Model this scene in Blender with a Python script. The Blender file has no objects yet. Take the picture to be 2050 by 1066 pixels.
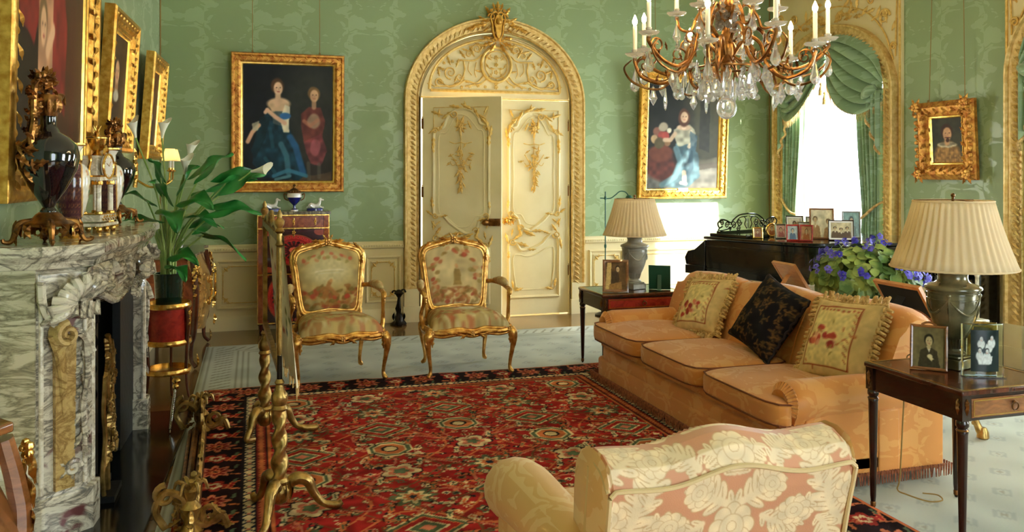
import bpy, math, random
import numpy as np
from mathutils import Vector, Matrix
PI = math.pi
rnd = random.Random(7)
nr = np.random.RandomState(5)
sc = bpy.context.scene
COL = sc.collection

# ---------------------------------------------------------------- camera, view, light
H = 1.55
YAW = math.radians(16.85)
cam_d = bpy.data.cameras.new('camera')
cam = bpy.data.objects.new('camera', cam_d)
COL.objects.link(cam)
cam.location = (0, 0, H)
cam.rotation_euler = (PI / 2, 0, -YAW)
cam_d.sensor_width = 36
cam_d.lens = 1700 / 2050 * 36
cam_d.shift_y = -(533 - 345) / 2050
cam_d.clip_start = 0.05
sc.camera = cam
sc.view_settings.view_transform = 'Standard'
sc.view_settings.look = 'None'
sc.view_settings.gamma = 1
sc.view_settings.use_curve_mapping = False
sc.view_settings.exposure = 0.6
sc.cycles.use_denoising = True
sc.cycles.max_bounces = 8
sc.cycles.diffuse_bounces = 4
sc.cycles.glossy_bounces = 4
sc.cycles.transmission_bounces = 6
sc.cycles.transparent_max_bounces = 12
sc.cycles.sample_clamp_indirect = 6

wd = bpy.data.worlds.new('sky')
sc.world = wd
wd.use_nodes = True
bg = wd.node_tree.nodes['Background']
bg.inputs[0].default_value = (0.80, 0.90, 1.0, 1)
bg.inputs[1].default_value = 6.0


def lamp(name, kind, loc, energy, color, rot=(0, 0, 0), size=None, size_y=None, radius=None, angle=None):
    d = bpy.data.lights.new(name, kind)
    d.energy = energy
    d.color = color
    if kind == 'AREA':
        d.shape = 'RECTANGLE'
        d.size = size
        d.size_y = size_y
    if radius is not None:
        d.shadow_soft_size = radius
    if angle is not None:
        d.angle = angle
    o = bpy.data.objects.new(name, d)
    COL.objects.link(o)
    o.location = loc
    o.rotation_euler = rot
    return o


# sunlight: comes through the right-hand windows, falls towards the back wall
sun_dir = Vector((-1.0, 1.08, -1.472 * math.tan(math.radians(26))))
sun = lamp('sun', 'SUN', (9, 3, 5), 17.0, (1.0, 0.95, 0.86), angle=math.radians(1.2))
sun.rotation_euler = sun_dir.to_track_quat('-Z', 'Y').to_euler()
DAY = (0.80, 0.92, 1.0)
# daylight outside each window of the right wall (area faces -X)
for i, (yc, w, e) in enumerate([(7.59, 1.5, 150), (4.40, 1.5, 620), (1.2, 1.5, 560)]):
    lamp('window_daylight', 'AREA', (6.55, yc, 1.75), e, DAY, (0, PI / 2, 0), 2.4, w)
# daylight from the windows behind the camera's end of the room
lamp('window_daylight', 'AREA', (2.6, -1.75, 1.9), 70, (0.90, 0.95, 1.0), (-PI / 2, PI, 0), 3.0, 2.2)

# ---------------------------------------------------------------- materials


def S(r, g, b, a=1.0):
    f = lambda c: (c / 255) / 12.92 if c / 255 <= 0.04045 else ((c / 255 + 0.055) / 1.055) ** 2.4
    return (f(r), f(g), f(b), a)


class NT:
    def __init__(s, name):
        s.m = bpy.data.materials.new(name)
        s.m.use_nodes = True
        s.t = s.m.node_tree
        s.b = s.t.nodes['Principled BSDF']

    def n(s, typ, ins=None, **props):
        nd = s.t.nodes.new(typ)
        for k, v in props.items():
            setattr(nd, k, v)
        for k, v in (ins or {}).items():
            if isinstance(v, bpy.types.NodeSocket):
                s.t.links.new(v, nd.inputs[k])
            else:
                nd.inputs[k].default_value = v
        return nd

    def math(s, op, a, b=0.0, c=0.0):
        return s.n('ShaderNodeMath', {0: a, 1: b, 2: c}, operation=op).outputs[0]

    def ramp(s, fac, stops, interp='LINEAR'):
        nd = s.n('ShaderNodeValToRGB', {0: fac})
        cr = nd.color_ramp
        cr.interpolation = interp
        while len(cr.elements) > 1:
            cr.elements.remove(cr.elements[-1])
        cr.elements[0].position = stops[0][0]
        cr.elements[0].color = stops[0][1]
        for p, c in stops[1:]:
            e = cr.elements.new(p)
            e.color = c
        return nd.outputs[0]

    def mix(s, fac, a, b, mode='MIX'):
        nd = s.n('ShaderNodeMix', None, data_type='RGBA', blend_type=mode)
        for k, v in ((0, fac), (6, a), (7, b)):
            if isinstance(v, bpy.types.NodeSocket):
                s.t.links.new(v, nd.inputs[k])
            else:
                nd.inputs[k].default_value = v
        return nd.outputs[2]

    def obj(s):
        return s.n('ShaderNodeTexCoord').outputs['Object']

    def noise(s, vec, scale, detail=3, dist=0.0, rough=0.5):
        return s.n('ShaderNodeTexNoise', {'Vector': vec, 'Scale': scale, 'Detail': detail, 'Distortion': dist, 'Roughness': rough}).outputs[0]

    def mapping(s, vec, scale=(1, 1, 1), rot=(0, 0, 0)):
        return s.n('ShaderNodeMapping', {'Vector': vec, 'Scale': scale, 'Rotation': rot}).outputs[0]

    def set(s, **k):
        for a, v in k.items():
            key = {'base': 'Base Color', 'rough': 'Roughness', 'metal': 'Metallic', 'coat': 'Coat Weight', 'trans': 'Transmission Weight',
                   'ior': 'IOR', 'emis': 'Emission Color', 'estr': 'Emission Strength', 'sheen': 'Sheen Weight', 'normal': 'Normal',
                   'alpha': 'Alpha', 'spec': 'Specular IOR Level', 'sss': 'Subsurface Weight'}[a]
            if isinstance(v, bpy.types.NodeSocket):
                s.t.links.new(v, s.b.inputs[key])
            else:
                s.b.inputs[key].default_value = v
        return s

    def bump(s, h, strength=0.3, dist=0.01):
        nd = s.n('ShaderNodeBump', {'Height': h, 'Strength': strength, 'Distance': dist})
        s.t.links.new(nd.outputs[0], s.b.inputs['Normal'])


def mat(name, base, rough=0.5, metal=0.0, second=None, nscale=8, bump=None, lo=0.4, hi=0.62, detail=4, stretch=(1, 1, 1), **k):
    t = NT(name)
    t.set(rough=rough, metal=metal, **k)
    if second is not None or bump:
        v = t.mapping(t.obj(), stretch)
        n = t.noise(v, nscale, detail)
        if second is not None:
            t.set(base=t.ramp(n, [(lo, base), (hi, second)]))
        else:
            t.set(base=base)
        if bump:
            t.bump(t.noise(v, bump[0], 3), bump[1], bump[2] if len(bump) > 2 else 0.005)
    else:
        t.set(base=base)
    return t.m


def damask(name, ground, figure, w, h, rough_g=0.55, rough_f=0.38, axis='wall', det=2.2, sheen=0.0, lines=None, thr=0.52, wob=1.25, nsc=2.6, sp=0.5):
    """a damask: a mirrored, brick-shifted leaf figure, woven by nodes"""
    t = NT(name)
    sep = t.n('ShaderNodeSeparateXYZ', {0: t.obj()})
    x, y, z = sep.outputs
    if axis == 'wall':
        u, v = t.math('ADD', x, y), z
    else:
        nx, ny, nz = t.n('ShaderNodeSeparateXYZ', {0: t.n('ShaderNodeTexCoord').outputs['Normal']}).outputs
        fx = t.math('GREATER_THAN', t.math('ABSOLUTE', nx), t.math('ABSOLUTE', ny))
        ft = t.math('GREATER_THAN', t.math('ABSOLUTE', nz), 0.75)
        side = t.math('ADD', t.math('MULTIPLY', y, fx), t.math('MULTIPLY', x, t.math('SUBTRACT', 1.0, fx)))
        u = t.math('ADD', t.math('MULTIPLY', y, ft), t.math('MULTIPLY', side, t.math('SUBTRACT', 1.0, ft)))
        v = t.math('ADD', t.math('MULTIPLY', x, ft), t.math('MULTIPLY', z, t.math('SUBTRACT', 1.0, ft)))
    colm = t.math('FLOORED_MODULO', t.math('FLOOR', t.math('DIVIDE', u, w)), 2.0)
    v2 = t.math('ADD', v, t.math('MULTIPLY', colm, h / 2))
    uu = t.math('PINGPONG', u, w / 2)
    ang = t.math('MULTIPLY', v2, 2 * PI / h)
    R = h / (2 * PI) * 1.6
    vec = t.n('ShaderNodeCombineXYZ', {0: uu, 1: t.math('MULTIPLY', t.math('COSINE', ang), R), 2: t.math('MULTIPLY', t.math('SINE', ang), R)}).outputs[0]
    n1 = t.noise(vec, nsc / w, det, 0.9, 0.55)
    lat = t.math('MULTIPLY', t.math('SUBTRACT', t.math('COSINE', t.math('MULTIPLY', uu, 2 * PI / w)), t.math('COSINE', ang)), 0.055)
    f = t.math('ADD', t.math('MULTIPLY', t.math('SUBTRACT', n1, 0.5), wob), t.math('ADD', lat, 0.5))
    # small lobes bite the edges into leaves
    vo = t.n('ShaderNodeTexVoronoi', {'Vector': vec, 'Scale': nsc * 3.4 / w}).outputs[0]
    f = t.math('ADD', f, t.math('MULTIPLY', t.math('SUBTRACT', 0.4, vo), 0.10))
    mask = t.math('MULTIPLY', t.math('SUBTRACT', f, thr), 40.0)
    mask = t.n('ShaderNodeClamp', {0: mask}).outputs[0]
    col = t.mix(mask, ground, figure)
    if lines is not None:
        vein = t.math('ABSOLUTE', t.math('SUBTRACT', t.math('FRACT', t.math('MULTIPLY', f, 9.0)), 0.5))
        vm = t.n('ShaderNodeClamp', {0: t.math('MULTIPLY', t.math('SUBTRACT', 0.10, vein), 14.0)}).outputs[0]
        col = t.mix(t.math('MULTIPLY', vm, t.math('MULTIPLY', mask, 0.6)), col, lines)
    t.set(base=col, rough=t.math('ADD', rough_g, t.math('MULTIPLY', mask, rough_f - rough_g)), sheen=sheen, spec=sp)
    t.bump(t.noise(t.obj(), 220, 2), 0.12, 0.002)
    return t.m


def vcol(name, rough=0.6, bump=(300, 0.1), spec=0.4, coat=0.0, sheen=0.0):
    t = NT(name)
    a = t.n('ShaderNodeAttribute', None, attribute_name='Col')
    t.set(base=a.outputs[0], rough=rough, spec=spec, coat=coat, sheen=sheen)
    if bump:
        t.bump(t.noise(t.obj(), bump[0], 2), bump[1], 0.004)
    return t.m


M = {}
M['wall_damask'] = damask('green_silk_damask', S(140, 160, 112), S(154, 174, 128), 0.46, 0.78, 0.55, 0.36, sheen=0.2)
M['cream'] = mat('cream_paint', S(234, 218, 170), 0.42, second=S(224, 206, 154), nscale=2)
M['cream_shade'] = mat('cream_panel', S(228, 210, 158), 0.45)
M['ceiling'] = mat('ceiling_plaster', S(214, 204, 170), 0.8)


def gold(name, a, b, bs=55, bstr=0.5, rough=0.36, metal=0.85):
    t = NT(name)
    o = t.obj()
    n = t.noise(o, 24, 4)
    t.set(base=t.ramp(n, [(0.35, a), (0.65, b)]), rough=rough, metal=metal)
    t.bump(t.noise(o, bs, 3), bstr, 0.006)
    return t.m


M['gilt'] = gold('carved_gilt', S(186, 134, 50), S(228, 182, 92))
M['gilt_arch'] = gold('pale_carved_gilt', S(202, 164, 92), S(232, 204, 138), 60, 0.5, 0.45, 0.45)
M['gilt_chair'] = gold('aged_gilt', S(166, 112, 48), S(224, 178, 96), 40, 0.5, 0.32, 0.85)
M['gilt_smooth'] = gold('burnished_gilt', S(226, 178, 80), S(246, 210, 120), 20, 0.12, 0.26)
M['gilt_red'] = gold('worn_gilt', S(176, 104, 42), S(226, 172, 84), 80, 0.7, 0.42, 0.7)
M['gilt_pale'] = gold('gilt_paint', S(214, 172, 84), S(238, 206, 128), 70, 0.3, 0.5, 0.4)
M['ormolu'] = gold('ormolu', S(196, 142, 60), S(236, 196, 110), 60, 0.3, 0.24, 0.95)
M['bronze'] = gold('aged_bronze', S(98, 62, 30), S(174, 122, 64), 60, 0.3, 0.3, 0.9)
M['antique_gold'] = gold('antique_gold', S(136, 108, 58), S(196, 162, 96), 60, 0.35, 0.33, 0.85)
M['dark_bronze'] = mat('dark_bronze', S(40, 34, 26), 0.35, 0.8)
M['iron'] = mat('black_iron', S(22, 24, 26), 0.5, 0.4, bump=(40, 0.3))
M['steel'] = mat('polished_steel', S(190, 188, 180), 0.2, 1.0)
M['brass'] = mat('brass', S(200, 160, 84), 0.25, 1.0)
M['brown_brass'] = mat('dark_brass', S(120, 82, 44), 0.32, 0.9)
M['black_lacquer'] = mat('black_piano_lacquer', S(12, 14, 13), 0.12, 0.0, coat=0.6)
M['black'] = mat('black_cloth', S(14, 16, 24), 0.7)
M['white'] = mat('white_card', S(238, 236, 228), 0.6)
M['soot'] = mat('sooty_iron', S(16, 20, 22), 0.45, 0.2, bump=(30, 0.4))
M['hearth'] = mat('black_hearth_slate', S(12, 15, 16), 0.14, 0.0)


def marble(name, base, veins, s=2.0, stretch=(1, 1, 1), dark=S(70, 70, 66), blotch=None, dw=0.035, blo=0.60):
    t = NT(name)
    v = t.mapping(t.obj(), stretch)
    n = t.noise(v, s, 6, 1.6, 0.6)
    w = t.math('ABSOLUTE', t.math('SUBTRACT', n, 0.5))
    col = t.ramp(w, [(0.0, dark), (dw, veins), (dw * 2.2, base), (1.0, base)])
    n3 = t.noise(v, s * 2.7, 5, 1.0)
    w3 = t.math('ABSOLUTE', t.math('SUBTRACT', n3, 0.47))
    col = t.mix(t.n('ShaderNodeClamp', {0: t.math('MULTIPLY', t.math('SUBTRACT', 0.03, w3), 24)}).outputs[0], col, veins)
    if blotch:
        n2 = t.noise(v, s * 1.1, 3, 0.6)
        col = t.mix(t.n('ShaderNodeClamp', {0: t.math('MULTIPLY', t.math('SUBTRACT', n2, blo), 18)}).outputs[0], col, blotch)
    t.set(base=col, rough=0.16, coat=0.25)
    return t.m


M['marble'] = marble('veined_marble', S(222, 216, 196), S(178, 168, 148), 3.4, (1.2, 1.2, 2.4), S(110, 108, 100), S(112, 66, 66), blo=0.64)
M['marble_slab'] = marble('veined_marble_slab', S(208, 202, 172), S(168, 162, 132), 3.2, (0.8, 0.8, 3.4), S(122, 118, 94), S(236, 232, 212), blo=0.58)
M['marble_ochre'] = marble('ochre_marble', S(196, 168, 108), S(170, 140, 84), 5, (1, 1, 1.6), S(140, 112, 66))
M['marble_white'] = marble('white_marble', S(240, 234, 216), S(214, 204, 180), 6, (1, 1, 1), S(190, 180, 156))
M['marble_top'] = marble('grey_marble_top', S(150, 138, 112), S(110, 96, 76), 6, (1, 1, 1), S(80, 70, 60))


def wood(name, a, b, s=3.0, stretch=(1, 1, 14), rough=0.22, coat=0.35):
    t = NT(name)
    v = t.mapping(t.obj(), stretch)
    n = t.noise(v, s, 5, 1.2, 0.6)
    t.set(base=t.ramp(n, [(0.3, a), (0.7, b)]), rough=rough, coat=coat)
    return t.m


M['mahogany'] = wood('mahogany', S(50, 22, 14), S(96, 44, 24), 2, (14, 2, 2))
M['mahogany_dark'] = wood('dark_mahogany', S(26, 12, 9), S(54, 26, 16), 2, (2, 2, 10))
M['walnut'] = wood('walnut', S(104, 62, 32), S(150, 96, 50), 3, (3, 3, 10))
M['light_wood'] = wood('light_wood', S(176, 112, 62), S(204, 142, 86), 3, (2, 12, 2))
M['red_marquetry'] = wood('red_marquetry', S(116, 22, 20), S(168, 44, 34), 5, (3, 3, 3), 0.2)
M['dark_marquetry'] = wood('dark_marquetry', S(42, 16, 16), S(76, 26, 22), 5, (3, 3, 3), 0.2)
M['brown_marquetry'] = wood('brown_marquetry', S(108, 46, 26), S(164, 84, 46), 4, (4, 4, 4), 0.2)
M['tan_marquetry'] = wood('tan_marquetry', S(146, 100, 48), S(190, 146, 78), 4, (3, 3, 6), 0.2)


def parquet():
    t = NT('parquet')
    br = t.n('ShaderNodeTexBrick', {'Vector': t.mapping(t.obj(), (1, 1, 1)), 'Color1': S(124, 90, 50), 'Color2': S(100, 72, 40), 'Mortar': S(44, 30, 18),
                                    'Scale': 1.0, 'Mortar Size': 0.003, 'Brick Width': 1.1, 'Row Height': 0.12})
    n = t.noise(t.mapping(t.obj(), (2, 30, 1)), 3, 4)
    t.set(base=t.mix(t.math('MULTIPLY', n, 0.45), br.outputs[0], S(132, 104, 62), 'MIX'), rough=0.16, coat=0.3)
    return t.m


M['parquet'] = parquet()
M['canvas'] = vcol('oil_painting', 0.5, (180, 0.08), 0.22)
M['photo'] = vcol('photographic_print', 0.25, None)
M['tapestry'] = vcol('tapestry', 0.85, (260, 0.35), 0.15)
M['rug'] = vcol('wool_rug', 0.95, (400, 0.5), 0.05)
M['needlepoint'] = vcol('needlepoint', 0.85, (300, 0.35), 0.15)
M['porcelain_paint'] = vcol('painted_porcelain', 0.1, None, 0.6, 0.5)
M['marquetry_paint'] = vcol('inlaid_marquetry', 0.2, None, 0.5, 0.4)
M['sofa'] = damask('apricot_damask', S(208, 136, 62), S(216, 152, 80), 0.3, 0.5, 0.5, 0.34, 'top', sheen=0.25, sp=0.4)
M['piping'] = mat('brown_piping', S(120, 62, 28), 0.7)
M['armchair'] = damask('cream_and_coral_damask', S(212, 134, 98), S(226, 200, 150), 0.40, 0.56, 0.55, 0.36, 'wall', det=3.0, sheen=0.2, lines=S(190, 150, 100), thr=0.485, wob=1.5, nsc=3.0, sp=0.4)
M['armchair_plain'] = damask('cream_gold_damask', S(228, 182, 120), S(236, 200, 148), 0.32, 0.46, 0.5, 0.36, 'top', sheen=0.25, sp=0.4)
M['armchair_piping'] = mat('cream_piping', S(214, 186, 136), 0.7)
M['fringe'] = mat('coral_fringe', S(172, 104, 70), 0.9, second=S(120, 70, 50), nscale=60)
M['fringe_dark'] = mat('fringe', S(120, 90, 60), 0.9, second=S(60, 50, 40), nscale=60)
M['tassel'] = mat('gold_cord_fringe', S(222, 190, 130), 0.85, second=S(178, 140, 84), nscale=50)
M['curtain'] = damask('green_silk_curtain', S(130, 160, 122), S(150, 180, 146), 0.4, 0.6, 0.5, 0.36, sheen=0.3)
M['blue_swag'] = mat('blue_grey_silk', S(120, 150, 160), 0.5, second=S(170, 120, 110), nscale=6, lo=0.5, hi=0.7)
M['shade'] = None


def shade_mat():
    t = NT('pleated_silk_shade')
    t.set(base=S(244, 228, 196), rough=0.8)
    tr = t.n('ShaderNodeBsdfTranslucent', {0: S(252, 234, 196)})
    mx = t.n('ShaderNodeMixShader', {0: 0.5, 1: t.b.outputs[0], 2: tr.outputs[0]})
    t.t.links.new(mx.outputs[0], t.t.nodes['Material Output'].inputs[0])
    return t.m


M['shade'] = shade_mat()
M['stone_grey'] = mat('grey_stone', S(156, 154, 142), 0.28, second=S(132, 130, 118), nscale=12, coat=0.3)
M['green_bronze'] = mat('green_bronze_glaze', S(78, 76, 54), 0.2, 0.2, second=S(116, 108, 78), nscale=9, coat=0.6)
M['cobalt'] = mat('black_blue_glaze', S(6, 8, 20), 0.05, 0.0, coat=1.0)
M['blue_glaze'] = mat('blue_glaze', S(20, 28, 110), 0.08, coat=1.0)
M['white_glaze'] = mat('white_glaze', S(236, 232, 222), 0.1, coat=1.0)
M['candle'] = mat('candle_wax', S(244, 236, 214), 0.5)
M['leaf'] = mat('arum_leaf', S(30, 108, 44), 0.3, second=S(52, 140, 62), nscale=7)
M['stem'] = mat('pale_stem', S(126, 160, 74), 0.4, second=S(168, 186, 104), nscale=9)
M['petal'] = mat('white_petal', S(238, 238, 214), 0.4)
M['spadix'] = mat('yellow_spadix', S(226, 190, 60), 0.6)
M['foliage'] = mat('hydrangea_leaf', S(70, 104, 42), 0.5, second=S(150, 168, 84), nscale=9)
M['blue_petal'] = mat('blue_petal', S(52, 44, 176), 0.5, second=S(112, 104, 214), nscale=14)
M['pot'] = mat('dark_green_glaze', S(12, 48, 40), 0.12, coat=0.8)
M['green_leather'] = mat('green_leather', S(16, 78, 60), 0.45)
M['cord'] = mat('gold_cord', S(150, 120, 60), 0.7)


def glass(name, col=(1, 1, 1, 1), rough=0.0, ior=1.5):
    t = NT(name)
    t.set(base=col, rough=rough, trans=1.0, ior=ior)
    return t.m


M['crystal'] = glass('crystal', (1, 0.99, 0.96, 1), 0.0, 1.55)
_t = M['crystal'].node_tree
_m, _d = _t.nodes.new('ShaderNodeMixShader'), _t.nodes.new('ShaderNodeBsdfTranslucent')
_m.inputs[0].default_value = 0.22  # white translucency mixed in, standing in for light the crystals would catch
_d.inputs[0].default_value = (1, 1, 1, 1)
_t.links.new(_t.nodes['Principled BSDF'].outputs[0], _m.inputs[1])
_t.links.new(_d.outputs[0], _m.inputs[2])
_t.links.new(_m.outputs[0], _t.nodes['Material Output'].inputs[0])
M['edge_glass'] = glass('thick_glass', (0.80, 0.95, 0.92, 1), 0.0, 1.45)


def thin_glass():
    t = NT('window_glass')
    tr = t.n('ShaderNodeBsdfTransparent', {0: (1, 1, 1, 1)})
    gl = t.n('ShaderNodeBsdfGlossy', {0: (1, 1, 1, 1), 1: 0.02})
    mx = t.n('ShaderNodeMixShader', {0: 0.06, 1: tr.outputs[0], 2: gl.outputs[0]})
    t.t.links.new(mx.outputs[0], t.t.nodes['Material Output'].inputs[0])
    return t.m


M['glass'] = thin_glass()


def sheer():
    t = NT('added_sun_diffuser')  # cloth of the added window sheets that diffuse the sun
    tr = t.n('ShaderNodeBsdfTranslucent', {0: (0.9, 0.9, 0.88, 1)})
    df = t.n('ShaderNodeBsdfDiffuse', {0: (0.9, 0.9, 0.88, 1)})
    mx = t.n('ShaderNodeMixShader', {0: 0.3, 1: tr.outputs[0], 2: df.outputs[0]})
    t.t.links.new(mx.outputs[0], t.t.nodes['Material Output'].inputs[0])
    return t.m


M['sheer'] = sheer()
fl = NT('bulb_glow')
fl.set(base=(1, 0.8, 0.5, 1), emis=(1.0, 0.72, 0.36, 1), estr=160.0)
M['flame'] = fl.m

# ---------------------------------------------------------------- mesh builder


def crv(pts, n=8, closed=False):
    """Catmull-Rom through the points"""
    P = [np.array(p, float) for p in pts]
    out = []
    N = len(P)
    rng = range(N if closed else N - 1)
    for i in rng:
        if closed:
            a, b, c, d = P[(i - 1) % N], P[i], P[(i + 1) % N], P[(i + 2) % N]
        else:
            b, c = P[i], P[i + 1]
            a = P[i - 1] if i > 0 else 2 * b - c
            d = P[i + 2] if i + 2 < N else 2 * c - b
        for k in range(n):
            t = k / n
            out.append(0.5 * (2 * b + (c - a) * t + (2 * a - 5 * b + 4 * c - d) * t * t + (3 * b - a - 3 * c + d) * t ** 3))
    if not closed:
        out.append(P[-1])
    return out


def lerp(vals, n):
    return list(np.interp(np.linspace(0, 1, n), np.linspace(0, 1, len(vals)), vals))


class MB:
    def __init__(s):
        s.v = []
        s.f = []

    def add(s, vs, fs):
        o = len(s.v)
        s.v.extend([tuple(map(float, p)) for p in vs])
        s.f.extend([tuple(i + o for i in f) for f in fs])
        return s

    def box(s, c, size, rz=0.0, taper=1.0):
        x, y, z = [q / 2 for q in size]
        vs = []
        for k, (sx, sy, sz) in enumerate([(-1, -1, -1), (1, -1, -1), (1, 1, -1), (-1, 1, -1), (-1, -1, 1), (1, -1, 1), (1, 1, 1), (-1, 1, 1)]):
            t = taper if sz < 0 else 1.0
            px, py = sx * x * t, sy * y * t
            vs.append((c[0] + px * math.cos(rz) - py * math.sin(rz), c[1] + px * math.sin(rz) + py * math.cos(rz), c[2] + sz * z))
        return s.add(vs, [(0, 3, 2, 1), (4, 5, 6, 7), (0, 1, 5, 4), (1, 2, 6, 5), (2, 3, 7, 6), (3, 0, 4, 7)])

    def bx(s, x0, x1, y0, y1, z0, z1):
        return s.box(((x0 + x1) / 2, (y0 + y1) / 2, (z0 + z1) / 2), (x1 - x0, y1 - y0, z1 - z0))

    def tube(s, pts, r, n=8, closed=False, flat=1.0, up=None, caps=True):
        P = np.array([tuple(p) for p in pts], float)
        N = len(P)
        R = lerp(r, N) if isinstance(r, (list, tuple)) else [r] * N
        if closed:
            T = np.roll(P, -1, 0) - np.roll(P, 1, 0)
        else:
            T = np.gradient(P, axis=0) if N > 1 else np.array([[0, 0, 1.0]])
        T /= (np.linalg.norm(T, axis=1)[:, None] + 1e-12)
        ref = np.array(up, float) if up is not None else (np.array([0, 0, 1.0]) if abs(T[0][2]) < 0.9 else np.array([1.0, 0, 0]))
        vs = []
        A = ref
        for i in range(N):
            A = A - T[i] * A.dot(T[i]) if up is None else ref - T[i] * ref.dot(T[i])
            ln = np.linalg.norm(A)
            if ln < 1e-6:
                A = np.cross(T[i], [0.3, 0.5, 0.8])
                ln = np.linalg.norm(A)
            A = A / ln
            B = np.cross(T[i], A)
            for k in range(n):
                a = 2 * PI * k / n
                vs.append(P[i] + R[i] * (math.cos(a) * A * flat + math.sin(a) * B))
        fs = []
        for i in range(N if closed else N - 1):
            j = (i + 1) % N
            for k in range(n):
                l = (k + 1) % n
                fs.append((i * n + k, i * n + l, j * n + l, j * n + k))
        if caps and not closed:
            fs.append(tuple(range(n - 1, -1, -1)))
            fs.append(tuple((N - 1) * n + k for k in range(n)))
        return s.add(vs, fs)

    def lathe(s, prof, n=24, c=(0, 0, 0), sq=1.0, fn=None, square=False):
        vs = []
        for r, z in prof:
            for k in range(n):
                a = 2 * PI * k / n + (PI / n if square else 0)
                rr = fn(r, z, a) if fn else r
                vs.append((c[0] + rr * math.cos(a), c[1] + rr * math.sin(a) * sq, c[2] + z))
        fs = []
        m = len(prof)
        for i in range(m - 1):
            for k in range(n):
                l = (k + 1) % n
                fs.append((i * n + k, i * n + l, (i + 1) * n + l, (i + 1) * n + k))
        fs.append(tuple(range(n - 1, -1, -1)))
        fs.append(tuple((m - 1) * n + k for k in range(n)))
        return s.add(vs, fs)

    def ball(s, c, r, n=8, m=5, sc3=(1, 1, 1), ax=None):
        vs, fs = [], []
        for i in range(m + 1):
            p = PI * i / m
            for k in range(n):
                a = 2 * PI * k / n
                q = np.array([math.sin(p) * math.cos(a) * sc3[0], math.sin(p) * math.sin(a) * sc3[1], math.cos(p) * sc3[2]]) * r
                if ax is not None:
                    q = ax[0] * q[0] + ax[1] * q[1] + ax[2] * q[2]
                vs.append(np.array(c) + q)
        for i in range(m):
            for k in range(n):
                l = (k + 1) % n
                fs.append((i * n + k, (i + 1) * n + k, (i + 1) * n + l, i * n + l))
        return s.add(vs, fs)

    def sqbox(s, c, h, p=5.0, n=8, crown=0.0, fn=None, rz=0.0):
        """soft box: a superellipsoid with half sizes h"""
        vs, fs = [], []
        for ax in range(3):
            for sg in (-1, 1):
                o = len(vs)
                for i in range(n + 1):
                    for j in range(n + 1):
                        a, b = 2 * i / n - 1, 2 * j / n - 1
                        a, b = math.sin(a * PI / 2) * .55 + a * .45, math.sin(b * PI / 2) * .55 + b * .45
                        q = [0, 0, 0]
                        q[ax] = sg
                        q[(ax + 1) % 3] = a
                        q[(ax + 2) % 3] = b
                        q = np.array(q, float)
                        q /= (np.abs(q) ** p).sum() ** (1 / p)
                        w = np.array([q[0] * h[0], q[1] * h[1], q[2] * h[2] * (1 + crown * (1 - q[0] ** 2) * (1 - q[1] ** 2))])
                        if fn:
                            w = np.array(fn(w[0], w[1], w[2]))
                        x = w[0] * math.cos(rz) - w[1] * math.sin(rz)
                        y = w[0] * math.sin(rz) + w[1] * math.cos(rz)
                        vs.append((c[0] + x, c[1] + y, c[2] + w[2]))
                for i in range(n):
                    for j in range(n):
                        a0 = o + i * (n + 1) + j
                        q4 = (a0, a0 + n + 1, a0 + n + 2, a0 + 1)
                        fs.append(q4 if sg > 0 else q4[::-1])
        return s.add(vs, fs)

    def prism(s, poly, f0, f1):
        """extrude the outline between two placings: f(u, v) -> xyz"""
        n = len(poly)
        vs = [f0(*p) for p in poly] + [f1(*p) for p in poly]
        fs = [tuple(range(n - 1, -1, -1)), tuple(range(n, 2 * n))]
        for i in range(n):
            j = (i + 1) % n
            fs.append((i, j, n + j, n + i))
        return s.add(vs, fs)

    def frame(s, w, h, prof, pl, closed_back=True):
        """mitred rectangular frame, prof = (inset, height) outside to inside"""
        vs = []
        for d, z in prof:
            for sx, sy in ((-1, -1), (1, -1), (1, 1), (-1, 1)):
                vs.append(pl(sx * (w / 2 - d), sy * (h / 2 - d), z))
        fs = []
        m = len(prof)
        for i in range(m):
            j = (i + 1) % m
            if j == 0 and not closed_back:
                continue
            for k in range(4):
                l = (k + 1) % 4
                fs.append((i * 4 + k, i * 4 + l, j * 4 + l, j * 4 + k))
        return s.add(vs, fs)

    def sweep(s, path, prof, pl, closed=False):
        """sweep prof (offset to the left of the path, height) along a 2D path"""
        P = np.array(path, float)
        N = len(P)
        if closed:
            T = np.roll(P, -1, 0) - np.roll(P, 1, 0)
        else:
            T = np.gradient(P, axis=0)
        T /= np.linalg.norm(T, axis=1)[:, None] + 1e-12
        Nn = np.stack([-T[:, 1], T[:, 0]], 1)
        vs = []
        for i in range(N):
            for d, z in prof:
                q = P[i] + Nn[i] * d
                vs.append(pl(q[0], q[1], z))
        m = len(prof)
        fs = []
        for i in range(N if closed else N - 1):
            j = (i + 1) % N
            for k in range(m - 1):
                fs.append((i * m + k, j * m + k, j * m + k + 1, i * m + k + 1))
        if not closed:
            fs += [tuple(range(m)), tuple((N - 1) * m + k for k in range(m - 1, -1, -1))]
        return s.add(vs, fs)


def finish(me, ang=40):
    me.validate()
    me.update()
    me.shade_smooth()
    if ang:
        me.set_sharp_from_angle(angle=math.radians(ang))


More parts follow.
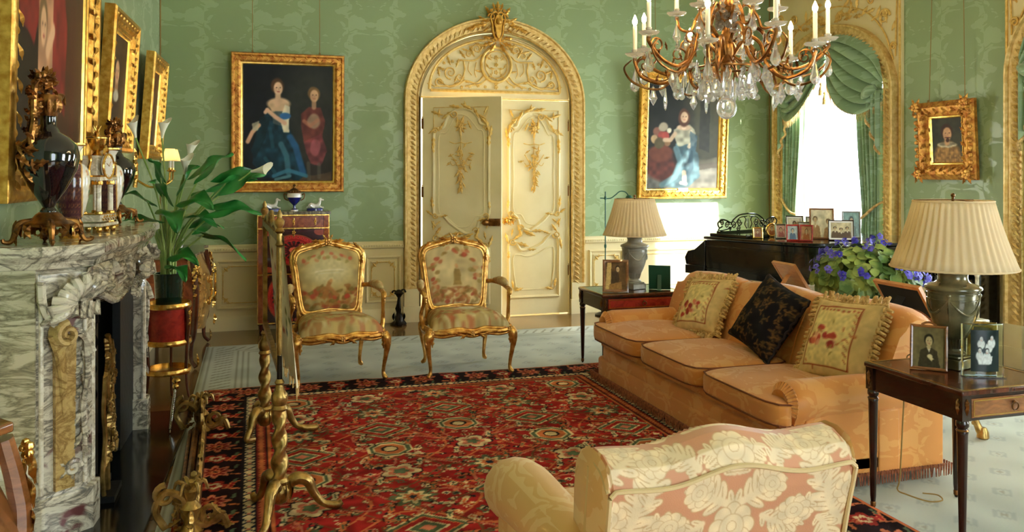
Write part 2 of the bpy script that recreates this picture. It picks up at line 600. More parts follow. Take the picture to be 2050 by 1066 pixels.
def obj(name, mb, m, parent=None, ang=40, off=None, bevel=None, label=None, orient=True):
    me = bpy.data.meshes.new(name)
    vs = mb.v
    if off is not None:
        vs = [(a - off[0], b - off[1], c - off[2]) for a, b, c in vs]
    me.from_pydata(vs, [], mb.f)
    if orient:
        import bmesh
        bm = bmesh.new()
        bm.from_mesh(me)
        bmesh.ops.recalc_face_normals(bm, faces=bm.faces)
        bm.to_mesh(me)
        bm.free()
    finish(me, ang)
    if m is not None:
        me.materials.append(M[m] if isinstance(m, str) else m)
    o = bpy.data.objects.new(name, me)
    COL.objects.link(o)
    if parent is not None:
        o.parent = parent
    if bevel:
        b = o.modifiers.new('bevel', 'BEVEL')
        b.width = bevel
        b.segments = 2
        b.limit_method = 'ANGLE'
    if label:
        o['label'] = label
    return o


def grid(name, nu, nv, fn, m, parent=None, img=None, off=None, ang=60, closed_u=False, label=None):
    """a sheet fn(u, v arrays) -> x, y, z; img (H, W, 3 sRGB 0-1, row 0 at top) becomes its colours"""
    U, V = np.meshgrid(np.linspace(0, 1, nu + 1), np.linspace(0, 1, nv + 1))
    x, y, z = fn(U, V)
    co = np.stack([x + 0 * U, y + 0 * U, z + 0 * U], -1).reshape(-1, 3)
    if off is not None:
        co = co - np.array(off)
    i = np.arange(nu)[None, :] + (nu + 1) * np.arange(nv)[:, None]
    q = np.stack([i, i + 1, i + nu + 2, i + nu + 1], -1).reshape(-1)
    nf = nu * nv
    me = bpy.data.meshes.new(name)
    me.vertices.add(len(co))
    me.vertices.foreach_set('co', co.astype(np.float32).reshape(-1))
    me.loops.add(nf * 4)
    me.loops.foreach_set('vertex_index', q.astype(np.int32))
    me.polygons.add(nf)
    me.polygons.foreach_set('loop_start', np.arange(nf, dtype=np.int32) * 4)
    me.polygons.foreach_set('loop_total', np.full(nf, 4, dtype=np.int32))
    me.update(calc_edges=True)
    if img is not None:
        hh, ww = img.shape[:2]
        fx = U * (ww - 1)
        fy = (1 - V) * (hh - 1)
        x0 = np.clip(np.floor(fx).astype(int), 0, ww - 2)
        y0 = np.clip(np.floor(fy).astype(int), 0, hh - 2)
        tx = (fx - x0)[..., None]
        ty = (fy - y0)[..., None]
        c = (img[y0, x0] * (1 - tx) + img[y0, x0 + 1] * tx) * (1 - ty) + (img[y0 + 1, x0] * (1 - tx) + img[y0 + 1, x0 + 1] * tx) * ty
        c = np.clip(c, 0, 1)
        lin = np.where(c <= 0.04045, c / 12.92, ((c + 0.055) / 1.055) ** 2.4)
        rgba = np.ones((lin.shape[0] * lin.shape[1], 4), np.float32)
        rgba[:, :3] = lin.reshape(-1, 3)
        at = me.color_attributes.new('Col', 'FLOAT_COLOR', 'POINT')
        at.data.foreach_set('color', rgba.reshape(-1))
    me.polygons.foreach_set('use_smooth', np.ones(nf, dtype=bool))
    me.materials.append(M[m] if isinstance(m, str) else m)
    o = bpy.data.objects.new(name, me)
    COL.objects.link(o)
    if parent is not None:
        o.parent = parent
    if label:
        o['label'] = label
    return o


def thing(name, label, cat, loc=(0, 0, 0), rz=0.0, group=None):
    o = bpy.data.objects.new(name, None)
    COL.objects.link(o)
    o.empty_display_size = 0.1
    o.location = loc
    o.rotation_euler = (0, 0, rz)
    return tag(o, label, cat, group)


def tag(o, label, cat, group=None, kind=None):
    o['label'] = label
    o['category'] = cat
    if group:
        o['group'] = group
    if kind:
        o['kind'] = kind
    return o


def struct(name, mb, m, parent=None, **k):
    o = obj(name, mb, m, parent, **k)
    o['kind'] = 'structure'
    return o


def copy_tree(o, parent=None):
    c = o.copy()
    COL.objects.link(c)
    c.parent = parent
    for ch in list(o.children):
        copy_tree(ch, c)
    return c


def plane(o, ex, ey, nz):
    o, ex, ey, nz = [np.array(q, float) for q in (o, ex, ey, nz)]
    return lambda u, v, w=0.0: tuple(o + ex * u + ey * v + nz * w)


# ---- carved ornament, laid on a plane function pl(u, v, w)
def spiral(mb, pl, cx, cy, r, turns=1.4, a0=0.0, flip=1, th=0.012, n=22, w=0.006):
    pts = []
    for i in range(n + 1):
        t = i / n
        a = a0 + flip * 2 * PI * turns * t
        rr = r * (1 - 0.85 * t)
        pts.append(pl(cx + rr * math.cos(a), cy + rr * math.sin(a), w))
    mb.tube(pts, [th, th * 0.8, th * 0.6], 6)


def rod(mb, pl, pts, th=0.01, n=6, w=0.005, seg=6, closed=False):
    c = crv(pts, seg, closed)
    mb.tube([pl(p[0], p[1], w) for p in c], th, n, closed=closed)


def leaf(mb, pl, x, y, ang, ln, wd, w=0.004, lobes=3):
    """an acanthus leaf in relief"""
    ca, sa = math.cos(ang), math.sin(ang)
    f = lambda a, b, h: pl(x + a * ca - b * sa, y + a * sa + b * ca, h)
    n = lobes * 4
    mid = []
    lft = []
    rgt = []
    for i in range(n + 1):
        t = i / n
        wv = wd * math.sin(PI * min(1, t * 0.93 + 0.05)) ** 0.7 * (0.72 + 0.28 * math.cos(2 * PI * lobes * t))
        mid.append(f(ln * t, 0, w + 0.35 * wd * math.sin(PI * t)))
        lft.append(f(ln * t + 0.1 * ln * t, wv / 2, w * 0.3))
        rgt.append(f(ln * t + 0.1 * ln * t, -wv / 2, w * 0.3))
    vs = mid + lft + rgt
    k = n + 1
    fs = []
    for i in range(n):
        fs += [(i, i + 1, k + i + 1, k + i), (i, 2 * k + i, 2 * k + i + 1, i + 1)]
    mb.add(vs, fs)


def floret(mb, pl, x, y, r, w=0.0, petals=5):
    for k in range(petals):
        a = 2 * PI * k / petals
        c = pl(x + r * 0.6 * math.cos(a), y + r * 0.6 * math.sin(a), w + r * 0.2)
        mb.ball(c, r * 0.45, 6, 4)
    mb.ball(pl(x, y, w + r * 0.45), r * 0.3, 6, 4)


def spray(mb, pl, x, y, ang, ln, r, k=5, th=0.004):
    """curved stem with leaves and florets"""
    ca, sa = math.cos(ang), math.sin(ang)
    pts = []
    for i in range(9):
        t = i / 8
        a, b = ln * t, 0.16 * ln * math.sin(PI * 1.6 * t)
        pts.append((x + a * ca - b * sa, y + a * sa + b * ca))
    mb.tube([pl(p[0], p[1], 0.004) for p in pts], th, 5)
    for i in range(1, k + 1):
        p = pts[min(8, int(8 * i / k))]
        leaf(mb, pl, p[0], p[1], ang + (0.9 if i % 2 else -0.9), r * 2.0, r * 1.1, lobes=2)
    floret(mb, pl, pts[-1][0], pts[-1][1], r)


# ---------------------------------------------------------------- painting by numbers


def lowres(h, w, n, seed):
    r = np.random.RandomState(seed)
    g = r.rand(n + 2, int(n * w / h) + 3)
    yy = np.linspace(0, n, h)
    xx = np.linspace(0, g.shape[1] - 2.001, w)
    y0, x0 = np.floor(yy).astype(int), np.floor(xx).astype(int)
    ty, tx = (yy - y0)[:, None], (xx - x0)[None, :]
    ty, tx = ty * ty * (3 - 2 * ty), tx * tx * (3 - 2 * tx)
    a = g[y0][:, x0] * (1 - tx) + g[y0][:, x0 + 1] * tx
    b = g[y0 + 1][:, x0] * (1 - tx) + g[y0 + 1][:, x0 + 1] * tx
    return a * (1 - ty) + b * ty


class Art:
    """a small painted picture; x right, y down, both 0..1 of the width / height"""

    def __init__(s, w, h, base, seed=1, vary=0.25):
        s.w, s.h = w, h
        s.Y, s.X = np.mgrid[0:h, 0:w].astype(float)
        s.X = (s.X + .5) / w
        s.Y = (s.Y + .5) / h
        s.asp = h / w
        n = lowres(h, w, 5, seed) * .6 + lowres(h, w, 14, seed + 1) * .4
        s.a = np.ones((h, w, 3)) * np.array(base)[None, None] / 255 * (1 - vary / 2 + vary * n[..., None])
        s.dx = (lowres(h, w, 12, seed + 2) - .5)
        s.dy = (lowres(h, w, 12, seed + 3) - .5)
        s.tex = lowres(h, w, 26, seed + 4)

    def put(s, mask, c, vary=0.2):
        col = np.array(c)[None, None] / 255 * (1 - vary / 2 + vary * s.tex[..., None])
        s.a = s.a * (1 - mask[..., None]) + col * mask[..., None]
        return s

    def e(s, cx, cy, rx, ry, c, ang=0, soft=.25, wob=.02, vary=.15, op=1):
        X = s.X + s.dx * wob - cx
        Y = (s.Y + s.dy * wob - cy) * s.asp
        ry = ry * s.asp
        ca, sa = math.cos(ang), math.sin(ang)
        d = np.sqrt(((X * ca + Y * sa) / rx) ** 2 + ((-X * sa + Y * ca) / ry) ** 2)
        return s.put(np.clip((1 - d) / soft + .5, 0, 1) * op, c, vary)

    def p(s, poly, c, wob=.02, vary=.2, op=1):
        X = s.X + s.dx * wob
        Y = s.Y + s.dy * wob
        ins = np.zeros(X.shape, bool)
        n = len(poly)
        for i in range(n):
            x1, y1 = poly[i]
            x2, y2 = poly[(i + 1) % n]
            if y1 == y2:
                continue
            ins ^= ((Y > y1) != (Y > y2)) & (X < (x2 - x1) * (Y - y1) / (y2 - y1) + x1)
        return s.put(blur(ins.astype(float), 1) * op, c, vary)

    def l(s, pts, r, c, op=1, soft=.5, vary=.1):
        m = np.zeros(s.X.shape)
        for (x1, y1), (x2, y2) in zip(pts[:-1], pts[1:]):
            dx, dy = x2 - x1, (y2 - y1) * s.asp
            L = dx * dx + dy * dy + 1e-9
            t = np.clip(((s.X - x1) * dx + (s.Y - y1) * s.asp * dy) / L, 0, 1)
            d = np.sqrt((s.X - x1 - t * dx) ** 2 + ((s.Y - y1) * s.asp - t * dy) ** 2)
            m = np.maximum(m, np.clip((r - d) / (r * soft) + .5, 0, 1))
        return s.put(m * op, c, vary)

    def done(s, b=0):
        return np.clip(blur3(s.a, b), 0, 1) if b else np.clip(s.a, 0, 1)


def blur(a, k):
    for _ in range(k):
        p = np.pad(a, 1, mode='edge')
        a = (p[:-2, 1:-1] + p[2:, 1:-1] + p[1:-1, :-2] + p[1:-1, 2:] + 4 * p[1:-1, 1:-1]) / 8
    return a


def blur3(a, k):
    return np.stack([blur(a[..., i], k) for i in range(3)], -1)


def face(A, x, y, r, skin=(206, 166, 132), hair=(70, 46, 30), turn=0.2, hairlen=1.0):
    """a painted head"""
    ry = r / A.asp * 1.3
    A.e(x, y - ry * .25, r * 1.15, ry * 1.1, hair)
    if hairlen > 1:
        A.e(x, y + ry * .4, r * 1.2, ry * hairlen, hair)
    A.e(x + r * turn * .3, y + ry * .05, r * .82, ry * .92, skin, soft=.2, wob=.004)
    A.e(x + r * (turn * .5 - .35), y - ry * .08, r * .12, ry * .07, (60, 40, 32), wob=0)
    A.e(x + r * (turn * .5 + .35), y - ry * .08, r * .12, ry * .07, (60, 40, 32), wob=0)
    A.l([(x + r * turn * .6, y - ry * .05), (x + r * (turn * .6 + .06), y + ry * .26)], r * .06, (168, 118, 92), .7)
    A.l([(x + r * (turn * .5 - .2), y + ry * .47), (x + r * (turn * .5 + .2), y + ry * .47)], r * .07, (160, 70, 62))
    A.e(x - r * .4, y + ry * .25, r * .3, ry * .3, (176, 126, 98), op=.35)

# ================================================================ THE ROOM
BY, RX, NY, CZ = 8.75, 5.84, -1.9, 4.3
SL = 0.0371


def LX(y):
    return -0.87 - SL * (BY - y)


B = plane((0, BY, 0), (1, 0, 0), (0, 0, 1), (0, -1, 0))          # back wall: u = X
R = plane((RX, 0, 0), (0, -1, 0), (0, 0, 1), (-1, 0, 0))         # right wall: u = -Y
_n = math.hypot(1, SL)
Lw = plane((LX(0), 0, 0), (SL, 1, 0), (0, 0, 1), (1 / _n, -SL / _n, 0))   # left wall: u = Y
DC, DHW = 2.475, 0.845        # door centre, half opening
DZS, DRISE = 2.30, 0.72


def arch(cx, hw, z0, zs, rise, n=36):
    pts = [(cx - hw, z0 + (zs - z0) * k / 12) for k in range(12)]
    for i in range(n + 1):
        a = PI - PI * i / n
        pts.append((cx + hw * math.cos(a), zs + rise * math.sin(a)))
    pts += [(cx + hw, zs - (zs - z0) * k / 12) for k in range(1, 13)]
    return pts


def wall_with_openings(pl, u0, u1, opens, th=0.3, sill=None):
    """opens: (centre, half width, sill z, spring z, rise)"""
    mb = MB()
    cuts = [u0]
    for c, hw, zb, zs, rs in opens:
        cuts += [c - hw + 2 * hw * k / 28 for k in range(29)]
    cuts.append(u1)

    def col(a, b, z00, z01, z10, z11):
        vs = [pl(a, z00, 0), pl(b, z01, 0), pl(b, z11, 0), pl(a, z10, 0), pl(a, z00, -th), pl(b, z01, -th), pl(b, z11, -th), pl(a, z10, -th)]
        mb.add(vs, [(0, 1, 2, 3), (7, 6, 5, 4), (0, 4, 5, 1), (1, 5, 6, 2), (2, 6, 7, 3), (3, 7, 4, 0)])
    for a, b in zip(cuts[:-1], cuts[1:]):
        if b - a < 1e-6:
            continue
        m = (a + b) / 2
        hit = [o for o in opens if abs(m - o[0]) < o[1]]
        if hit:
            c, hw, zb, zs, rs = hit[0]
            f = lambda u: zs + rs * math.sqrt(max(0, 1 - ((u - c) / hw) ** 2))
            col(a, b, f(a), f(b), CZ, CZ)
            if zb > 0.01:
                col(a, b, 0, 0, zb, zb)
        else:
            col(a, b, 0, 0, CZ, CZ)
    return mb


fl_ = MB()
fl_.prism([(LX(NY), NY), (RX, NY), (RX, BY + 0.3), (LX(BY), BY + 0.3)], lambda u, v: (u, v, -0.05), lambda u, v: (u, v, 0))
struct('floor', fl_, 'parquet', ang=30)
ce = MB()
ce.prism([(LX(NY) - .3, NY - .3), (RX + .3, NY - .3), (RX + .3, BY + 0.3), (LX(BY) - .3, BY + 0.3)], lambda u, v: (u, v, CZ), lambda u, v: (u, v, CZ + .1))
struct('ceiling', ce, 'ceiling', ang=30)
struct('wall_back', wall_with_openings(B, LX(BY) - .3, RX + .3, [(DC, DHW + .04, 0, DZS, DRISE + .05)]), 'wall_damask', ang=30)
WIN = [7.59, 4.40, 1.20]
WHW, WZS, WR = 0.815, 2.33, 0.60
struct('wall_right', wall_with_openings(R, -BY, -NY, [(-y, WHW, 0.30, WZS, WR) for y in WIN]), 'wall_damask', ang=30)
mb = MB()
mb.prism([(NY, 0), (BY, 0), (BY, CZ), (NY, CZ)], lambda u, v: Lw(u, v, 0), lambda u, v: Lw(u, v, -.3))
struct('wall_left', mb, 'wall_damask', ang=30)
N_ = plane((0, NY, 0), (-1, 0, 0), (0, 0, 1), (0, 1, 0))
struct('wall_front', wall_with_openings(N_, -RX - .3, 1.5, [(-2.6, 1.0, 0.3, 2.5, 0.6)]), 'wall_damask', ang=30)

# the room beyond the double door
mb = MB()
mb.bx(0.6, 4.4, BY + .3, 11.6, -0.06, -0.01)
struct('floor_far', mb, 'parquet')
mb = MB()
mb.bx(0.6, 4.4, 11.5, 11.6, 0, 3.4).bx(0.5, 0.6, BY + .3, 11.6, 0, 3.4).bx(4.4, 4.5, BY + .3, 11.6, 0, 3.4).bx(0.5, 4.5, BY + .3, 11.6, 3.4, 3.5)
struct('wall_far', mb, 'cream')
lamp('passage_daylight', 'AREA', (0.75, 10.2, 1.7), 260, (0.95, 0.98, 1.0), (0, -PI / 2, 0), 2.2, 1.6)

# ---- dado, rails, baseboards
def gilt_panel(mw, mg, pl, u0, u1, z0=0.21, z1=0.69, w=0.02):
    """raised cream moulding with a gilt inner frame and corner sprays"""
    rect = lambda a, b, c, d: [(a, c), (b, c), (b, d), (a, d)]
    mw.frame(u1 - u0, z1 - z0, [(0, w), (0, w + .014), (.012, w + .022), (.024, w + .014), (.03, w)], lambda u, v, h: pl((u0 + u1) / 2 + u, (z0 + z1) / 2 + v, h), False)
    i = 0.062
    if u1 - u0 < 0.25:
        return
    a, b, c, d = u0 + i, u1 - i, z0 + i, z1 - i
    mw.frame(b - a + .02, d - c + .02, [(0, w), (0.004, w + .010), (.012, w + .010), (.016, w)], lambda u, v, h: pl((a + b) / 2 + u, (c + d) / 2 + v, h), False)
    g = 0.03
    A = [(a + g * 2, c), (b - g * 2, c), (b - g, c + g), (b, c + g * 2), (b, d - g * 2), (b - g, d - g), (b - g * 2, d), (a + g * 2, d), (a + g, d - g), (a, d - g * 2), (a, c + g * 2), (a + g, c + g)]
    mg.tube([pl(p[0], p[1], w + .008) for p in A], 0.0042, 5, closed=True)
    q = lambda u, v, h=0: pl(u, v, w + .006 + h)
    for sx, cx in ((1, a), (-1, b)):
        for sz, cz in ((1, c), (-1, d)):
            an = math.atan2(sz, sx)
            leaf(mg, q, cx + sx * .01, cz + sz * .01, an, .05, .03)
            spiral(mg, q, cx + sx * .05, cz + sz * .006, .016, 1.2, PI / 2, sx * sz, .0035)
            spiral(mg, q, cx + sx * .006, cz + sz * .05, .016, 1.2, 0, -sx * sz, .0035)
            leaf(mg, q, cx + sx * .06, cz, 0 if sx > 0 else PI, .045, .016, lobes=2)
            leaf(mg, q, cx, cz + sz * .06, sz * PI / 2, .045, .016, lobes=2)


RAIL = [(0, 0), (0, .03), (.012, .052), (.03, .055), (.042, .035), (.06, .03), (.075, .012), (.075, 0)]
BASE = [(0, 0), (0, .035), (.12, .035), (.14, .025), (.155, .012), (.155, 0)]
_trim = [0]


def dado(pl, u0, u1, panels, side, n):
    m1 = MB()
    m1.prism([(u0, 0), (u1, 0), (u1, .80), (u0, .80)], lambda u, v: pl(u, v, .0), lambda u, v: pl(u, v, .02))
    gm = MB()
    for a, b in panels:
        gilt_panel(m1, gm, pl, a, b)
    o = struct('trim_%d' % n, m1, 'cream_shade', ang=30)
    if gm.v:
        obj('gilt_moulding', gm, 'gilt_pale', o)
    m2 = MB()
    for prof, z in ((RAIL, .765), ):
        vs = [pl(u0, z + a, b) for a, b in prof] + [pl(u1, z + a, b) for a, b in prof]
        k = len(prof)
        m2.add(vs, [(i, i + 1, k + i + 1, k + i) for i in range(k - 1)] + [tuple(range(k)), tuple(range(2 * k - 1, k - 1, -1))])
    nb = int((u1 - u0) / .026)
    for i in range(nb):
        m2.ball(pl(u0 + (i + .5) * (u1 - u0) / nb, .795, .050), .011, 6, 4)
    obj('dado_rail', m2, 'cream', o, ang=30)
    m3 = MB()
    vs = [pl(u0, a, b) for a, b in BASE] + [pl(u1, a, b) for a, b in BASE]
    k = len(BASE)
    m3.add(vs, [(i, i + 1, k + i + 1, k + i) for i in range(k - 1)] + [tuple(range(k)), tuple(range(2 * k - 1, k - 1, -1))])
    struct('baseboard_' + side, m3, 'cream', ang=30)


dado(B, LX(BY), 1.47, [(-.80, -.42), (-.36, .30), (.36, 1.02), (1.08, 1.44)], 'back_left', 1)
dado(B, 3.48, RX, [(3.53, 3.95), (4.01, 4.9), (4.96, 5.79)], 'back_right', 2)
dado(R, -6.55, -5.43, [(-6.5, -5.98), (-5.93, -5.47)], 'right', 3)
dado(R, -3.38, -2.22, [(-3.33, -2.83), (-2.77, -2.27)], 'right_front', 4)
dado(Lw, 5.75, BY, [(5.85, 6.75), (6.82, 7.72), (7.8, 8.66)], 'left', 5)
dado(Lw, NY, 3.8, [(2.0, 2.8), (2.9, 3.7)], 'left_front', 6)
# cornice and gilt fillets in the corners
mb = MB()
for pl, a, b in ((B, LX(BY), RX), (R, -BY, -NY), (Lw, NY, BY)):
    prof = [(CZ - .3, 0), (CZ - .3, .03), (CZ - .22, .05), (CZ - .12, .16), (CZ - .05, .2), (CZ, .2)]
    vs = [pl(a, z, w) for z, w in prof] + [pl(b, z, w) for z, w in prof]
    k = len(prof)
    mb.add(vs, [(i, i + 1, k + i + 1, k + i) for i in range(k - 1)])
struct('trim_7', mb, 'cream', ang=30)
for i, (a, b) in enumerate([((LX(BY) + .006, BY - .006), 0), ((RX - .008, BY - .008), 0)]):
    mb = MB()
    mb.tube([(a[0], a[1], .84), (a[0], a[1], CZ - .3)], .006, 6)
    struct('trim_%d' % (8 + i), mb, 'cord')

# ---- carved surround of the double door
def surround(pl, c, hw, z0, zs, rise, width, n, w0=0.0, plinth=True):
    m = MB()
    P_ = arch(c, hw, z0, zs, rise)
    k = width
    m.sweep(P_, [(0, w0), (0, w0 + .03), (.012, w0 + .042), (.024, w0 + .03), (k * .35, w0 + .03), (k * .55, w0 + .05), (k * .8, w0 + .05), (k * .86, w0 + .07), (k * .95, w0 + .07), (k, w0 + .05), (k, w0)], pl)
    # carved leaves and beads on the band
    P2 = np.array(P_)
    seg = np.linalg.norm(np.diff(P2, axis=0), axis=1)
    cum = np.concatenate([[0], np.cumsum(seg)])
    tot = cum[-1]
    N = int(tot / .052)
    for i in range(N):
        d = (i + .5) / N * tot
        x = np.interp(d, cum, P2[:, 0])
        z = np.interp(d, cum, P2[:, 1])
        x2 = np.interp(min(tot, d + .01), cum, P2[:, 0])
        z2 = np.interp(min(tot, d + .01), cum, P2[:, 1])
        a = math.atan2(z2 - z, x2 - x)
        nx, nz = -math.sin(a), math.cos(a)
        o_ = k * .45
        q = lambda u, v, h=0: pl(u, v, w0 + .042 + h)
        leaf(m, q, x + nx * o_ * .5, z + nz * o_ * .5, a + .9, k * .55, k * .26, lobes=2)
        m.ball(pl(x + nx * .012, z + nz * .012, w0 + .042), .008, 5, 3)
    o = struct('trim_%d' % n, m, 'gilt_arch', ang=45)
    if plinth:
        b = MB()
        for s in (-1, 1):
            u = c + s * (hw + width / 2)
            for zz0, zz1, e in ((0, .16, .012), (.16, z0 + .0, 0)):
                b.prism([(u - width / 2 - e, zz0), (u + width / 2 + e, zz0), (u + width / 2 + e, zz1), (u - width / 2 - e, zz1)], lambda a, v: pl(a, v, 0), lambda a, v: pl(a, v, w0 + .055 + e))
        obj('plinth', b, 'cream', o, ang=30)
    return o


ds = surround(B, DC, DHW, .34, DZS, .74, .155, 10)
# reveal
mb = MB()
mb.sweep(arch(DC, DHW - .001, 0, DZS, DRISE), [(0, .03), (0, -.29), (-.02, -.29), (-.02, .03)], B)
obj('door_reveal', mb, 'cream', ds, ang=30)
# tympanum above the doors: cream field, lunette moulding, gilt cartouche and scrolls
mb = MB()
lun = [p for p in arch(DC, DHW - .01, 2.345, DZS + .05, DRISE - .04)]
mb.prism(lun, lambda u, v: B(u, v, -.10), lambda u, v: B(u, v, -.01))
tym = struct('trim_11', mb, 'cream', ang=30)
mb = MB()
l2 = arch(DC, DHW - .13, 2.42, 2.44, .52)
l2 = [p for p in l2 if p[1] >= 2.42]
mb.sweep(l2 + [l2[0]], [(0, -.01), (.004, .008), (.012, .012), (.02, .006), (.024, -.01)], B)
mb.tube([B(p[0], p[1], .004) for p in l2], .006, 6, closed=True)
mb.tube([B(DC - .83, 2.335, .005), B(DC + .83, 2.335, .005)], .006, 6)
TP = lambda u, v, w=0: B(u, v, w - .006)
mb.tube([TP(DC + .165 * math.cos(a), 2.70 + .185 * math.sin(a), .01) for a in np.linspace(0, 2 * PI, 40)], .016, 7)
mb.tube([TP(DC + .125 * math.cos(a), 2.70 + .145 * math.sin(a), .01) for a in np.linspace(0, 2 * PI, 36)], .006, 6)
for s in (-1, 1):
    X = lambda u: DC + s * u
    fx = lambda u, v, w=0: TP(DC + s * u, v, w)
    rod(mb, fx, [(.16, 2.80), (.24, 2.74), (.40, 2.735), (.42, 2.72)], .008)
    rod(mb, fx, [(.36, 2.73), (.35, 2.62), (.40, 2.50), (.50, 2.45), (.56, 2.47)], .009)
    rod(mb, fx, [(.14, 2.58), (.22, 2.50), (.34, 2.52), (.44, 2.47), (.60, 2.455), (.68, 2.45)], .008)
    rod(mb, fx, [(.10, 2.55), (.17, 2.49), (.26, 2.475), (.34, 2.46)], .008)
    rod(mb, fx, [(.22, 2.72), (.24, 2.62), (.22, 2.56)], .005)
    rod(mb, fx, [(.30, 2.72), (.31, 2.64), (.27, 2.58)], .005)
    spiral(mb, fx, .50, 2.60, .07, 1.6, -PI / 2, 1, .009)
    spiral(mb, fx, .62, 2.50, .05, 1.4, -PI / 2, 1, .008)
    spiral(mb, fx, .22, 2.86, .05, 1.4, 0, 1, .008)
    spiral(mb, fx, .30, 2.80, .04, 1.4, PI, -1, .007)
    spiral(mb, fx, .08, 2.865, .05, 1.3, 0, 1, .009)
    spiral(mb, fx, .40, 2.56, .045, 1.3, PI, 1, .007)
    for (u, v, a, l) in [(.56, 2.47, .6, .1), (.62, 2.56, 1.4, .09), (.50, 2.68, 1.2, .10), (.44, 2.66, 1.9, .09), (.55, 2.62, .4, .09), (.68, 2.46, .3, .07), (.34, 2.76, .9, .10), (.24, 2.78, 1.1, .12), (.2, 2.82, 2.2, .1),
                         (.30, 2.50, .4, .08), (.22, 2.50, -.5, .07), (.12, 2.54, 2.6, .08), (.16, 2.62, .2, .07), (.4, 2.5, -.3, .07), (.3, 2.84, .2, .08), (.13, 2.89, .3, .1), (.46, 2.50, 2.0, .08)]:
        leaf(mb, fx, u, v, a, l, l * .42)
    for (u, v) in [(.27, 2.88), (.20, 2.47), (.29, 2.46), (.38, 2.45), (.12, 2.46), (.48, 2.72), (.57, 2.70)]:
        floret(mb, fx, u, v, .018)
    for k in range(4):
        leaf(mb, fx, .02 + .03 * k, 2.70 + (.05 if k % 2 else -.04), .5 * k, .06, .03, lobes=2)
    spray(mb, fx, .01, 2.73, .9, .10, .014, 4)
    spray(mb, fx, .01, 2.66, -.9, .09, .014, 4)
for v in (2.78, 2.70, 2.62, 2.50, 2.46):
    floret(mb, TP, DC, v, .024)
rod(mb, TP, [(DC, 2.56), (DC, 2.44)], .006)
obj('gilt_carving', mb, 'gilt_pale', tym)
mb = MB()
mb.prism([(DC + .12 * math.cos(a), 2.70 + .14 * math.sin(a)) for a in np.linspace(0, 2 * PI, 32)[:-1]], lambda u, v: B(u, v, -.012), lambda u, v: B(u, v, -.004))
obj('cartouche', mb, 'cream_shade', tym)
# crowning cartouche of the arch
mb = MB()
KP = lambda u, v, w=0: B(DC + u, v, w + .06)
mb.prism([(.055 * math.cos(a) * (1.1 if math.sin(a) > 0 else .75), 3.10 + .15 * math.sin(a)) for a in np.linspace(0, 2 * PI, 24)[:-1]], lambda u, v: KP(u, v, -.06), lambda u, v: KP(u * .8, 3.1 + (v - 3.1) * .85, .035))
for s in (-1, 1):
    f = lambda u, v, w=0: KP(s * u, v, w)
    rod(mb, f, [(.02, 2.95), (.05, 3.02), (.062, 3.12), (.08, 3.2), (.04, 3.25), (.0, 3.24)], .013)
    spiral(mb, f, .07, 3.2, .04, 1.4, 0, 1, .011)
    spiral(mb, f, .035, 2.965, .03, 1.3, 0, -1, .009)
    for (u, v, a, l) in [(.08, 3.15, .2, .12), (.12, 3.12, -.2, .12), (.17, 3.10, -.1, .12), (.24, 3.08, -.25, .10), (.08, 3.22, 1.0, .10), (.03, 3.26, 1.3, .09), (.02, 2.93, -1.0, .12), (.05, 2.93, -.3, .12), (.06, 2.98, 0, .1), (.1, 3.08, -.6, .07), (.14, 3.16, .5, .08)]:
        leaf(mb, f, u, v, a, l, l * .45, .0)
    for (u, v) in [(.11, 3.17), (.17, 3.13), (.23, 3.10), (.30, 3.055), (.07, 3.27)]:
        floret(mb, f, u, v, .02)
mb.ball(KP(0, 3.15, .04), .035, 10, 6)
leaf(mb, KP, 0, 3.24, PI / 2, .12, .06)
obj('crest', mb, 'gilt', ds)


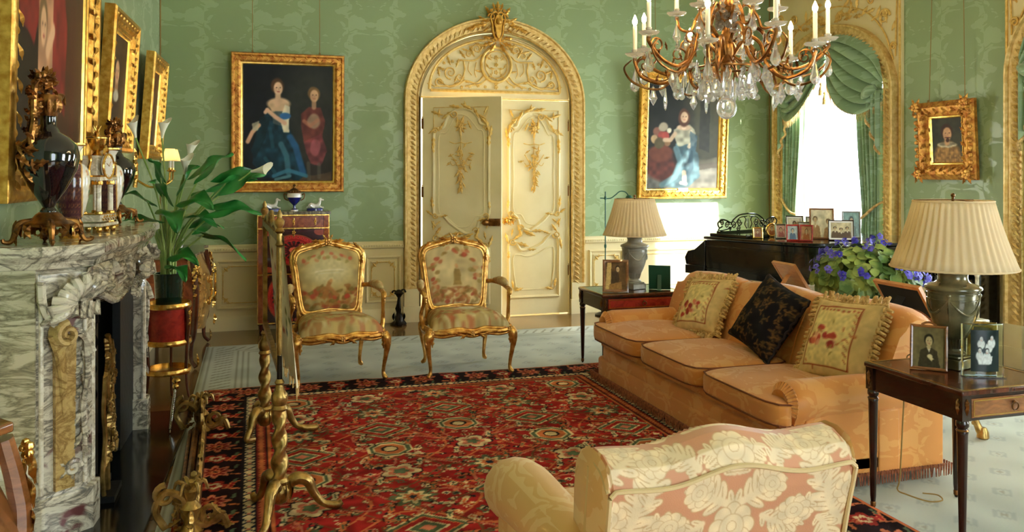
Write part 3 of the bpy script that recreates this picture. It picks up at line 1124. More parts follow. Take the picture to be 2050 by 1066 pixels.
def door_leaf(n, pl, W, handle, label):
    """pl(u from the free edge, z, w); cream leaf with rocaille panels"""
    HT = 2.325
    m = MB()
    m.prism([(0, .012), (W, .012), (W, HT), (0, HT)], lambda u, v: pl(u, v, -.045), lambda u, v: pl(u, v, 0))
    o = struct('door_%d' % n, m, 'cream', ang=30)
    mo, g = MB(), MB()
    a, b = .13 * W / .84, W - .12
    prof = [(-.018, 0), (-.012, .014), (0, .02), (.012, .014), (.018, 0)]

    def mould(pts, prof=prof, closed=True, mm=None):
        (mm or mo).sweep(crv(pts, 6, closed), prof, pl, closed)
    # upper panel, arched scrolled head and S-shaped foot
    up = [(a, 1.12), (a, 1.3), (a, 1.6), (a, 1.95), (a + .02, 2.02), (a + .09, 2.05), (a + .12, 2.12), (a + .20, 2.19), (a + .33, 2.20), (a + .43, 2.13), (a + .48, 2.02), (b - .04, 1.99), (b, 1.93), (b, 1.6), (b, 1.3), (b, 1.13), (b - .03, 1.09),
          (b - .10, 1.10), (b - .18, 1.02), (b - .30, .94), (a + .22, .92), (a + .13, .97), (a + .10, 1.05), (a + .05, 1.10)]
    mould(up)
    i = .055
    inn = [(a + i, 1.14), (a + i, 1.5), (a + i, 1.93), (a + i + .06, 1.99), (a + .17, 2.06), (a + .24, 2.13), (a + .33, 2.14), (a + .39, 2.07), (a + .45, 1.96), (b - i, 1.91), (b - i, 1.5), (b - i, 1.15),
           (b - .13, 1.09), (b - .22, 1.01), (a + .30, .98), (a + .20, 1.0), (a + .14, 1.09)]
    thin = [(-.008, 0), (-.004, .008), (.004, .008), (.008, 0)]
    mould(inn, thin)
    # square line around the head
    g.tube([pl(a + .06, 2.02, .003), pl(a - .0, 2.22, .003), pl(b + .0, 2.22, .003), pl(b, 2.0, .003)], .004, 5)
    # lower panel
    lo = [(a, .20), (b, .20), (b, .5), (b, .80), (b - .05, .88), (b - .12, .85), (b - .20, .77), (b - .32, .72), (a + .14, .71), (a + .09, .78), (a + .03, .80), (a, .74), (a, .5)]
    mo.sweep([(a, .20), (b, .20)], prof, pl)
    mould([(b, .20), (b, .5), (b, .80), (b - .05, .88), (b - .12, .85), (b - .20, .77), (b - .32, .72), (a + .14, .71), (a + .09, .78), (a + .03, .80), (a, .74), (a, .5), (a, .20)], closed=False)
    li = [(b - i - .03, .28), (b - i, .5), (b - i, .72), (b - .14, .72), (b - .25, .66), (a + .2, .64), (a + .12, .66), (a + i, .64), (a + i, .5), (a + i + .03, .28)]
    mo.sweep([(a + i + .03, .28), (b - i - .03, .28)], thin, pl)
    mould(li, thin, False)
    obj('moulding', mo, 'cream', o, ang=50)
    # gilt carving
    q = lambda u, v, w=0: pl(u, v, w + .012)
    for (u, v, an, l) in [(a - .01, 1.95, 1.3, .14), (a - .015, 1.90, 1.7, .12), (a, 1.80, 1.6, .14), (a, 2.03, .8, .12), (a + .10, 2.10, 1.1, .12), (a + .17, 2.19, .5, .13), (a + .28, 2.21, .2, .13), (a + .38, 2.18, -.6, .13), (a + .46, 2.08, -1.0, .12), (b - .04, 2.0, -.5, .10), (b, 1.93, -1.6, .13), (b + .01, 1.84, -1.7, .10),
                          (a + .24, 2.20, 1.4, .08), (b - .10, 2.14, .3, .12), (b - .06, 2.12, 1.6, .08), (a + .05, 2.14, 2.0, .09), (a + .03, 2.10, .5, .09),
                          (a + .26, 2.13, -1.2, .10), (a + .33, 2.12, -1.6, .11), (a + .22, 2.08, -2.0, .09),
                          (a, 1.10, -1.4, .12), (a - .01, 1.16, 1.5, .10), (a + .02, 1.08, -.3, .10), (a + .10, .98, -1.2, .12), (a + .16, .92, -.4, .14), (a + .26, .915, 0, .12), (a + .08, 1.02, 2.3, .07),
                          (b, 1.10, .6, .09), (b + .005, 1.16, 1.5, .13), (b - .06, 1.09, 3.0, .09), (b, .95, 1.6, .09), (b - .02, .90, 2.2, .1), (b + .01, .84, -1.4, .12), (b - .03, .98, .9, .08), (b - .1, .88, 2.8, .09), (b - .02, 1.0, 2.5, .07),
                          (a, .78, 1.9, .12), (a + .05, .82, .6, .12), (a + .09, .79, -.3, .13), (a, .72, -1.6, .11), (a + .03, .86, 1.4, .08), (a + .20, .715, .0, .10)]:
        leaf(g, q, u, v, an, l, l * .38)
    for (u, v, r, a0, f) in [(a + .02, 2.0, .035, 0, 1), (a + .36, 2.15, .04, 0, -1), (b - .02, 1.98, .035, PI, -1), (b - .02, 1.10, .032, PI, 1), (b - .03, .87, .045, PI, 1), (a + .04, .80, .04, 0, -1), (a + .02, 1.10, .03, 0, 1), (a + .13, .95, .035, 0, 1)]:
        spiral(g, q, u, v, r, 1.4, a0, f, .008)
    # hanging bouquet
    uc = (a + b) / 2
    g.tube([pl(uc, 2.06, .008), pl(uc, 1.15 + .25, .008)], .004, 5)
    for k in range(9):
        an = 2 * PI * k / 9
        leaf(g, q, uc + .015 * math.cos(an), 2.02 + .02 * math.sin(an), an, .05, .03, lobes=2)
    floret(g, q, uc, 2.02, .03)
    rod(g, q, [(uc - .12, 1.86), (uc - .05, 1.845), (uc, 1.855), (uc + .06, 1.845), (uc + .12, 1.865)], .005)
    leaf(g, q, uc, 1.90, PI / 2, .09, .03)
    rs = random.Random(n)
    for k in range(34):
        t = k / 33
        v = 1.80 - .42 * t
        hw = .02 + .10 * math.sin(PI * min(1, t * 1.5 + .05)) ** 1.2 * (1 - t) * 1.5
        u = uc + rs.uniform(-hw, hw)
        leaf(g, q, u, v, rs.uniform(-2.6, -.5) if t > .5 else rs.uniform(-3.1, 3.1), .06, .026, lobes=2)
    for k in range(11):
        t = k / 10
        floret(g, q, uc + rs.uniform(-.045, .045) * (1 - t), 1.76 - .34 * t, .022 - .008 * t)
    for s in (-1, 1):
        rod(g, q, [(uc + s * .02, 1.60), (uc + s * .07, 1.68), (uc + s * .11, 1.74)], .005)
        rod(g, q, [(uc - s * .02, 1.66), (uc - s * .08, 1.62), (uc - s * .11, 1.65)], .004)
    # corners of the lower panel
    for cx, s in ((a + i + .03, 1), (b - i - .03, -1)):
        leaf(g, q, cx - s * .02, .275, 0.25 if s > 0 else PI - .25, .09, .04)
        leaf(g, q, cx - s * .03, .29, PI / 2 + s * .2, .10, .035)
        spiral(g, q, cx, .29, .02, 1.2, 0, s, .005)
    obj('gilt_carving', g, 'gilt_pale', o)
    # handle
    h = MB()
    q0 = lambda u, v, w=0: pl(u, v, w)
    if handle == 'gilt':
        h.prism([(.015, 1.005), (.17, 1.0), (.185, 1.03), (.17, 1.065), (.015, 1.06)], lambda u, v: pl(u, v, 0), lambda u, v: pl(u, v, .035))
        for k in range(6):
            leaf(h, lambda u, v, w=0: pl(u, v, w + .034), .03 + .025 * k, 1.03, (-1) ** k * 1.2, .045, .025, lobes=2)
        h.ball(pl(.10, 1.03, .06), .025, 10, 6)
        obj('handle', h, 'ormolu', o, label='gilt lock case')
    else:
        h.prism([(.0, 1.0), (.12, 1.0), (.12, 1.075), (.0, 1.075)], lambda u, v: pl(u, v, 0), lambda u, v: pl(u, v, .05))
        for s in (1.01, 1.065):
            h.tube([pl(.0, s, .052), pl(.12, s, .052)], .007, 6)
        h.ball(pl(.15, 1.037, .05), .034, 12, 8, (1.3, 1, 1))
        obj('handle', h, 'bronze', o, label='bronze lock case with round knob')
    for z in (.42, 1.29, 2.0):
        k = MB()
        k.prism([(W - .012, z), (W + .010, z), (W + .010, z + .11), (W - .012, z + .11)], lambda u, v: pl(u, v, -.01), lambda u, v: pl(u, v, .008))
        k.ball(pl(W, z + .12, .0), .008, 6, 4)
        obj('hinge', k, 'brown_brass', o)
    return o


door_leaf(2, plane((2.485, 8.745, 0), (1, 0, 0), (0, 0, 1), (0, -1, 0)), .815, 'gilt', '')
_hx, _hy, _fx, _fy = 1.668, 8.715, 2.408, 8.33
_w = math.hypot(_fx - _hx, _fy - _hy)
_e = ((_hx - _fx) / _w, (_hy - _fy) / _w, 0)
door_leaf(1, plane((_fx, _fy, 0), _e, (0, 0, 1), (_e[1] * -1 if False else -abs(_e[1]), -abs(_e[0]), 0)), _w, 'bronze', '')

# ---- arched windows of the right wall
for i, yc in enumerate(WIN):
    c = -yc
    n0 = 12 + 4 * i
    # cream field behind the carved band, up to the cornice
    m = MB()
    uL, uR = c - WHW - .205, c + WHW + .205
    cuts = [uL, c - WHW - .001] + [c - WHW + 2 * WHW * k / 28 for k in range(29)] + [c + WHW + .001, uR]
    for a, b in zip(cuts[:-1], cuts[1:]):
        mid = (a + b) / 2
        inside = abs(mid - c) < WHW
        f = (lambda u: WZS + WR * math.sqrt(max(0, 1 - ((u - c) / WHW) ** 2))) if inside else (lambda u: 0.0)
        vs = [R(a, f(a), 0), R(b, f(b), 0), R(b, CZ - .28, 0), R(a, CZ - .28, 0), R(a, f(a), .03), R(b, f(b), .03), R(b, CZ - .28, .03), R(a, CZ - .28, .03)]
        m.add(vs, [(4, 5, 6, 7), (3, 2, 1, 0), (0, 1, 5, 4), (1, 2, 6, 5), (2, 3, 7, 6), (3, 0, 4, 7)])
    fo = struct('trim_%d' % n0, m, 'cream', ang=30)
    g = MB()
    for u in (uL + .018, uR - .018):
        g.tube([R(u, .1, .034), R(u, CZ - .3, .034)], .011, 6)
    q = lambda u, v, w=0: R(u, v, w + .034)
    for s in (-1, 1):
        f = lambda u, v, w=0: q(c + s * u, v, w)
        rod(g, f, [(.92, 2.62), (.80, 2.90), (.55, 3.14), (.2, 3.26), (0, 3.28)], .008)
        rod(g, f, [(.95, 2.65), (.95, 3.9), (.5, 3.92), (0, 3.92)], .007, seg=4)
        for (u, v, r) in [(.80, 3.05, .08), (.88, 3.3, .06), (.62, 3.25, .06), (.15, 3.16, .06), (.92, 2.75, .04)]:
            spiral(g, f, u, v, r, 1.5, 0, 1, .012)
        for k in range(12):
            leaf(g, f, .9 - .07 * k, 2.9 + .035 * k + .05 * (k % 2), 1.0 + .8 * math.sin(k), .12, .05)
        for k in range(7):
            leaf(g, f, .06 + .05 * k, 3.12 + .03 * (k % 3), .3 + .5 * math.sin(2 * k), .12, .055)
        floret(g, f, .82, 3.08, .04)
        floret(g, f, .12, 3.16, .035)
    obj('gilt_carving', g, 'gilt_pale', fo)
    sr = surround(R, c, WHW, .34, WZS, WR, .165, n0 + 1, .03)
    # reveal, frame, glass
    m = MB()
    m.sweep(arch(c, WHW + .002, .3, WZS, WR), [(0, .0), (0, -.3), (-.02, -.3), (-.02, .0)], R)
    m.prism([(c - WHW, .28), (c + WHW, .28), (c + WHW, .31), (c - WHW, .31)], lambda u, v: R(u, v, .04), lambda u, v: R(u, v, -.3))
    ob = struct('trim_%d' % (n0 + 2), m, 'cream', ang=30)
    m = MB()
    m.sweep(arch(c, WHW - .06, .33, WZS, WR - .04), [(0, -.22), (.06, -.22), (.06, -.27), (0, -.27), (0, -.22)], R)
    m.prism([(c - WHW, .31), (c + WHW, .31), (c + WHW, .37), (c - WHW, .37)], lambda u, v: R(u, v, -.22), lambda u, v: R(u, v, -.27))
    wf = struct('window_%d' % (i + 1), m, 'white', ang=30)
    m = MB()
    m.prism(arch(c, WHW - .05, .35, WZS, WR - .03), lambda u, v: R(u, v, -.242), lambda u, v: R(u, v, -.246))
    obj('glass_pane', m, 'glass', wf, ang=30)
    if i:  # unseen sheets added in the other two windows to keep direct sun out
        m = MB()
        m.prism(arch(c, WHW - .03, .33, WZS, WR - .02), lambda u, v: R(u, v, -.17), lambda u, v: R(u, v, -.172))
        tag(obj('added_sun_diffuser', m, 'sheer', None, ang=30), ('white sheer blind added unseen to soften the sun in the window at the far right edge', 'white sheer blind added unseen to soften the sun in the window nearest the cream armchair')[i - 1], 'added sun diffuser')


def drape(U, V, folds, amp, e0, e1, x0):
    """curtain: e0(v), e1(v) -> Y of its two edges, v = 1 top"""
    y = e0(V) * (1 - U) + e1(V) * U
    x = x0 + amp * np.sin(U * folds * 2 * PI + 1.3 * V) + .3 * amp * np.sin(U * folds * 4.7 * PI + 3 * V)
    return x, y


def curtains(yc, wn, where):
    for s, nm in ((1, 'left'), (-1, 'right')):
        inner_top, tie_z = .46, 1.15
        def e1(V, s=s):
            z = V * 2.35
            k = np.where(z > tie_z, .44 + .10 * np.clip((2.35 - z) / (2.35 - tie_z), 0, 1) ** 1.6, .54 - .06 * np.clip((tie_z - z) / .9, 0, 1))
            return yc + s * k
        e0 = lambda V, s=s: yc + s * (.80 + 0 * V)
        t = thing('curtain', 'green silk curtain at the %s of %s' % (nm, where), 'curtain', (RX - .05, yc + s * .67, 0.0))
        def fn(U, V):
            x, y = drape(U, V, 6, .028, e0, e1, RX - .055)
            return x, y, .012 + V * 2.35
        g = grid('curtain_cloth', 72, 50, fn, 'curtain', t, off=t.location)
        g.modifiers.new('t', 'SOLIDIFY').thickness = .004
        m = MB()
        m.tube(crv([(RX - .1, yc + s * .50, 1.08), (RX - .12, yc + s * .6, 1.11), (RX - .10, yc + s * .75, 1.22), (RX - .05, yc + s * .81, 1.27)], 6), [.012, .014, .01], 8)
        obj('tieback', m, 'tassel', t, off=t.location)
        # swag: an own cloth
        sw = thing('swag', 'draped green silk swag, fringed, at the %s of %s' % (nm, where), 'curtain swag', (RX - .06, yc + s * .4, 2.15))
        top = np.array(crv([(-.02, 2.965), (.25, 2.95), (.50, 2.88), (.72, 2.72), (.835, 2.46)], 8))
        bot = np.array(crv([(.02, 2.64), (.12, 2.46), (.32, 2.24), (.58, 2.14), (.835, 2.22)], 8))
        def fs(U, V):
            tt = np.linspace(0, 1, len(top))
            a = np.interp(U, tt, top[:, 0]) * V + np.interp(U, tt, bot[:, 0]) * (1 - V)
            z = np.interp(U, tt, top[:, 1]) * V + np.interp(U, tt, bot[:, 1]) * (1 - V)
            fo = np.sin(V * 5.5 * 2 * PI + 1.2 * np.sin(U * 3)) * .042 * np.sin(PI * np.clip(U * .94 + .06, 0, 1)) ** .6
            z2 = z - .035 * np.sin(PI * U) * np.sin(V * 5.5 * 2 * PI + 1.2)
            return RX - .09 - fo - .07 * np.sin(PI * U) * (1 - V), yc + s * a, z2
        g = grid('swag_cloth', 48, 90, fs, 'curtain', sw, off=sw.location)
        g.modifiers.new('t', 'SOLIDIFY').thickness = .004
        m = MB()
        for k in range(70):
            u = k / 69
            x, y, z = fs(np.array([u]), np.array([0.0]))
            x, y, z = float(x[0]), float(y[0]), float(z[0])
            m.tube([(x, y, z + .012), (x - .004, y + .004 * math.sin(k), z - .03), (x - .002, y + .008 * math.sin(2.3 * k), z - .075)], [.005, .0035, .0015], 4)
        obj('fringe', m, 'tassel', sw, off=sw.location)
        # tail at the outer end
        def ft(U, V):
            y = yc + s * (.62 + .20 * U)
            zb = 1.72 + .42 * (1 - U) ** 1.0
            z = zb + (2.34 - zb) * V
            return RX - .12 + .02 * np.sin(U * 3.2 * 2 * PI), y + 0 * V, z
        g = grid('tail', 24, 16, ft, 'curtain', sw, off=sw.location)
        g.modifiers.new('t', 'SOLIDIFY').thickness = .004
        m = MB()
        pts = []
        for k in range(24):
            x, y, z = ft(np.array([k / 23]), np.array([0.0]))
            pts.append((float(x[0]), float(y[0]), float(z[0])))
        m.tube(pts, .014, 6)
        obj('tail_fringe', m, 'tassel', sw, off=sw.location)
        m = MB()
        m.tube(crv([(RX - .12, yc + s * .60, 2.27), (RX - .15, yc + s * .70, 2.33), (RX - .13, yc + s * .79, 2.37)], 5), [.02, .045, .05, .03], 10)
        obj('gathered_knot', m, 'curtain', sw, off=sw.location)
    # two tassels hanging at the peak
    for k, (dy, z0, z1) in enumerate([(.045, 2.62, 2.36), (-.02, 2.56, 2.26)]):
        m = MB()
        m.tube([(RX - .12, yc + dy, z0 + .06), (RX - .12, yc + dy, z1 + .13)], .003, 5)
        m.lathe([(.001, .14), (.014, .13), (.018, .115), (.010, .10), (.016, .09), (.026, .05), (.028, .0), (.001, 0)], 12, (RX - .12, yc + dy, z1))
        o = obj('tassel', m, 'tassel', None, off=(RX - .12, yc + dy, z1))
        o.location = (RX - .12, yc + dy, z1)
        tag(o, 'gold tassel at the peak of %s, the %s of two' % (where, ('higher', 'lower')[k]), 'tassel')


curtains(WIN[0], 1, 'the window behind the piano')
curtains(WIN[1], 2, 'the right-edge window')

# ================================================================ PICTURES
def art_double():
    A = Art(190, 235, (20, 22, 26), 3, .5)
    A.e(.75, .35, .35, .4, (52, 54, 44), op=.7, soft=.8)
    A.e(.85, .8, .3, .25, (62, 54, 40), op=.6, soft=.8)
    A.p([(.56, .97), (.98, .92), (.98, .99), (.5, .99)], (96, 72, 48), op=.7)
    # lady's gown
    A.p([(.27, .42), (.40, .36), (.50, .42), (.50, .56), (.60, .68), (.70, .95), (.50, .99), (.22, .98), (.12, .82), (.18, .62)], (18, 52, 66), vary=.7, wob=.05)
    A.p([(.10, .72), (.20, .46), (.30, .44), (.26, .62), (.14, .80)], (14, 40, 48), vary=.5)
    A.l([(.42, .68), (.48, .78), (.50, .92)], .03, (64, 112, 128), .8)
    A.l([(.52, .62), (.58, .70), (.66, .92)], .035, (40, 92, 140), .8)
    A.l([(.34, .95), (.50, .90), (.70, .95)], .02, (56, 118, 142), .9)
    A.l([(.36, .98), (.52, .95)], .015, (100, 150, 160), .7)
    A.l([(.25, .80), (.35, .92)], .02, (34, 84, 96), .7)
    A.l([(.30, .55), (.33, .7)], .02, (30, 76, 92), .7)
    # bodice, sleeve, arms
    A.e(.39, .335, .12, .05, (214, 176, 140), soft=.3)
    A.p([(.28, .33), (.50, .33), (.49, .42), (.40, .45), (.33, .40)], (206, 170, 134))
    A.p([(.33, .40), (.46, .40), (.44, .52), (.33, .50)], (70, 84, 84))
    A.p([(.45, .34), (.51, .36), (.50, .58), (.44, .58), (.42, .48)], (222, 210, 180))
    A.e(.465, .44, .055, .028, (50, 104, 160))
    A.l([(.46, .50), (.36, .45), (.27, .39)], .022, (222, 176, 146))
    A.l([(.27, .39), (.25, .41)], .02, (226, 180, 150))
    A.l([(.18, .52), (.11, .58), (.06, .66)], .022, (214, 166, 132))
    A.p([(.10, .50), (.19, .49), (.17, .57), (.11, .56)], (190, 180, 150), op=.8)
    A.l([(.385, .24), (.385, .33)], .030, (212, 172, 138))
    face(A, .385, .205, .058, (224, 184, 150), (86, 58, 36))
    # boy
    A.p([(.63, .42), (.72, .36), (.86, .36), (.90, .46), (.88, .66), (.66, .66)], (112, 52, 44), op=.85, vary=.4)
    A.e(.78, .48, .07, .06, (160, 140, 112), op=.75)
    A.p([(.66, .66), (.86, .58), (.94, .74), (.86, .86), (.74, .84)], (124, 56, 60), op=.75, vary=.5)
    A.e(.80, .70, .06, .07, (170, 92, 96), op=.6)
    A.l([(.72, .84), (.73, .98)], .02, (100, 96, 84), .5)
    A.l([(.84, .85), (.84, .96)], .02, (100, 96, 84), .5)
    A.l([(.67, .48), (.74, .52), (.82, .47)], .02, (176, 118, 88), .7)
    A.l([(.78, .30), (.78, .36)], .025, (190, 148, 112), .8)
    face(A, .78, .26, .055, (200, 158, 120), (120, 88, 52))
    return A.done(1)


def art_lady():
    A = Art(150, 215, (30, 30, 24), 11, .6)
    A.e(.85, .35, .28, .5, (92, 88, 66), op=.7, soft=.8)
    A.p([(.72, 0), (.86, 0), (.86, .66), (.72, .62)], (44, 44, 38), op=.7)
    A.p([(0, .86), (1, .80), (1, 1), (0, 1)], (90, 88, 78), vary=.4)
    A.p([(0, .80), (1, .74), (1, .80), (0, .86)], (56, 50, 40), op=.8)
    A.e(.19, .78, .20, .14, (84, 40, 28), vary=.5)
    A.e(.19, .66, .17, .08, (96, 50, 32))
    for x, y, r, c in [(.14, .46, .06, (120, 80, 64)), (.22, .42, .06, (150, 136, 112)), (.20, .5, .05, (134, 56, 48)), (.26, .50, .05, (150, 60, 50)), (.10, .53, .05, (170, 140, 100)), (.28, .56, .05, (120, 90, 60)), (.17, .57, .07, (80, 70, 44)), (.30, .45, .03, (200, 190, 160))]:
        A.e(x, y, r, r * .75, c)
    A.p([(.40, .55), (.62, .53), (.72, .66), (.74, .86), (.60, .98), (.20, .98), (.34, .86), (.44, .72)], (66, 88, 92), vary=.6, wob=.06)
    A.l([(.40, .62), (.46, .74), (.40, .88), (.22, .96)], .04, (92, 120, 124), .8)
    A.l([(.60, .6), (.62, .8), (.5, .95)], .03, (50, 70, 78), .8)
    A.l([(.52, .84), (.53, .93)], .028, (214, 180, 150), .9)
    A.l([(.48, .94), (.55, .95)], .02, (220, 190, 160), .9)
    A.p([(.36, .44), (.58, .40), (.68, .48), (.66, .58), (.56, .60), (.42, .58)], (150, 144, 120), vary=.5, wob=.04)
    A.e(.50, .425, .10, .025, (190, 160, 128))
    A.l([(.38, .48), (.32, .54), (.24, .54)], .028, (186, 156, 124), .9)
    A.l([(.60, .46), (.66, .54), (.58, .60)], .026, (214, 186, 152), .8)
    A.p([(.58, .45), (.70, .5), (.68, .66), (.6, .62)], (64, 88, 98), op=.8)
    A.l([(.50, .36), (.50, .42)], .032, (216, 182, 148))
    face(A, .50, .325, .062, (196, 162, 128), (84, 52, 34), hairlen=1.3)
    return A.done(1)


def art_man():
    A = Art(80, 110, (58, 58, 40), 21, .4)
    A.e(.5, .95, .44, .42, (166, 124, 68), vary=.5)
    for k in range(6):
        A.l([(.14 + .14 * k, .66), (.14 + .14 * k, 1)], .008, (120, 84, 44), .5)
    A.e(.5, .60, .30, .06, (206, 192, 160), vary=.4)
    A.e(.5, .585, .26, .035, (92, 84, 66), op=.6)
    A.l([(.5, .44), (.5, .56)], .08, (206, 160, 118))
    face(A, .5, .36, .165, (212, 164, 122), (64, 40, 24), turn=.25)
    A.e(.52, .50, .06, .045, (74, 44, 26))
    A.l([(.44, .445), (.60, .445)], .012, (70, 42, 26))
    return A.done(1)


def art_group():
    A = Art(200, 230, (44, 32, 24), 31, .6)
    A.e(.3, .15, .3, .3, (120, 104, 66), op=.6, soft=.8)
    A.e(.75, .5, .35, .6, (92, 54, 30), op=.6, soft=.9)
    A.p([(.06, .40), (.22, .30), (.34, .36), (.36, .60), (.24, .72), (.06, .66)], (118, 34, 30), vary=.4)
    A.p([(.30, .50), (.44, .46), (.52, .56), (.50, .8), (.30, .8)], (176, 130, 96), vary=.5)
    A.p([(.50, .54), (.64, .50), (.72, .62), (.70, .88), (.50, .86)], (120, 40, 34), vary=.4)
    A.p([(.64, .26), (.80, .22), (.86, .44), (.70, .50)], (110, 72, 48), vary=.5)
    for x, y, r in [(.25, .26, .06), (.40, .45, .05), (.60, .47, .055), (.72, .18, .055), (.36, .66, .05)]:
        face(A, x, y, r, (214, 170, 130), (110, 84, 50))
    A.l([(.28, .48), (.40, .56)], .025, (210, 168, 130))
    A.l([(.5, .66), (.42, .72)], .025, (210, 168, 130))
    A.l([(.8, .1), (.82, .9)], .05, (74, 34, 22), .6)
    return A.done(1)


def art_small(seed, a=(70, 52, 34), b=(150, 112, 74)):
    A = Art(70, 90, a, seed, .5)
    A.e(.5, .9, .36, .4, (60, 46, 40))
    A.l([(.5, .45), (.5, .6)], .09, b)
    face(A, .5, .38, .13, (206, 162, 122), (60, 44, 30))
    A.e(.5, .62, .14, .06, (190, 182, 160))
    return A.done(1)


def picture(name, label, c, w, h, fw, rz, tilt, img, prof, fm='gilt', wires=None, leaves=True, liner=True, tag_=False, cat='painting', leafn=.05):
    """front faces local -Y; c = middle of the bottom edge; tilt leans the top forward"""
    t = thing(name, label, cat, c, rz)
    ct, st = math.cos(tilt), math.sin(tilt)
    pl = lambda u, v, d: (u, -(v + h / 2) * st - d * ct, (v + h / 2) * ct - d * st)
    m = MB()
    m.frame(w, h, prof, pl)
    if leaves:
        for (a0, b0, a1, b1) in [(-1, -1, 1, -1), (1, -1, 1, 1), (1, 1, -1, 1), (-1, 1, -1, -1)]:
            x0, y0, x1, y1 = a0 * (w / 2 - fw * .5), b0 * (h / 2 - fw * .5), a1 * (w / 2 - fw * .5), b1 * (h / 2 - fw * .5)
            L = math.hypot(x1 - x0, y1 - y0)
            n = int(L / leafn)
            an = math.atan2(y1 - y0, x1 - x0)
            hh = max(p[1] for p in prof) * .82
            q = lambda u, v, d=0: pl(u, v, d + hh)
            for i in range(n + 1):
                f = i / n
                leaf(m, q, x0 + (x1 - x0) * f, y0 + (y1 - y0) * f, an + (.8 if i % 2 else -.8), fw * .42, fw * .2, .0, lobes=2)
    obj('frame', m, fm, t, ang=35)
    if liner:
        m = MB()
        i = fw * .99
        m.frame(w - 2 * i + .02, h - 2 * i + .02, [(0, .012), (0, .03), (.012, .026), (.022, .012)], pl, False)
        obj('liner', m, 'gilt_smooth', t, ang=35)
    W_, H_ = w - 2 * fw, h - 2 * fw
    nx = min(img.shape[1], 200)
    ny = min(img.shape[0], 240)

    def fn(U, V):
        u, v, d = (U - .5) * W_, (V - .5) * H_, .014
        return u, -(v + h / 2) * st - d * ct, (v + h / 2) * ct - d * st
    grid('canvas', nx, ny, fn, 'canvas', t, img=img)
    if wires:
        m = MB()
        for x, zt, xt in wires:
            p0 = pl(x, h / 2 - .01, .0)
            m.tube([p0, (xt, -.01, zt)], .0035, 5)
            m.tube([pl(x, h / 2 - .02, .01), pl(x, h / 2 + .02, .01)], .009, 6)
        obj('hanging_cord', m, 'cord', t)
    if tag_:
        m = MB()
        m.prism([(-.06, -h / 2 + fw - .025), (.06, -h / 2 + fw - .025), (.06, -h / 2 + fw + .012), (-.06, -h / 2 + fw + .012)], lambda u, v: pl(u, v, .02), lambda u, v: pl(u, v, .04))
        obj('name_plate', m, 'white', t, label='small white plate')
    return t


PA = [(0, 0), (0, .04), (.008, .055), (.02, .055), (.03, .040), (.06, .046), (.075, .035), (.085, .018), (.085, 0)]
picture('double_portrait', 'gilt-framed dark oil painting of a seated lady in blue beside a boy', (.318, BY - .03, 1.353), 1.08, 1.365, .105, 0, .055, art_double(), [(a * 1.2, b) for a, b in PA], 'gilt_red', [(-.34, 4.0, -.34), (.30, 4.0, .30)])
picture('standing_portrait', 'gilt-framed oil painting of a standing lady in pale blue, behind the piano', (4.66, BY - .03, 1.25), 1.12, 1.43, .11, 0, .06, art_lady(), [(a * 1.28, b) for a, b in PA], 'gilt', [(-.36, 4.0, -.36), (.36, 4.0, .36)], tag_=True)
# left wall: three pictures, leaning forward
lz = PI / 2 - math.atan(SL) * 1.0
DP = [(0, 0), (0, .10), (.015, .12), (.04, .12), (.06, .085), (.10, .09), (.12, .055), (.15, .06), (.17, .02), (.17, 0)]


def lw(y, d, z):
    return (LX(y) + d, y, z)


picture('group_portrait', 'very large gilt-framed oil painting of a group in red, above the fireplace', lw(4.79, .01, 1.42), 1.66, 2.3, .20, lz, .02, art_group(), [(a * 1.176, b * .6) for a, b in DP], 'gilt', None, leafn=.07)
picture('mirror_frame_painting', 'middle gilt-framed portrait on the fireplace wall, beyond the large group painting', lw(6.30, .02, 1.69), .90, .93, .13, lz, .06, art_small(41), [(a * .765, b * .62) for a, b in DP], 'gilt')
picture('corner_painting', 'gilt-framed portrait on the fireplace wall nearest the room corner', lw(7.83, .02, 1.66), .80, .88, .12, lz, .07, art_small(42, (84, 50, 30)), [(a * .706, b * .62) for a, b in DP], 'gilt')
# small portrait on the window wall in a heavy carved frame
sp = picture('small_portrait', 'small portrait of a bearded man in a heavily carved gilt frame', (RX - .03, 5.99, 1.485), .64, .69, .145, -PI / 2, .05, art_man(), [(0, 0), (0, .03), (.02, .05), (.05, .07), (.09, .06), (.12, .035), (.145, .015), (.145, 0)], 'gilt_red', [(-.2, 3.95, -.12), (.2, 3.95, .12)], leafn=.04)
m = MB()
for sx in (-1, 1):
    for sz in (-1, 1):
        cx, cz = sx * .27, .345 + sz * .30
        q = lambda u, v, w=0: (u, -.085 - .05 * v - w, v)
        floret(m, q, cx, cz, .045)
        for k in range(6):
            leaf(m, q, cx, cz, k * PI / 3, .085, .04)
for k in range(9):
    for sx in (-1, 1):
        q = lambda u, v, w=0: (u, -.065 - .05 * v - w, v)
        leaf(m, q, sx * .255, .09 + .062 * k, PI / 2 + sx * (.9 if k % 2 else -.9), .07, .04)
        m.ball(q(sx * .30, .09 + .06 * k), .02, 6, 4)
    for sz in (0, 1):
        leaf(m, q, -.2 + .05 * k, .07 + .56 * sz, (.7 if k % 2 else -.7), .06, .035)
obj('carved_ornament', m, 'gilt_red', sp)

# ================================================================ FIREPLACE
FZ = 1.245
tF = thing('fireplace', 'large veined marble fireplace with carved shells on the left-hand wall', 'fireplace', (LX(4.8) + .2, 4.8, 0))
FO = tF.location
F = lambda y, d, z: (LX(y) + d, y, z)      # y along the wall, d from the wall


def fx_poly(mb, poly, z0, z1):
    """outline in (y, d)"""
    mb.prism(poly, lambda y, d: F(y, d, z0), lambda y, d: F(y, d, z1))
    return mb


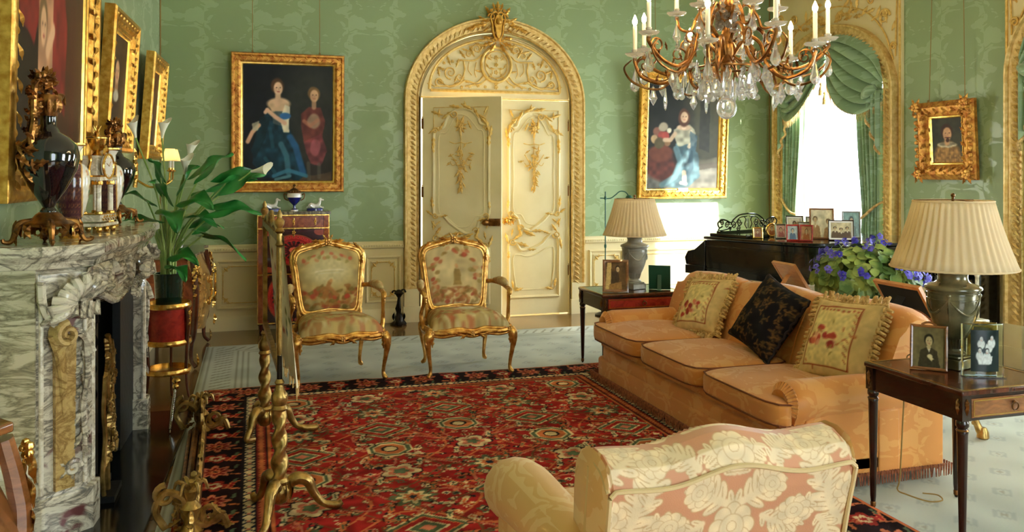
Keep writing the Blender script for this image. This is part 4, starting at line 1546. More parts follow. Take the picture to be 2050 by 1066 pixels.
# jambs: chamfered piers
for nm, s, y0 in (('near', 1, 3.90), ('far', -1, 5.70)):
    pier = [(y0, 0), (y0, .20), (y0 + s * .13, .35), (y0 + s * .22, .36), (y0 + s * .22, 0)]
    m = MB()
    fx_poly(m, pier, 0.02, 1.13)
    # plinth
    pl2 = [(y0 - s * .02, 0), (y0 - s * .02, .22), (y0 + s * .12, .38), (y0 + s * .24, .385), (y0 + s * .24, 0)]
    fx_poly(m, pl2, 0.0, .20)
    o = obj('jamb', m, 'marble', tF, off=FO, ang=30, bevel=.006)
    # chamfer face ornament plane: u across the chamfer, v up
    a = np.array(F(y0, .20, 0))
    b = np.array(F(y0 + s * .13, .35, 0))
    ex = (b - a) / np.linalg.norm(b - a)
    nz = np.array([ex[1], -ex[0], 0]) * (1 if s > 0 else -1)
    if nz[0] < 0:
        nz = -nz
    cp = plane(a, ex, (0, 0, 1), nz)
    Wc = np.linalg.norm(b - a)
    m = MB()
    # corner mouldings up the pier
    for u in (.008, Wc - .008):
        m.tube([cp(u, .22, .004), cp(u, 1.10, .004)], .010, 8)
    m.tube([F(y0 + s * .215, .355, .2), F(y0 + s * .215, .355, .98)], .014, 8)
    m.tube([F(y0 - s * .0, .03, .2), F(y0 - s * .0, .03, 1.1)], .008, 8)
    obj('pier_moulding', m, 'marble_white', tF, off=FO)
    m = MB()
    m.prism([(Wc * .30, .22), (Wc * .70, .22), (Wc * .72, .88), (Wc * .5, .93), (Wc * .28, .88)], lambda u, v: cp(u, v, 0), lambda u, v: cp(u, v, .018 + .03 * max(0, (v - .6))))
    # console scroll
    for w_ in np.linspace(.0, .05, 5):
        spiral(m, lambda u, v, w=0, w_=w_: cp(u, v, w_ + .01), Wc * .45, .875, .05, 1.5, PI / 2, 1, .016)
    m.tube([cp(Wc * .45 - .05, .875, .03), cp(Wc * .35, .80, .03), cp(Wc * .42, .70, .03), cp(Wc * .48, .5, .015)], [.02, .024, .018, .006], 8)
    obj('console', m, 'marble_ochre', tF, off=FO)
    # scallop shell at the head of the pier
    m = MB()
    for k in range(9):
        an = PI * .22 + PI * .95 * k / 8
        L = .13 + .02 * math.sin(k)
        c0 = (Wc * .75, 1.00)
        pts = [cp(c0[0] + L * t * math.cos(an), c0[1] + L * t * math.sin(an) * .8, .02 + .05 * math.sin(PI * t * .8)) for t in np.linspace(.1, 1, 7)]
        m.tube(pts, [.006, .014, .021, .018], 8)
    for k in range(7):
        t = k / 6
        m.tube([cp(Wc * (.15 + .95 * t) - .03, .92 + .03 * t, .02), cp(Wc * (.15 + .95 * t), .955 + .02 * math.sin(k), .05), cp(Wc * (.2 + .95 * t), 1.0, .04)], [.008, .02, .008], 7)
    rod(m, lambda u, v, w=0: cp(u, v, .035), [(-.01, 1.10), (.0, 1.0), (.04, .93), (.10, .895), (.17, .86), (.21, .78)], .018)
    rod(m, lambda u, v, w=0: cp(u, v, .03), [(Wc * .9, .86), (Wc * .95, .7), (Wc * .85, .55), (Wc * .9, .42)], .012)
    for k in range(10):
        leaf(m, lambda u, v, w=0: cp(u, v, .018 + w), Wc * .86, .84 - .05 * k, -PI / 2 + (.5 if k % 2 else -.5), .07, .035)
    spiral(m, lambda u, v, w=0: cp(u, v, .02), Wc * .66, .30, .035, 1.5, 0, 1, .012)
    for k in range(5):
        leaf(m, lambda u, v, w=0: cp(u, v, .012 + w), Wc * .6, .3, k * 1.25, .06, .03)
    obj('carved_shell', m, 'marble', tF, off=FO)
# side slab
m = MB()
fx_poly(m, [(3.905, .0), (3.905, .195), (3.96, .195), (3.96, 0)], .2, 1.13)
m.bx(-3, -2.9, 0, .01, 0, .01) if False else None
# the marble facing that runs beside the pier on the wall
fx_poly(m, [(3.885, -.005), (3.885, .19), (3.904, .19), (3.904, -.005)], 0.0, 1.15)
obj('side_slab', m, 'marble_slab', tF, off=FO, ang=30)
# breast between wall and jambs: marble slab side facing the camera
# lintel with serpentine lower edge and carved centre
m = MB()
ly = np.linspace(4.10, 5.50, 41)


def lint(y):
    t = (y - 4.8) / .70
    return .965 + .03 * math.cos(t * PI * 2) - .05 * max(0, 1 - abs(t) * 3.2) + .05 * max(0, abs(t) - .6)


dl = lambda y: .36 + .05 * (1 - ((y - 4.8) / .72) ** 2)
for a, b in zip(ly[:-1], ly[1:]):
    vs = [F(a, .0, lint(a)), F(b, .0, lint(b)), F(b, 0, 1.14), F(a, 0, 1.14), F(a, dl(a), lint(a)), F(b, dl(b), lint(b)), F(b, dl(b), 1.14), F(a, dl(a), 1.14)]
    m.add(vs, [(0, 3, 2, 1), (4, 5, 6, 7), (0, 1, 5, 4), (2, 3, 7, 6), (1, 2, 6, 5), (0, 4, 7, 3)])
obj('frieze', m, 'marble', tF, off=FO, ang=30)
m = MB()
m.tube([F(y, dl(y) - .004, lint(y) + .006) for y in ly], .018, 8)
m.tube([F(y, dl(y) + .002, lint(y) + .045) for y in ly], .008, 8)
q = lambda u, v, w=0: F(u, dl(min(5.5, max(4.1, u))) + w, v)
for s in (-1, 1):
    f = lambda u, v, w=0: q(4.8 + s * u, v, w)
    spiral(m, f, .12, 1.05, .06, 1.5, 0, 1, .024)
    spiral(m, f, .30, 1.06, .05, 1.5, PI, -1, .018)
    spiral(m, f, .50, 1.07, .045, 1.5, 0, 1, .016)
    for k in range(9):
        leaf(m, f, .05 + .065 * k, 1.03 + .03 * (k % 2), .3 + .8 * math.sin(k * 1.7), .10, .05, .01)
for k in range(9):
    an = PI * k / 8
    m.tube([q(4.8 + .10 * t * math.cos(an), 1.02 + .11 * t * math.sin(an), .03 + .05 * math.sin(t * PI * .8)) for t in (.1, .4, .7, 1)], [.008, .016, .02], 7)
for k in range(8):
    floret(m, q, 4.66 + .04 * k, .955 - .035 * math.sin(PI * k / 7), .028, .02)
obj('carved_frieze', m, 'marble', tF, off=FO)
# mantel shelf, moulded, serpentine
m = MB()


def shelf_poly(e):
    P_ = [(3.86 - e, 0), (3.86 - e, .22 + e * .5), (4.0 - e * .7, .40 + e)]
    for k in range(21):
        y = 4.0 + 1.6 * k / 20
        P_.append((y, .41 + .07 * math.sin(PI * k / 20) ** 2 - .015 * math.sin(3 * PI * k / 20) ** 2 + e))
    P_ += [(5.60 + e * .7, .40 + e), (5.74 + e, .22 + e * .5), (5.74 + e, 0)]
    return P_


lv = [(-.05, 1.12), (-.045, 1.14), (-.02, 1.15), (-.012, 1.175), (.005, 1.19), (.018, 1.205), (.02, 1.232), (.012, FZ)]
vs = []
for e, z in lv:
    vs += [F(y, d, z) for y, d in shelf_poly(e)]
k = len(shelf_poly(0))
fs = []
for i in range(len(lv) - 1):
    for j in range(k):
        l = (j + 1) % k
        fs.append((i * k + j, i * k + l, (i + 1) * k + l, (i + 1) * k + j))
fs += [tuple(range(k)), tuple((len(lv) - 1) * k + j for j in range(k))]
m.add(vs, fs)
obj('mantel_shelf', m, 'marble', tF, off=FO, ang=25)
# firebox: dark surround panels with a recess
m = MB()
fx_poly(m, [(4.12, .005), (4.12, .04), (5.48, .04), (5.48, .005)], 0, 1.1)
fx_poly(m, [(4.12, .02), (4.12, .30), (4.15, .30), (4.15, .02)], 0, .98)
fx_poly(m, [(5.45, .02), (5.45, .30), (5.48, .30), (5.48, .02)], 0, .98)
fx_poly(m, [(4.15, .26), (4.15, .30), (4.52, .30), (4.52, .26)], 0, .98)
fx_poly(m, [(5.08, .26), (5.08, .30), (5.45, .30), (5.45, .26)], 0, .98)
for y in (4.56, 4.52):
    m.tube([F(y, .28, .02), F(y, .28, .97)], .012, 6)
obj('iron_firebox', m, 'soot', tF, off=FO, ang=30)
m = MB()
for s, yb in ((1, 4.33), ):
    q = lambda u, v, w=0: F(u, .305 + w, v)
    for k in range(7):
        leaf(m, q, yb + .02 * math.sin(k), .93 - .06 * k, -PI / 2 + .5 * (-1) ** k, .12, .06, .004)
    spiral(m, q, yb + .02, .84, .06, 1.4, 0, 1, .016)
    spiral(m, q, yb, .66, .05, 1.4, PI, -1, .014)
obj('iron_ornament', m, 'iron', tF, off=FO)
# hearth slab
m = MB()
m.prism([(3.75, .0), (5.85, .0), (5.85, .60), (3.75, .60)], lambda y, d: F(y, d, 0.001), lambda y, d: F(y, d, .022))
tag(obj('hearth_slab', m, 'hearth', None, off=F(4.8, .3, 0), ang=30, bevel=.004), 'polished black slate hearth slab in front of the marble fireplace', 'hearth')
bpy.data.objects['hearth_slab'].location = F(4.8, .3, 0)
# gilt fire ornament hanging in the opening
L0 = F(4.40, .34, .02)
tG = thing('andiron', 'tall gilt floral andiron standing in the black fireplace opening', 'andiron', L0)
m = MB()
q = lambda u, v, w=0: F(4.40 + u, .36 + w, v)
rg = random.Random(3)
for k in range(60):
    v = .18 + .56 * k / 60
    leaf(m, q, .03 * math.sin(v * 16) + rg.uniform(-.03, .03), v, rg.uniform(0, 6.28), .05, .024, rg.uniform(-.01, .02))
for k in range(18):
    floret(m, q, rg.uniform(-.04, .04), .2 + .54 * k / 18, .022, rg.uniform(0, .03))
rod(m, q, [(0, .78), (.03, .7), (-.03, .55), (.03, .4), (-.02, .25), (.0, .02)], .014)
rod(m, q, [(.08, .74), (.12, .66), (.10, .5), (.14, .36), (.12, .24), (.18, .18), (.22, .22)], .012)
rod(m, q, [(-.06, .6), (-.1, .45), (-.06, .3), (-.12, .16), (-.08, .03)], .012)
for k in range(16):
    leaf(m, q, .12 + .02 * math.sin(k), .28 + .028 * k, rg.uniform(0, 6.28), .05, .03, .006)
obj('gilt_foliage', m, 'antique_gold', tG, off=L0)
m = MB()
m.box(F(4.40, .36, .035), (.10, .22, .03)).box(F(4.42, .25, .10), (.25, .03, .03))
obj('base', m, 'iron', tG, off=L0)

# ================================================================ GARNITURE ON THE MANTEL
def ewer(loc, rz, sc_, label):
    t = thing('ewer', label, 'ewer', loc, rz, None)
    t.scale = (sc_,) * 3
    m = MB()
    m.lathe([(.03, .125), (.034, .14), (.022, .155), (.03, .17), (.075, .24), (.112, .32), (.122, .375), (.112, .42), (.08, .455), (.045, .475), (.032, .50), (.032, .545), (.034, .55)], 36)
    obj('body', m, 'cobalt', t, ang=60)
    m = MB()
    # pierced scroll base on four feet
    m.lathe([(.10, .075), (.105, .085), (.09, .095), (.07, .10), (.05, .125), (.036, .135)], 24)
    for k in range(4):
        a = k * PI / 2 + PI / 4
        c, s = math.cos(a), math.sin(a)
        P_ = crv([(.05 * c, .05 * s, .10), (.11 * c, .11 * s, .085), (.125 * c, .125 * s, .04), (.14 * c, .14 * s, .012), (.165 * c, .165 * s, .012), (.17 * c, .17 * s, .025)], 5)
        m.tube(P_, [.012, .016, .011, .009, .008], 7)
        q = lambda u, v, w=0, c=c, s=s: ((.115 + w) * c - u * s, (.115 + w) * s + u * c, v)
        for j in range(4):
            leaf(m, q, 0, .05, j * 1.5 + .3, .05, .03, .008)
    for k in range(16):
        a = k * PI / 8
        q = lambda u, v, w=0: ((.10 + w) * math.cos(a + u / .1), (.10 + w) * math.sin(a + u / .1), v)
        leaf(m, q, 0, .085, -PI / 2 + (.6 if k % 2 else -.6), .065, .035, .004)
    obj('ormolu_base', m, 'bronze', t)
    m = MB()
    # neck mount and spout
    m.lathe([(.034, .545), (.038, .56), (.046, .59), (.048, .62), (.042, .635)], 20, fn=lambda r, z, a: r * (1 + (.5 if math.cos(a) > 0 else 0) * max(0, math.cos(a)) ** 3 * max(0, (z - .58)) * 14))
    q = lambda u, v, w=0: (u, -.04 - w, v)
    for k in range(10):
        a = k * 2 * PI / 10
        q = lambda u, v, w=0: ((.042 + w) * math.cos(a + u / .05), (.042 + w) * math.sin(a + u / .05), v)
        leaf(m, q, 0, .56, PI / 2, .06, .03, .004)
    m.tube(crv([(.05, 0, .625), (.085, 0, .635), (.10, 0, .60)], 5), [.02, .012, .004], 8)
    # leafy handle arching over
    hp = crv([(-.09, 0, .38), (-.10, 0, .45), (-.085, 0, .52), (-.085, 0, .60), (-.075, 0, .68), (-.04, 0, .715), (.0, 0, .70), (.012, 0, .66)], 6)
    m.tube(hp, [.014, .016, .014, .014, .016, .012], 8)
    rr = random.Random(9)
    for i, p in enumerate(hp):
        for j in range(2):
            q = lambda u, v, w=0, p=p: (p[0] + u, p[1] + (w + .01) * (-1 if j else 1), p[2] + v)
            leaf(m, q, 0, 0, rr.uniform(0, 6.28), .045, .026)
    for k in range(9):
        m.ball((-.05 + .03 * math.cos(k * .9), .02 * math.sin(k), .70 + .02 * math.sin(k * 1.7)), .014, 6, 4)
    # leaf spray where the handle meets the body
    for k in range(12):
        a = rr.uniform(0, 6.28)
        q = lambda u, v, w=0: ((-.118 - w) * math.cos(u / .115) * 1.0, (-.118 - w) * math.sin(u / .115), .36 + v)
        leaf(m, q, rr.uniform(-.03, .03), rr.uniform(-.05, .05), a, .06, .032, .004)
    obj('ormolu_handle', m, 'bronze', t)
    return t


ya = 4.05
ewer(F(ya, .20, FZ), math.radians(62), 1.0, 'black glazed ewer with bronze mounts at the camera end of the mantelpiece')
ewer(F(5.55, .20, FZ), math.radians(60), .84, 'black glazed ewer with bronze mounts at the plant end of the mantelpiece')


def porcelain_art():
    A = Art(140, 90, (70, 34, 44), 5, .3)
    for i in range(24):
        for j in range(12):
            x, y = (i + .5 * (j % 2)) / 24, (j + .5) / 12
            A.e(x, y, .016, .024, (150, 96, 60), wob=0, soft=.4)
            A.e(x, y, .010, .016, (44, 18, 40), wob=0)
    for cx in (.25, .75):
        A.e(cx, .42, .13, .47, (214, 166, 80), wob=0, soft=.05)
        A.e(cx, .42, .115, .43, (236, 232, 218), wob=0, soft=.05)
        for k in range(9):
            A.e(cx + .035 * math.sin(k * 2.3), .42 + .16 * math.cos(k * 1.7), .018, .03, [(176, 104, 60), (120, 140, 110), (200, 150, 110)][k % 3], wob=.03)
    A.l([(0, .02), (1, .02)], .03, (216, 172, 90))
    return A.done()


PORC = porcelain_art()


def vase(loc, rz, label):
    t = thing('porcelain_vase', label, 'vase', loc, rz)
    prof = np.array(crv([(.035, .0), (.05, .04), (.068, .10), (.078, .17), (.076, .22), (.064, .26), (.040, .28)], 8))

    def fn(U, V):
        r = np.interp(V, np.linspace(0, 1, len(prof)), prof[:, 0])
        z = np.interp(V, np.linspace(0, 1, len(prof)), prof[:, 1]) + .07
        return r * np.cos(U * 2 * PI), r * np.sin(U * 2 * PI), z
    grid('body', 96, 60, fn, 'porcelain_paint', t, img=PORC)
    m = MB()
    m.lathe([(.05, 0), (.055, .012), (.05, .02), (.030, .03), (.026, .05), (.036, .07), (.034, .075)], 24)
    m.lathe([(.040, .348), (.044, .355), (.036, .365)], 24)
    m.lathe([(.052, .425), (.066, .432), (.066, .44), (.05, .44)], 24)
    for s in (-1, 1):
        m.tube(crv([(s * .06, 0, .33), (s * .085, 0, .37), (s * .08, 0, .41), (s * .05, 0, .42)], 5), .007, 7)
    obj('gilt_mount', m, 'ormolu', t, ang=50)
    m = MB()
    m.lathe([(.036, .36), (.036, .40), (.052, .428)], 24)
    obj('neck', m, 'white_glaze', t, ang=60)
    return t


vase(F(4.36, .22, FZ), -1.6, 'purple scale porcelain vase with white panel between the near ewer and the clock')
vase(F(5.20, .22, FZ), -1.7, 'purple scale porcelain vase with white panel between the clock and the far ewer')
# clock: a small temple
cl = F(4.80, .24, FZ)
t = thing('mantel_clock', 'white marble and gilt temple clock with columns, topped by an urn', 'clock', cl, lz - .2)
m = MB()
m.box((0, 0, .038), (.22, .13, .016)).box((0, 0, .072), (.20, .115, .035))
obj('base', m, 'marble_white', t, bevel=.003)
m = MB()
for sx in (-1, 0, 1):
    for sy in (-1, 1):
        m.lathe([(.010, 0), (.014, .008), (.014, .022), (.010, .03)], 12, (sx * .085, sy * .045, 0))
for k in range(12):
    q = lambda u, v, w=0: (u, -.060 - w, v)
    leaf(m, q, -.085 + .0155 * k, .072, (.7 if k % 2 else -.7), .02, .01)
m.box((0, 0, .092), (.205, .12, .005))
obj('gilt_feet', m, 'ormolu', t)
for sx in (-1, 1):
    for sy in (-1, 1):
        m = MB()
        m.lathe([(.018, .094), (.018, .10), (.013, .106), (.013, .245), (.019, .255), (.019, .262)], 14, (sx * .072, sy * .038, 0), fn=lambda r, z, a: r * (1 + .06 * math.cos(8 * a)))
        obj('column', m, 'marble_white', t)
        m = MB()
        m.lathe([(.019, .24), (.021, .25), (.019, .262)], 12, (sx * .072, sy * .038, 0)).lathe([(.020, .094), (.020, .103), (.014, .107)], 12, (sx * .072, sy * .038, 0))
        obj('capital', m, 'ormolu', t)
m = MB()
m.box((0, 0, .272), (.21, .12, .018)).box((0, .01, .335), (.13, .075, .11))
obj('entablature', m, 'marble_white', t, bevel=.003)
m = MB()
m.box((0, 0, .285), (.19, .11, .008))
m.lathe([(.03, .39), (.02, .40), (.014, .41), (.03, .425), (.045, .46), (.048, .475), (.052, .478), (.052, .484), (.03, .492), (.012, .50), (.014, .508), (.004, .52)], 20)
for s in (-1, 1):
    m.tube(crv([(s * .105, 0, .28), (s * .10, 0, .32), (s * .08, 0, .36), (s * .085, 0, .39)], 5), [.012, .008, .01], 7)
    leaf(m, lambda u, v, w=0: (u, -.04 - w, v), s * .03, .40, PI / 2 + s * .8, .06, .03)
for k in range(5):
    a = k * 2 * PI / 5
    m.tube([(0, 0, .51), (.02 * math.cos(a), .02 * math.sin(a), .545)], [.006, .002], 5)
obj('urn_finial', m, 'ormolu', t)
m = MB()
m.tube([(0, -.046, .335), (0, -.058, .335)], [.062, .060], 28)
obj('dial', m, 'white_glaze', t, label='white round dial')
m = MB()
m.tube([(.062 * math.cos(a), -.058, .335 + .062 * math.sin(a)) for a in np.linspace(0, 2 * PI, 30)[:-1]], .006, 6, closed=True)
for k in range(12):
    a = k * PI / 6
    m.tube([(.046 * math.cos(a), -.0595, .335 + .046 * math.sin(a)), (.054 * math.cos(a), -.0595, .335 + .054 * math.sin(a))], .0015, 4)
m.tube([(0, -.061, .335), (.02, -.061, .36)], .0015, 4).tube([(0, -.061, .335), (-.03, -.061, .35)], .0015, 4)
obj('bezel', m, 'ormolu', t)

# ================================================================ WALL SCONCE
s0 = F(7.30, .0, 1.53)
t = thing('wall_sconce', 'gilt wall sconce with two small beige candle shades, above the arum lilies', 'wall lamp', s0)
m = MB()
q = lambda u, v, w=0: (s0[0] + .015 + w, s0[1] + u, s0[2] + v)
for k in range(8):
    leaf(m, q, 0, -.08 + .03 * k, PI / 2 + (.6 if k % 2 else -.6), .09, .045, .006)
m.tube(crv([q(0, -.1), q(0, 0, .01), q(0, .12)], 4), .016, 7)
for s in (-1, 1):
    m.tube(crv([q(0, -.04, .01), q(s * .05, -.10, .12), q(s * .13, -.06, .25), q(s * .12, .02, .27)], 6), .008, 7)
    m.lathe([(.008, 0), (.025, .008), (.027, .014), (.012, .02), (.012, .035)], 14, q(s * .12, .02, .27))
obj('gilt_arms', m, 'ormolu', t, off=s0)
for s in (-1, 1):
    c = q(s * .12, .04, .27)
    m = MB()
    m.lathe([(.010, 0), (.010, .085), (.003, .09)], 12, c)
    obj('candle', m, 'candle', t, off=s0)
    m = MB()
    m.lathe([(.062, .07), (.036, .165), (.034, .165), (.060, .07)], 24, c)
    obj('lamp_shade', m, 'shade', t, off=s0)
    lamp('sconce_bulb', 'POINT', (c[0], c[1], c[2] + .11), 1.2, (1, .72, .42), radius=.02).parent = None

# ================================================================ CHANDELIER
CX, CY = 2.49, 4.14
t = thing('chandelier', 'gilt bronze chandelier with lit candles and hanging crystal drops', 'chandelier', (CX, CY, 1.85))
O = (CX, CY, 1.85)
m = MB()
m.lathe([(.004, 2.06), (.02, 2.08), (.03, 2.11), (.018, 2.13), (.03, 2.16), (.05, 2.20), (.055, 2.24), (.035, 2.28), (.022, 2.34), (.03, 2.42), (.05, 2.46), (.03, 2.52), (.018, 2.6), (.03, 2.72), (.045, 2.78), (.02, 2.85), (.01, 3.0), (.01, 4.25)], 16, (CX, CY, 0))
m.lathe([(.02, 4.2), (.09, 4.25), (.10, 4.3)], 20, (CX, CY, 0))
obj('stem', m, 'bronze', t, off=O)
rc = random.Random(12)
drops = []


def pend(kind, p, s=1.0):
    drops.append((kind, p, s))


def drop_mesh(kind, p, s, rot):
    s *= 1.32
    m = MB()
    if kind == 'pear':
        pr = [(.001, -.0), (.006, -.012), (.012, -.035), (.021, -.06), (.022, -.07), (.014, -.085), (.001, -.092)]
        m.lathe([(r * s, z * s) for r, z in pr][::-1], 7, p, sq=.55)
    elif kind == 'icicle':
        pr = [(.001, 0), (.009, -.012), (.011, -.03), (.021, -.055), (.013, -.07), (.001, -.088)]
        m.lathe([(r * s, z * s) for r, z in pr][::-1], 6, p)
    elif kind == 'blade':
        pr = [(.001, 0), (.006, -.02), (.010, -.06), (.006, -.085), (.001, -.095)]
        m.lathe([(r * s, z * s) for r, z in pr][::-1], 5, p, sq=.6)
    else:
        m.ball((p[0], p[1], p[2] - .016 * s), .016 * s, 10, 7)
    return m


arms = []
NA = 10
for k in range(NA):
    a = 2 * PI * k / NA + .22
    R_ = .54 if k % 2 else .50
    zc = 2.27 if k % 2 else 2.20
    arms.append((a, R_, zc, 0))
for k in range(6):
    a = 2 * PI * k / 6 + .5
    arms.append((a, .27, 2.43, 1))
for (a, R_, zc, tier) in arms:
    ca, sa = math.cos(a), math.sin(a)
    f = lambda r, z, s=0: (CX + r * ca - s * sa, CY + r * sa + s * ca, z)
    m = MB()
    if tier == 0:
        m.tube(crv([f(.03, zc - .02), f(.12, zc + .08), f(.20, zc + .04), f(.24, zc - .08), f(.34, zc - .155), f(.46, zc - .12), f(R_, zc - .04), f(R_, zc - .015)], 7), [.010, .011, .010, .009], 7)
        q = lambda u, v, w=0: f(u, v, w)
        spiral(m, q, R_ - .055, zc - .055, .045, 1.4, 0, 1, .006, w=0)
        spiral(m, q, .26, zc + .0, .05, 1.5, -PI / 2, -1, .006, w=0)
        m.tube(crv([f(.24, zc - .08, .02), f(.36, zc - .19, .04), f(.50, zc - .16, .05), f(.56, zc - .08, .05), f(.52, zc - .03, .05)], 6), [.006, .007, .004], 6)
        for j in range(6):
            leaf(m, q, .22 + .05 * j, zc - .10 - .03 * math.sin(j), (-1) ** j * 1.3, .045, .02, .003)
    else:
        m.tube(crv([f(.03, zc - .05), f(.10, zc + .04), f(.16, zc - .02), f(.19, zc - .09), f(.25, zc - .08), f(R_, zc - .01)], 7), [.009, .009, .007], 7)
    arm = obj('arm', m, 'bronze', t, off=O)
    cp_ = f(R_, zc)
    m = MB()
    m.lathe([(.010, -.03), (.014, -.02), (.010, -.008), (.045, .0), (.058, .010), (.052, .014), (.016, .008), (.018, .018), (.020, .03), (.015, .034)], 12, cp_, fn=lambda r, z, aa: r * (1 + .07 * math.cos(6 * aa)))
    obj('drip_pan', m, 'crystal', arm, off=O)
    m = MB()
    m.lathe([(.0115, .02), (.0115, .165), (.008, .170)], 12, cp_)
    obj('candle', m, 'candle', arm, off=O)
    m = MB()
    m.lathe([(.005, .168), (.013, .182), (.014, .195), (.007, .215), (.001, .228)], 10, cp_)
    obj('flame_bulb', m, 'flame', arm, off=O)
    if tier == 0:
        lamp('candle_light', 'POINT', (cp_[0], cp_[1], cp_[2] + .20), 10.0, (1.0, .70, .34), radius=.012)
    # drops below the arm
    if tier == 0:
        pend('pear', f(R_ - .0, zc - .075), 1.05)
        pend('icicle', f(.40, zc - .17, .02), .95)
        pend(['icicle', 'blade', 'pear'][int(a * 7) % 3], f(.33, zc - .18, -.03), 1.0)
        pend('blade' if rc.random() < .4 else 'icicle', f(.24, zc - .12, .03), .95)
    else:
        pend('icicle', f(.22, zc - .11), 1.0)
        pend('pear', f(R_, zc - .04), .9)
# lower ring of pendants and central ball
for k in range(8):
    a = 2 * PI * k / 8
    pend('pear' if k % 2 else 'icicle', (CX + .14 * math.cos(a), CY + .14 * math.sin(a), 2.07), 1.0)
for k in range(6):
    a = 2 * PI * k / 6 + .3
    pend('ball', (CX + .25 * math.cos(a), CY + .25 * math.sin(a), 1.995), .9)
    pend('blade', (CX + .07 * math.cos(a), CY + .07 * math.sin(a), 2.08), 1.1)
for kind, p, s in drops:
    o = obj('crystal_drop', drop_mesh(kind, p, s, 0), 'crystal', t, off=O, ang=20)
m = MB()
m.ball((CX, CY, 1.905), .055, 22, 12, (1, 1, 1.15))
m.lathe([(.006, 1.96), (.018, 1.975), (.024, 2.0), (.012, 2.03), (.004, 2.06)], 8, (CX, CY, 0))
obj('crystal_ball', m, 'crystal', t, off=O, ang=22, label='large faceted crystal ball at the lowest point')
# crystal spires and rosettes standing round the stem
for k in range(10):
    a = 2 * PI * k / 10 + .1
    for r, z, s in [(.12, 2.30, 1.2), (.20, 2.24, 1.0), (.07, 2.42, 1.2), (.32, 2.20, .9), (.16, 2.44, 1.0)]:
        if (k + int(r * 100)) % 2:
            m = MB()
            m.lathe([(u * s, v * s) for u, v in ((.002, 0), (.022, .008), (.008, .02), (.017, .03), (.007, .042), (.012, .055), (.004, .07), (.001, .09))], 6, (CX + r * math.cos(a), CY + r * math.sin(a), z))
            obj('crystal_spire', m, 'crystal', t, off=O, ang=20)
for k in range(12):
    a = 2 * PI * k / 12
    m = MB()
    m.lathe([(.002, 0), (.013, .01), (.006, .024), (.013, .036), (.016, .05), (.006, .075), (.01, .09), (.003, .10)], 6, (CX + .17 * math.cos(a), CY + .17 * math.sin(a), 2.03 + .015 * (k % 2)))
    obj('crystal_spire', m, 'crystal', t, off=O, ang=20)
for k in range(14):
    a = 2 * PI * k / 14
    m = MB()
    c = np.array((CX + .05 * math.cos(a), CY + .05 * math.sin(a), 2.36 + .05 * (k % 2)))
    for j in range(5):
        b = j * 2 * PI / 5
        m.ball(c + np.array([-math.sin(a) * math.cos(b), math.cos(a) * math.cos(b), math.sin(b)]) * .014, .014, 5, 3)
    obj('crystal_rosette', m, 'crystal', t, off=O, ang=20)
m = MB()
m.tube([(CX + .17 * math.cos(a), CY + .17 * math.sin(a), 2.125) for a in np.linspace(0, 2 * PI, 40)[:-1]], .006, 6, closed=True)
for k in range(10):
    a = 2 * PI * k / 10 + .1
    m.tube(crv([(CX + .03 * math.cos(a), CY + .03 * math.sin(a), 2.2), (CX + .10 * math.cos(a), CY + .10 * math.sin(a), 2.15), (CX + .17 * math.cos(a), CY + .17 * math.sin(a), 2.125)], 4), .005, 5)
obj('ring', m, 'bronze', t, off=O)

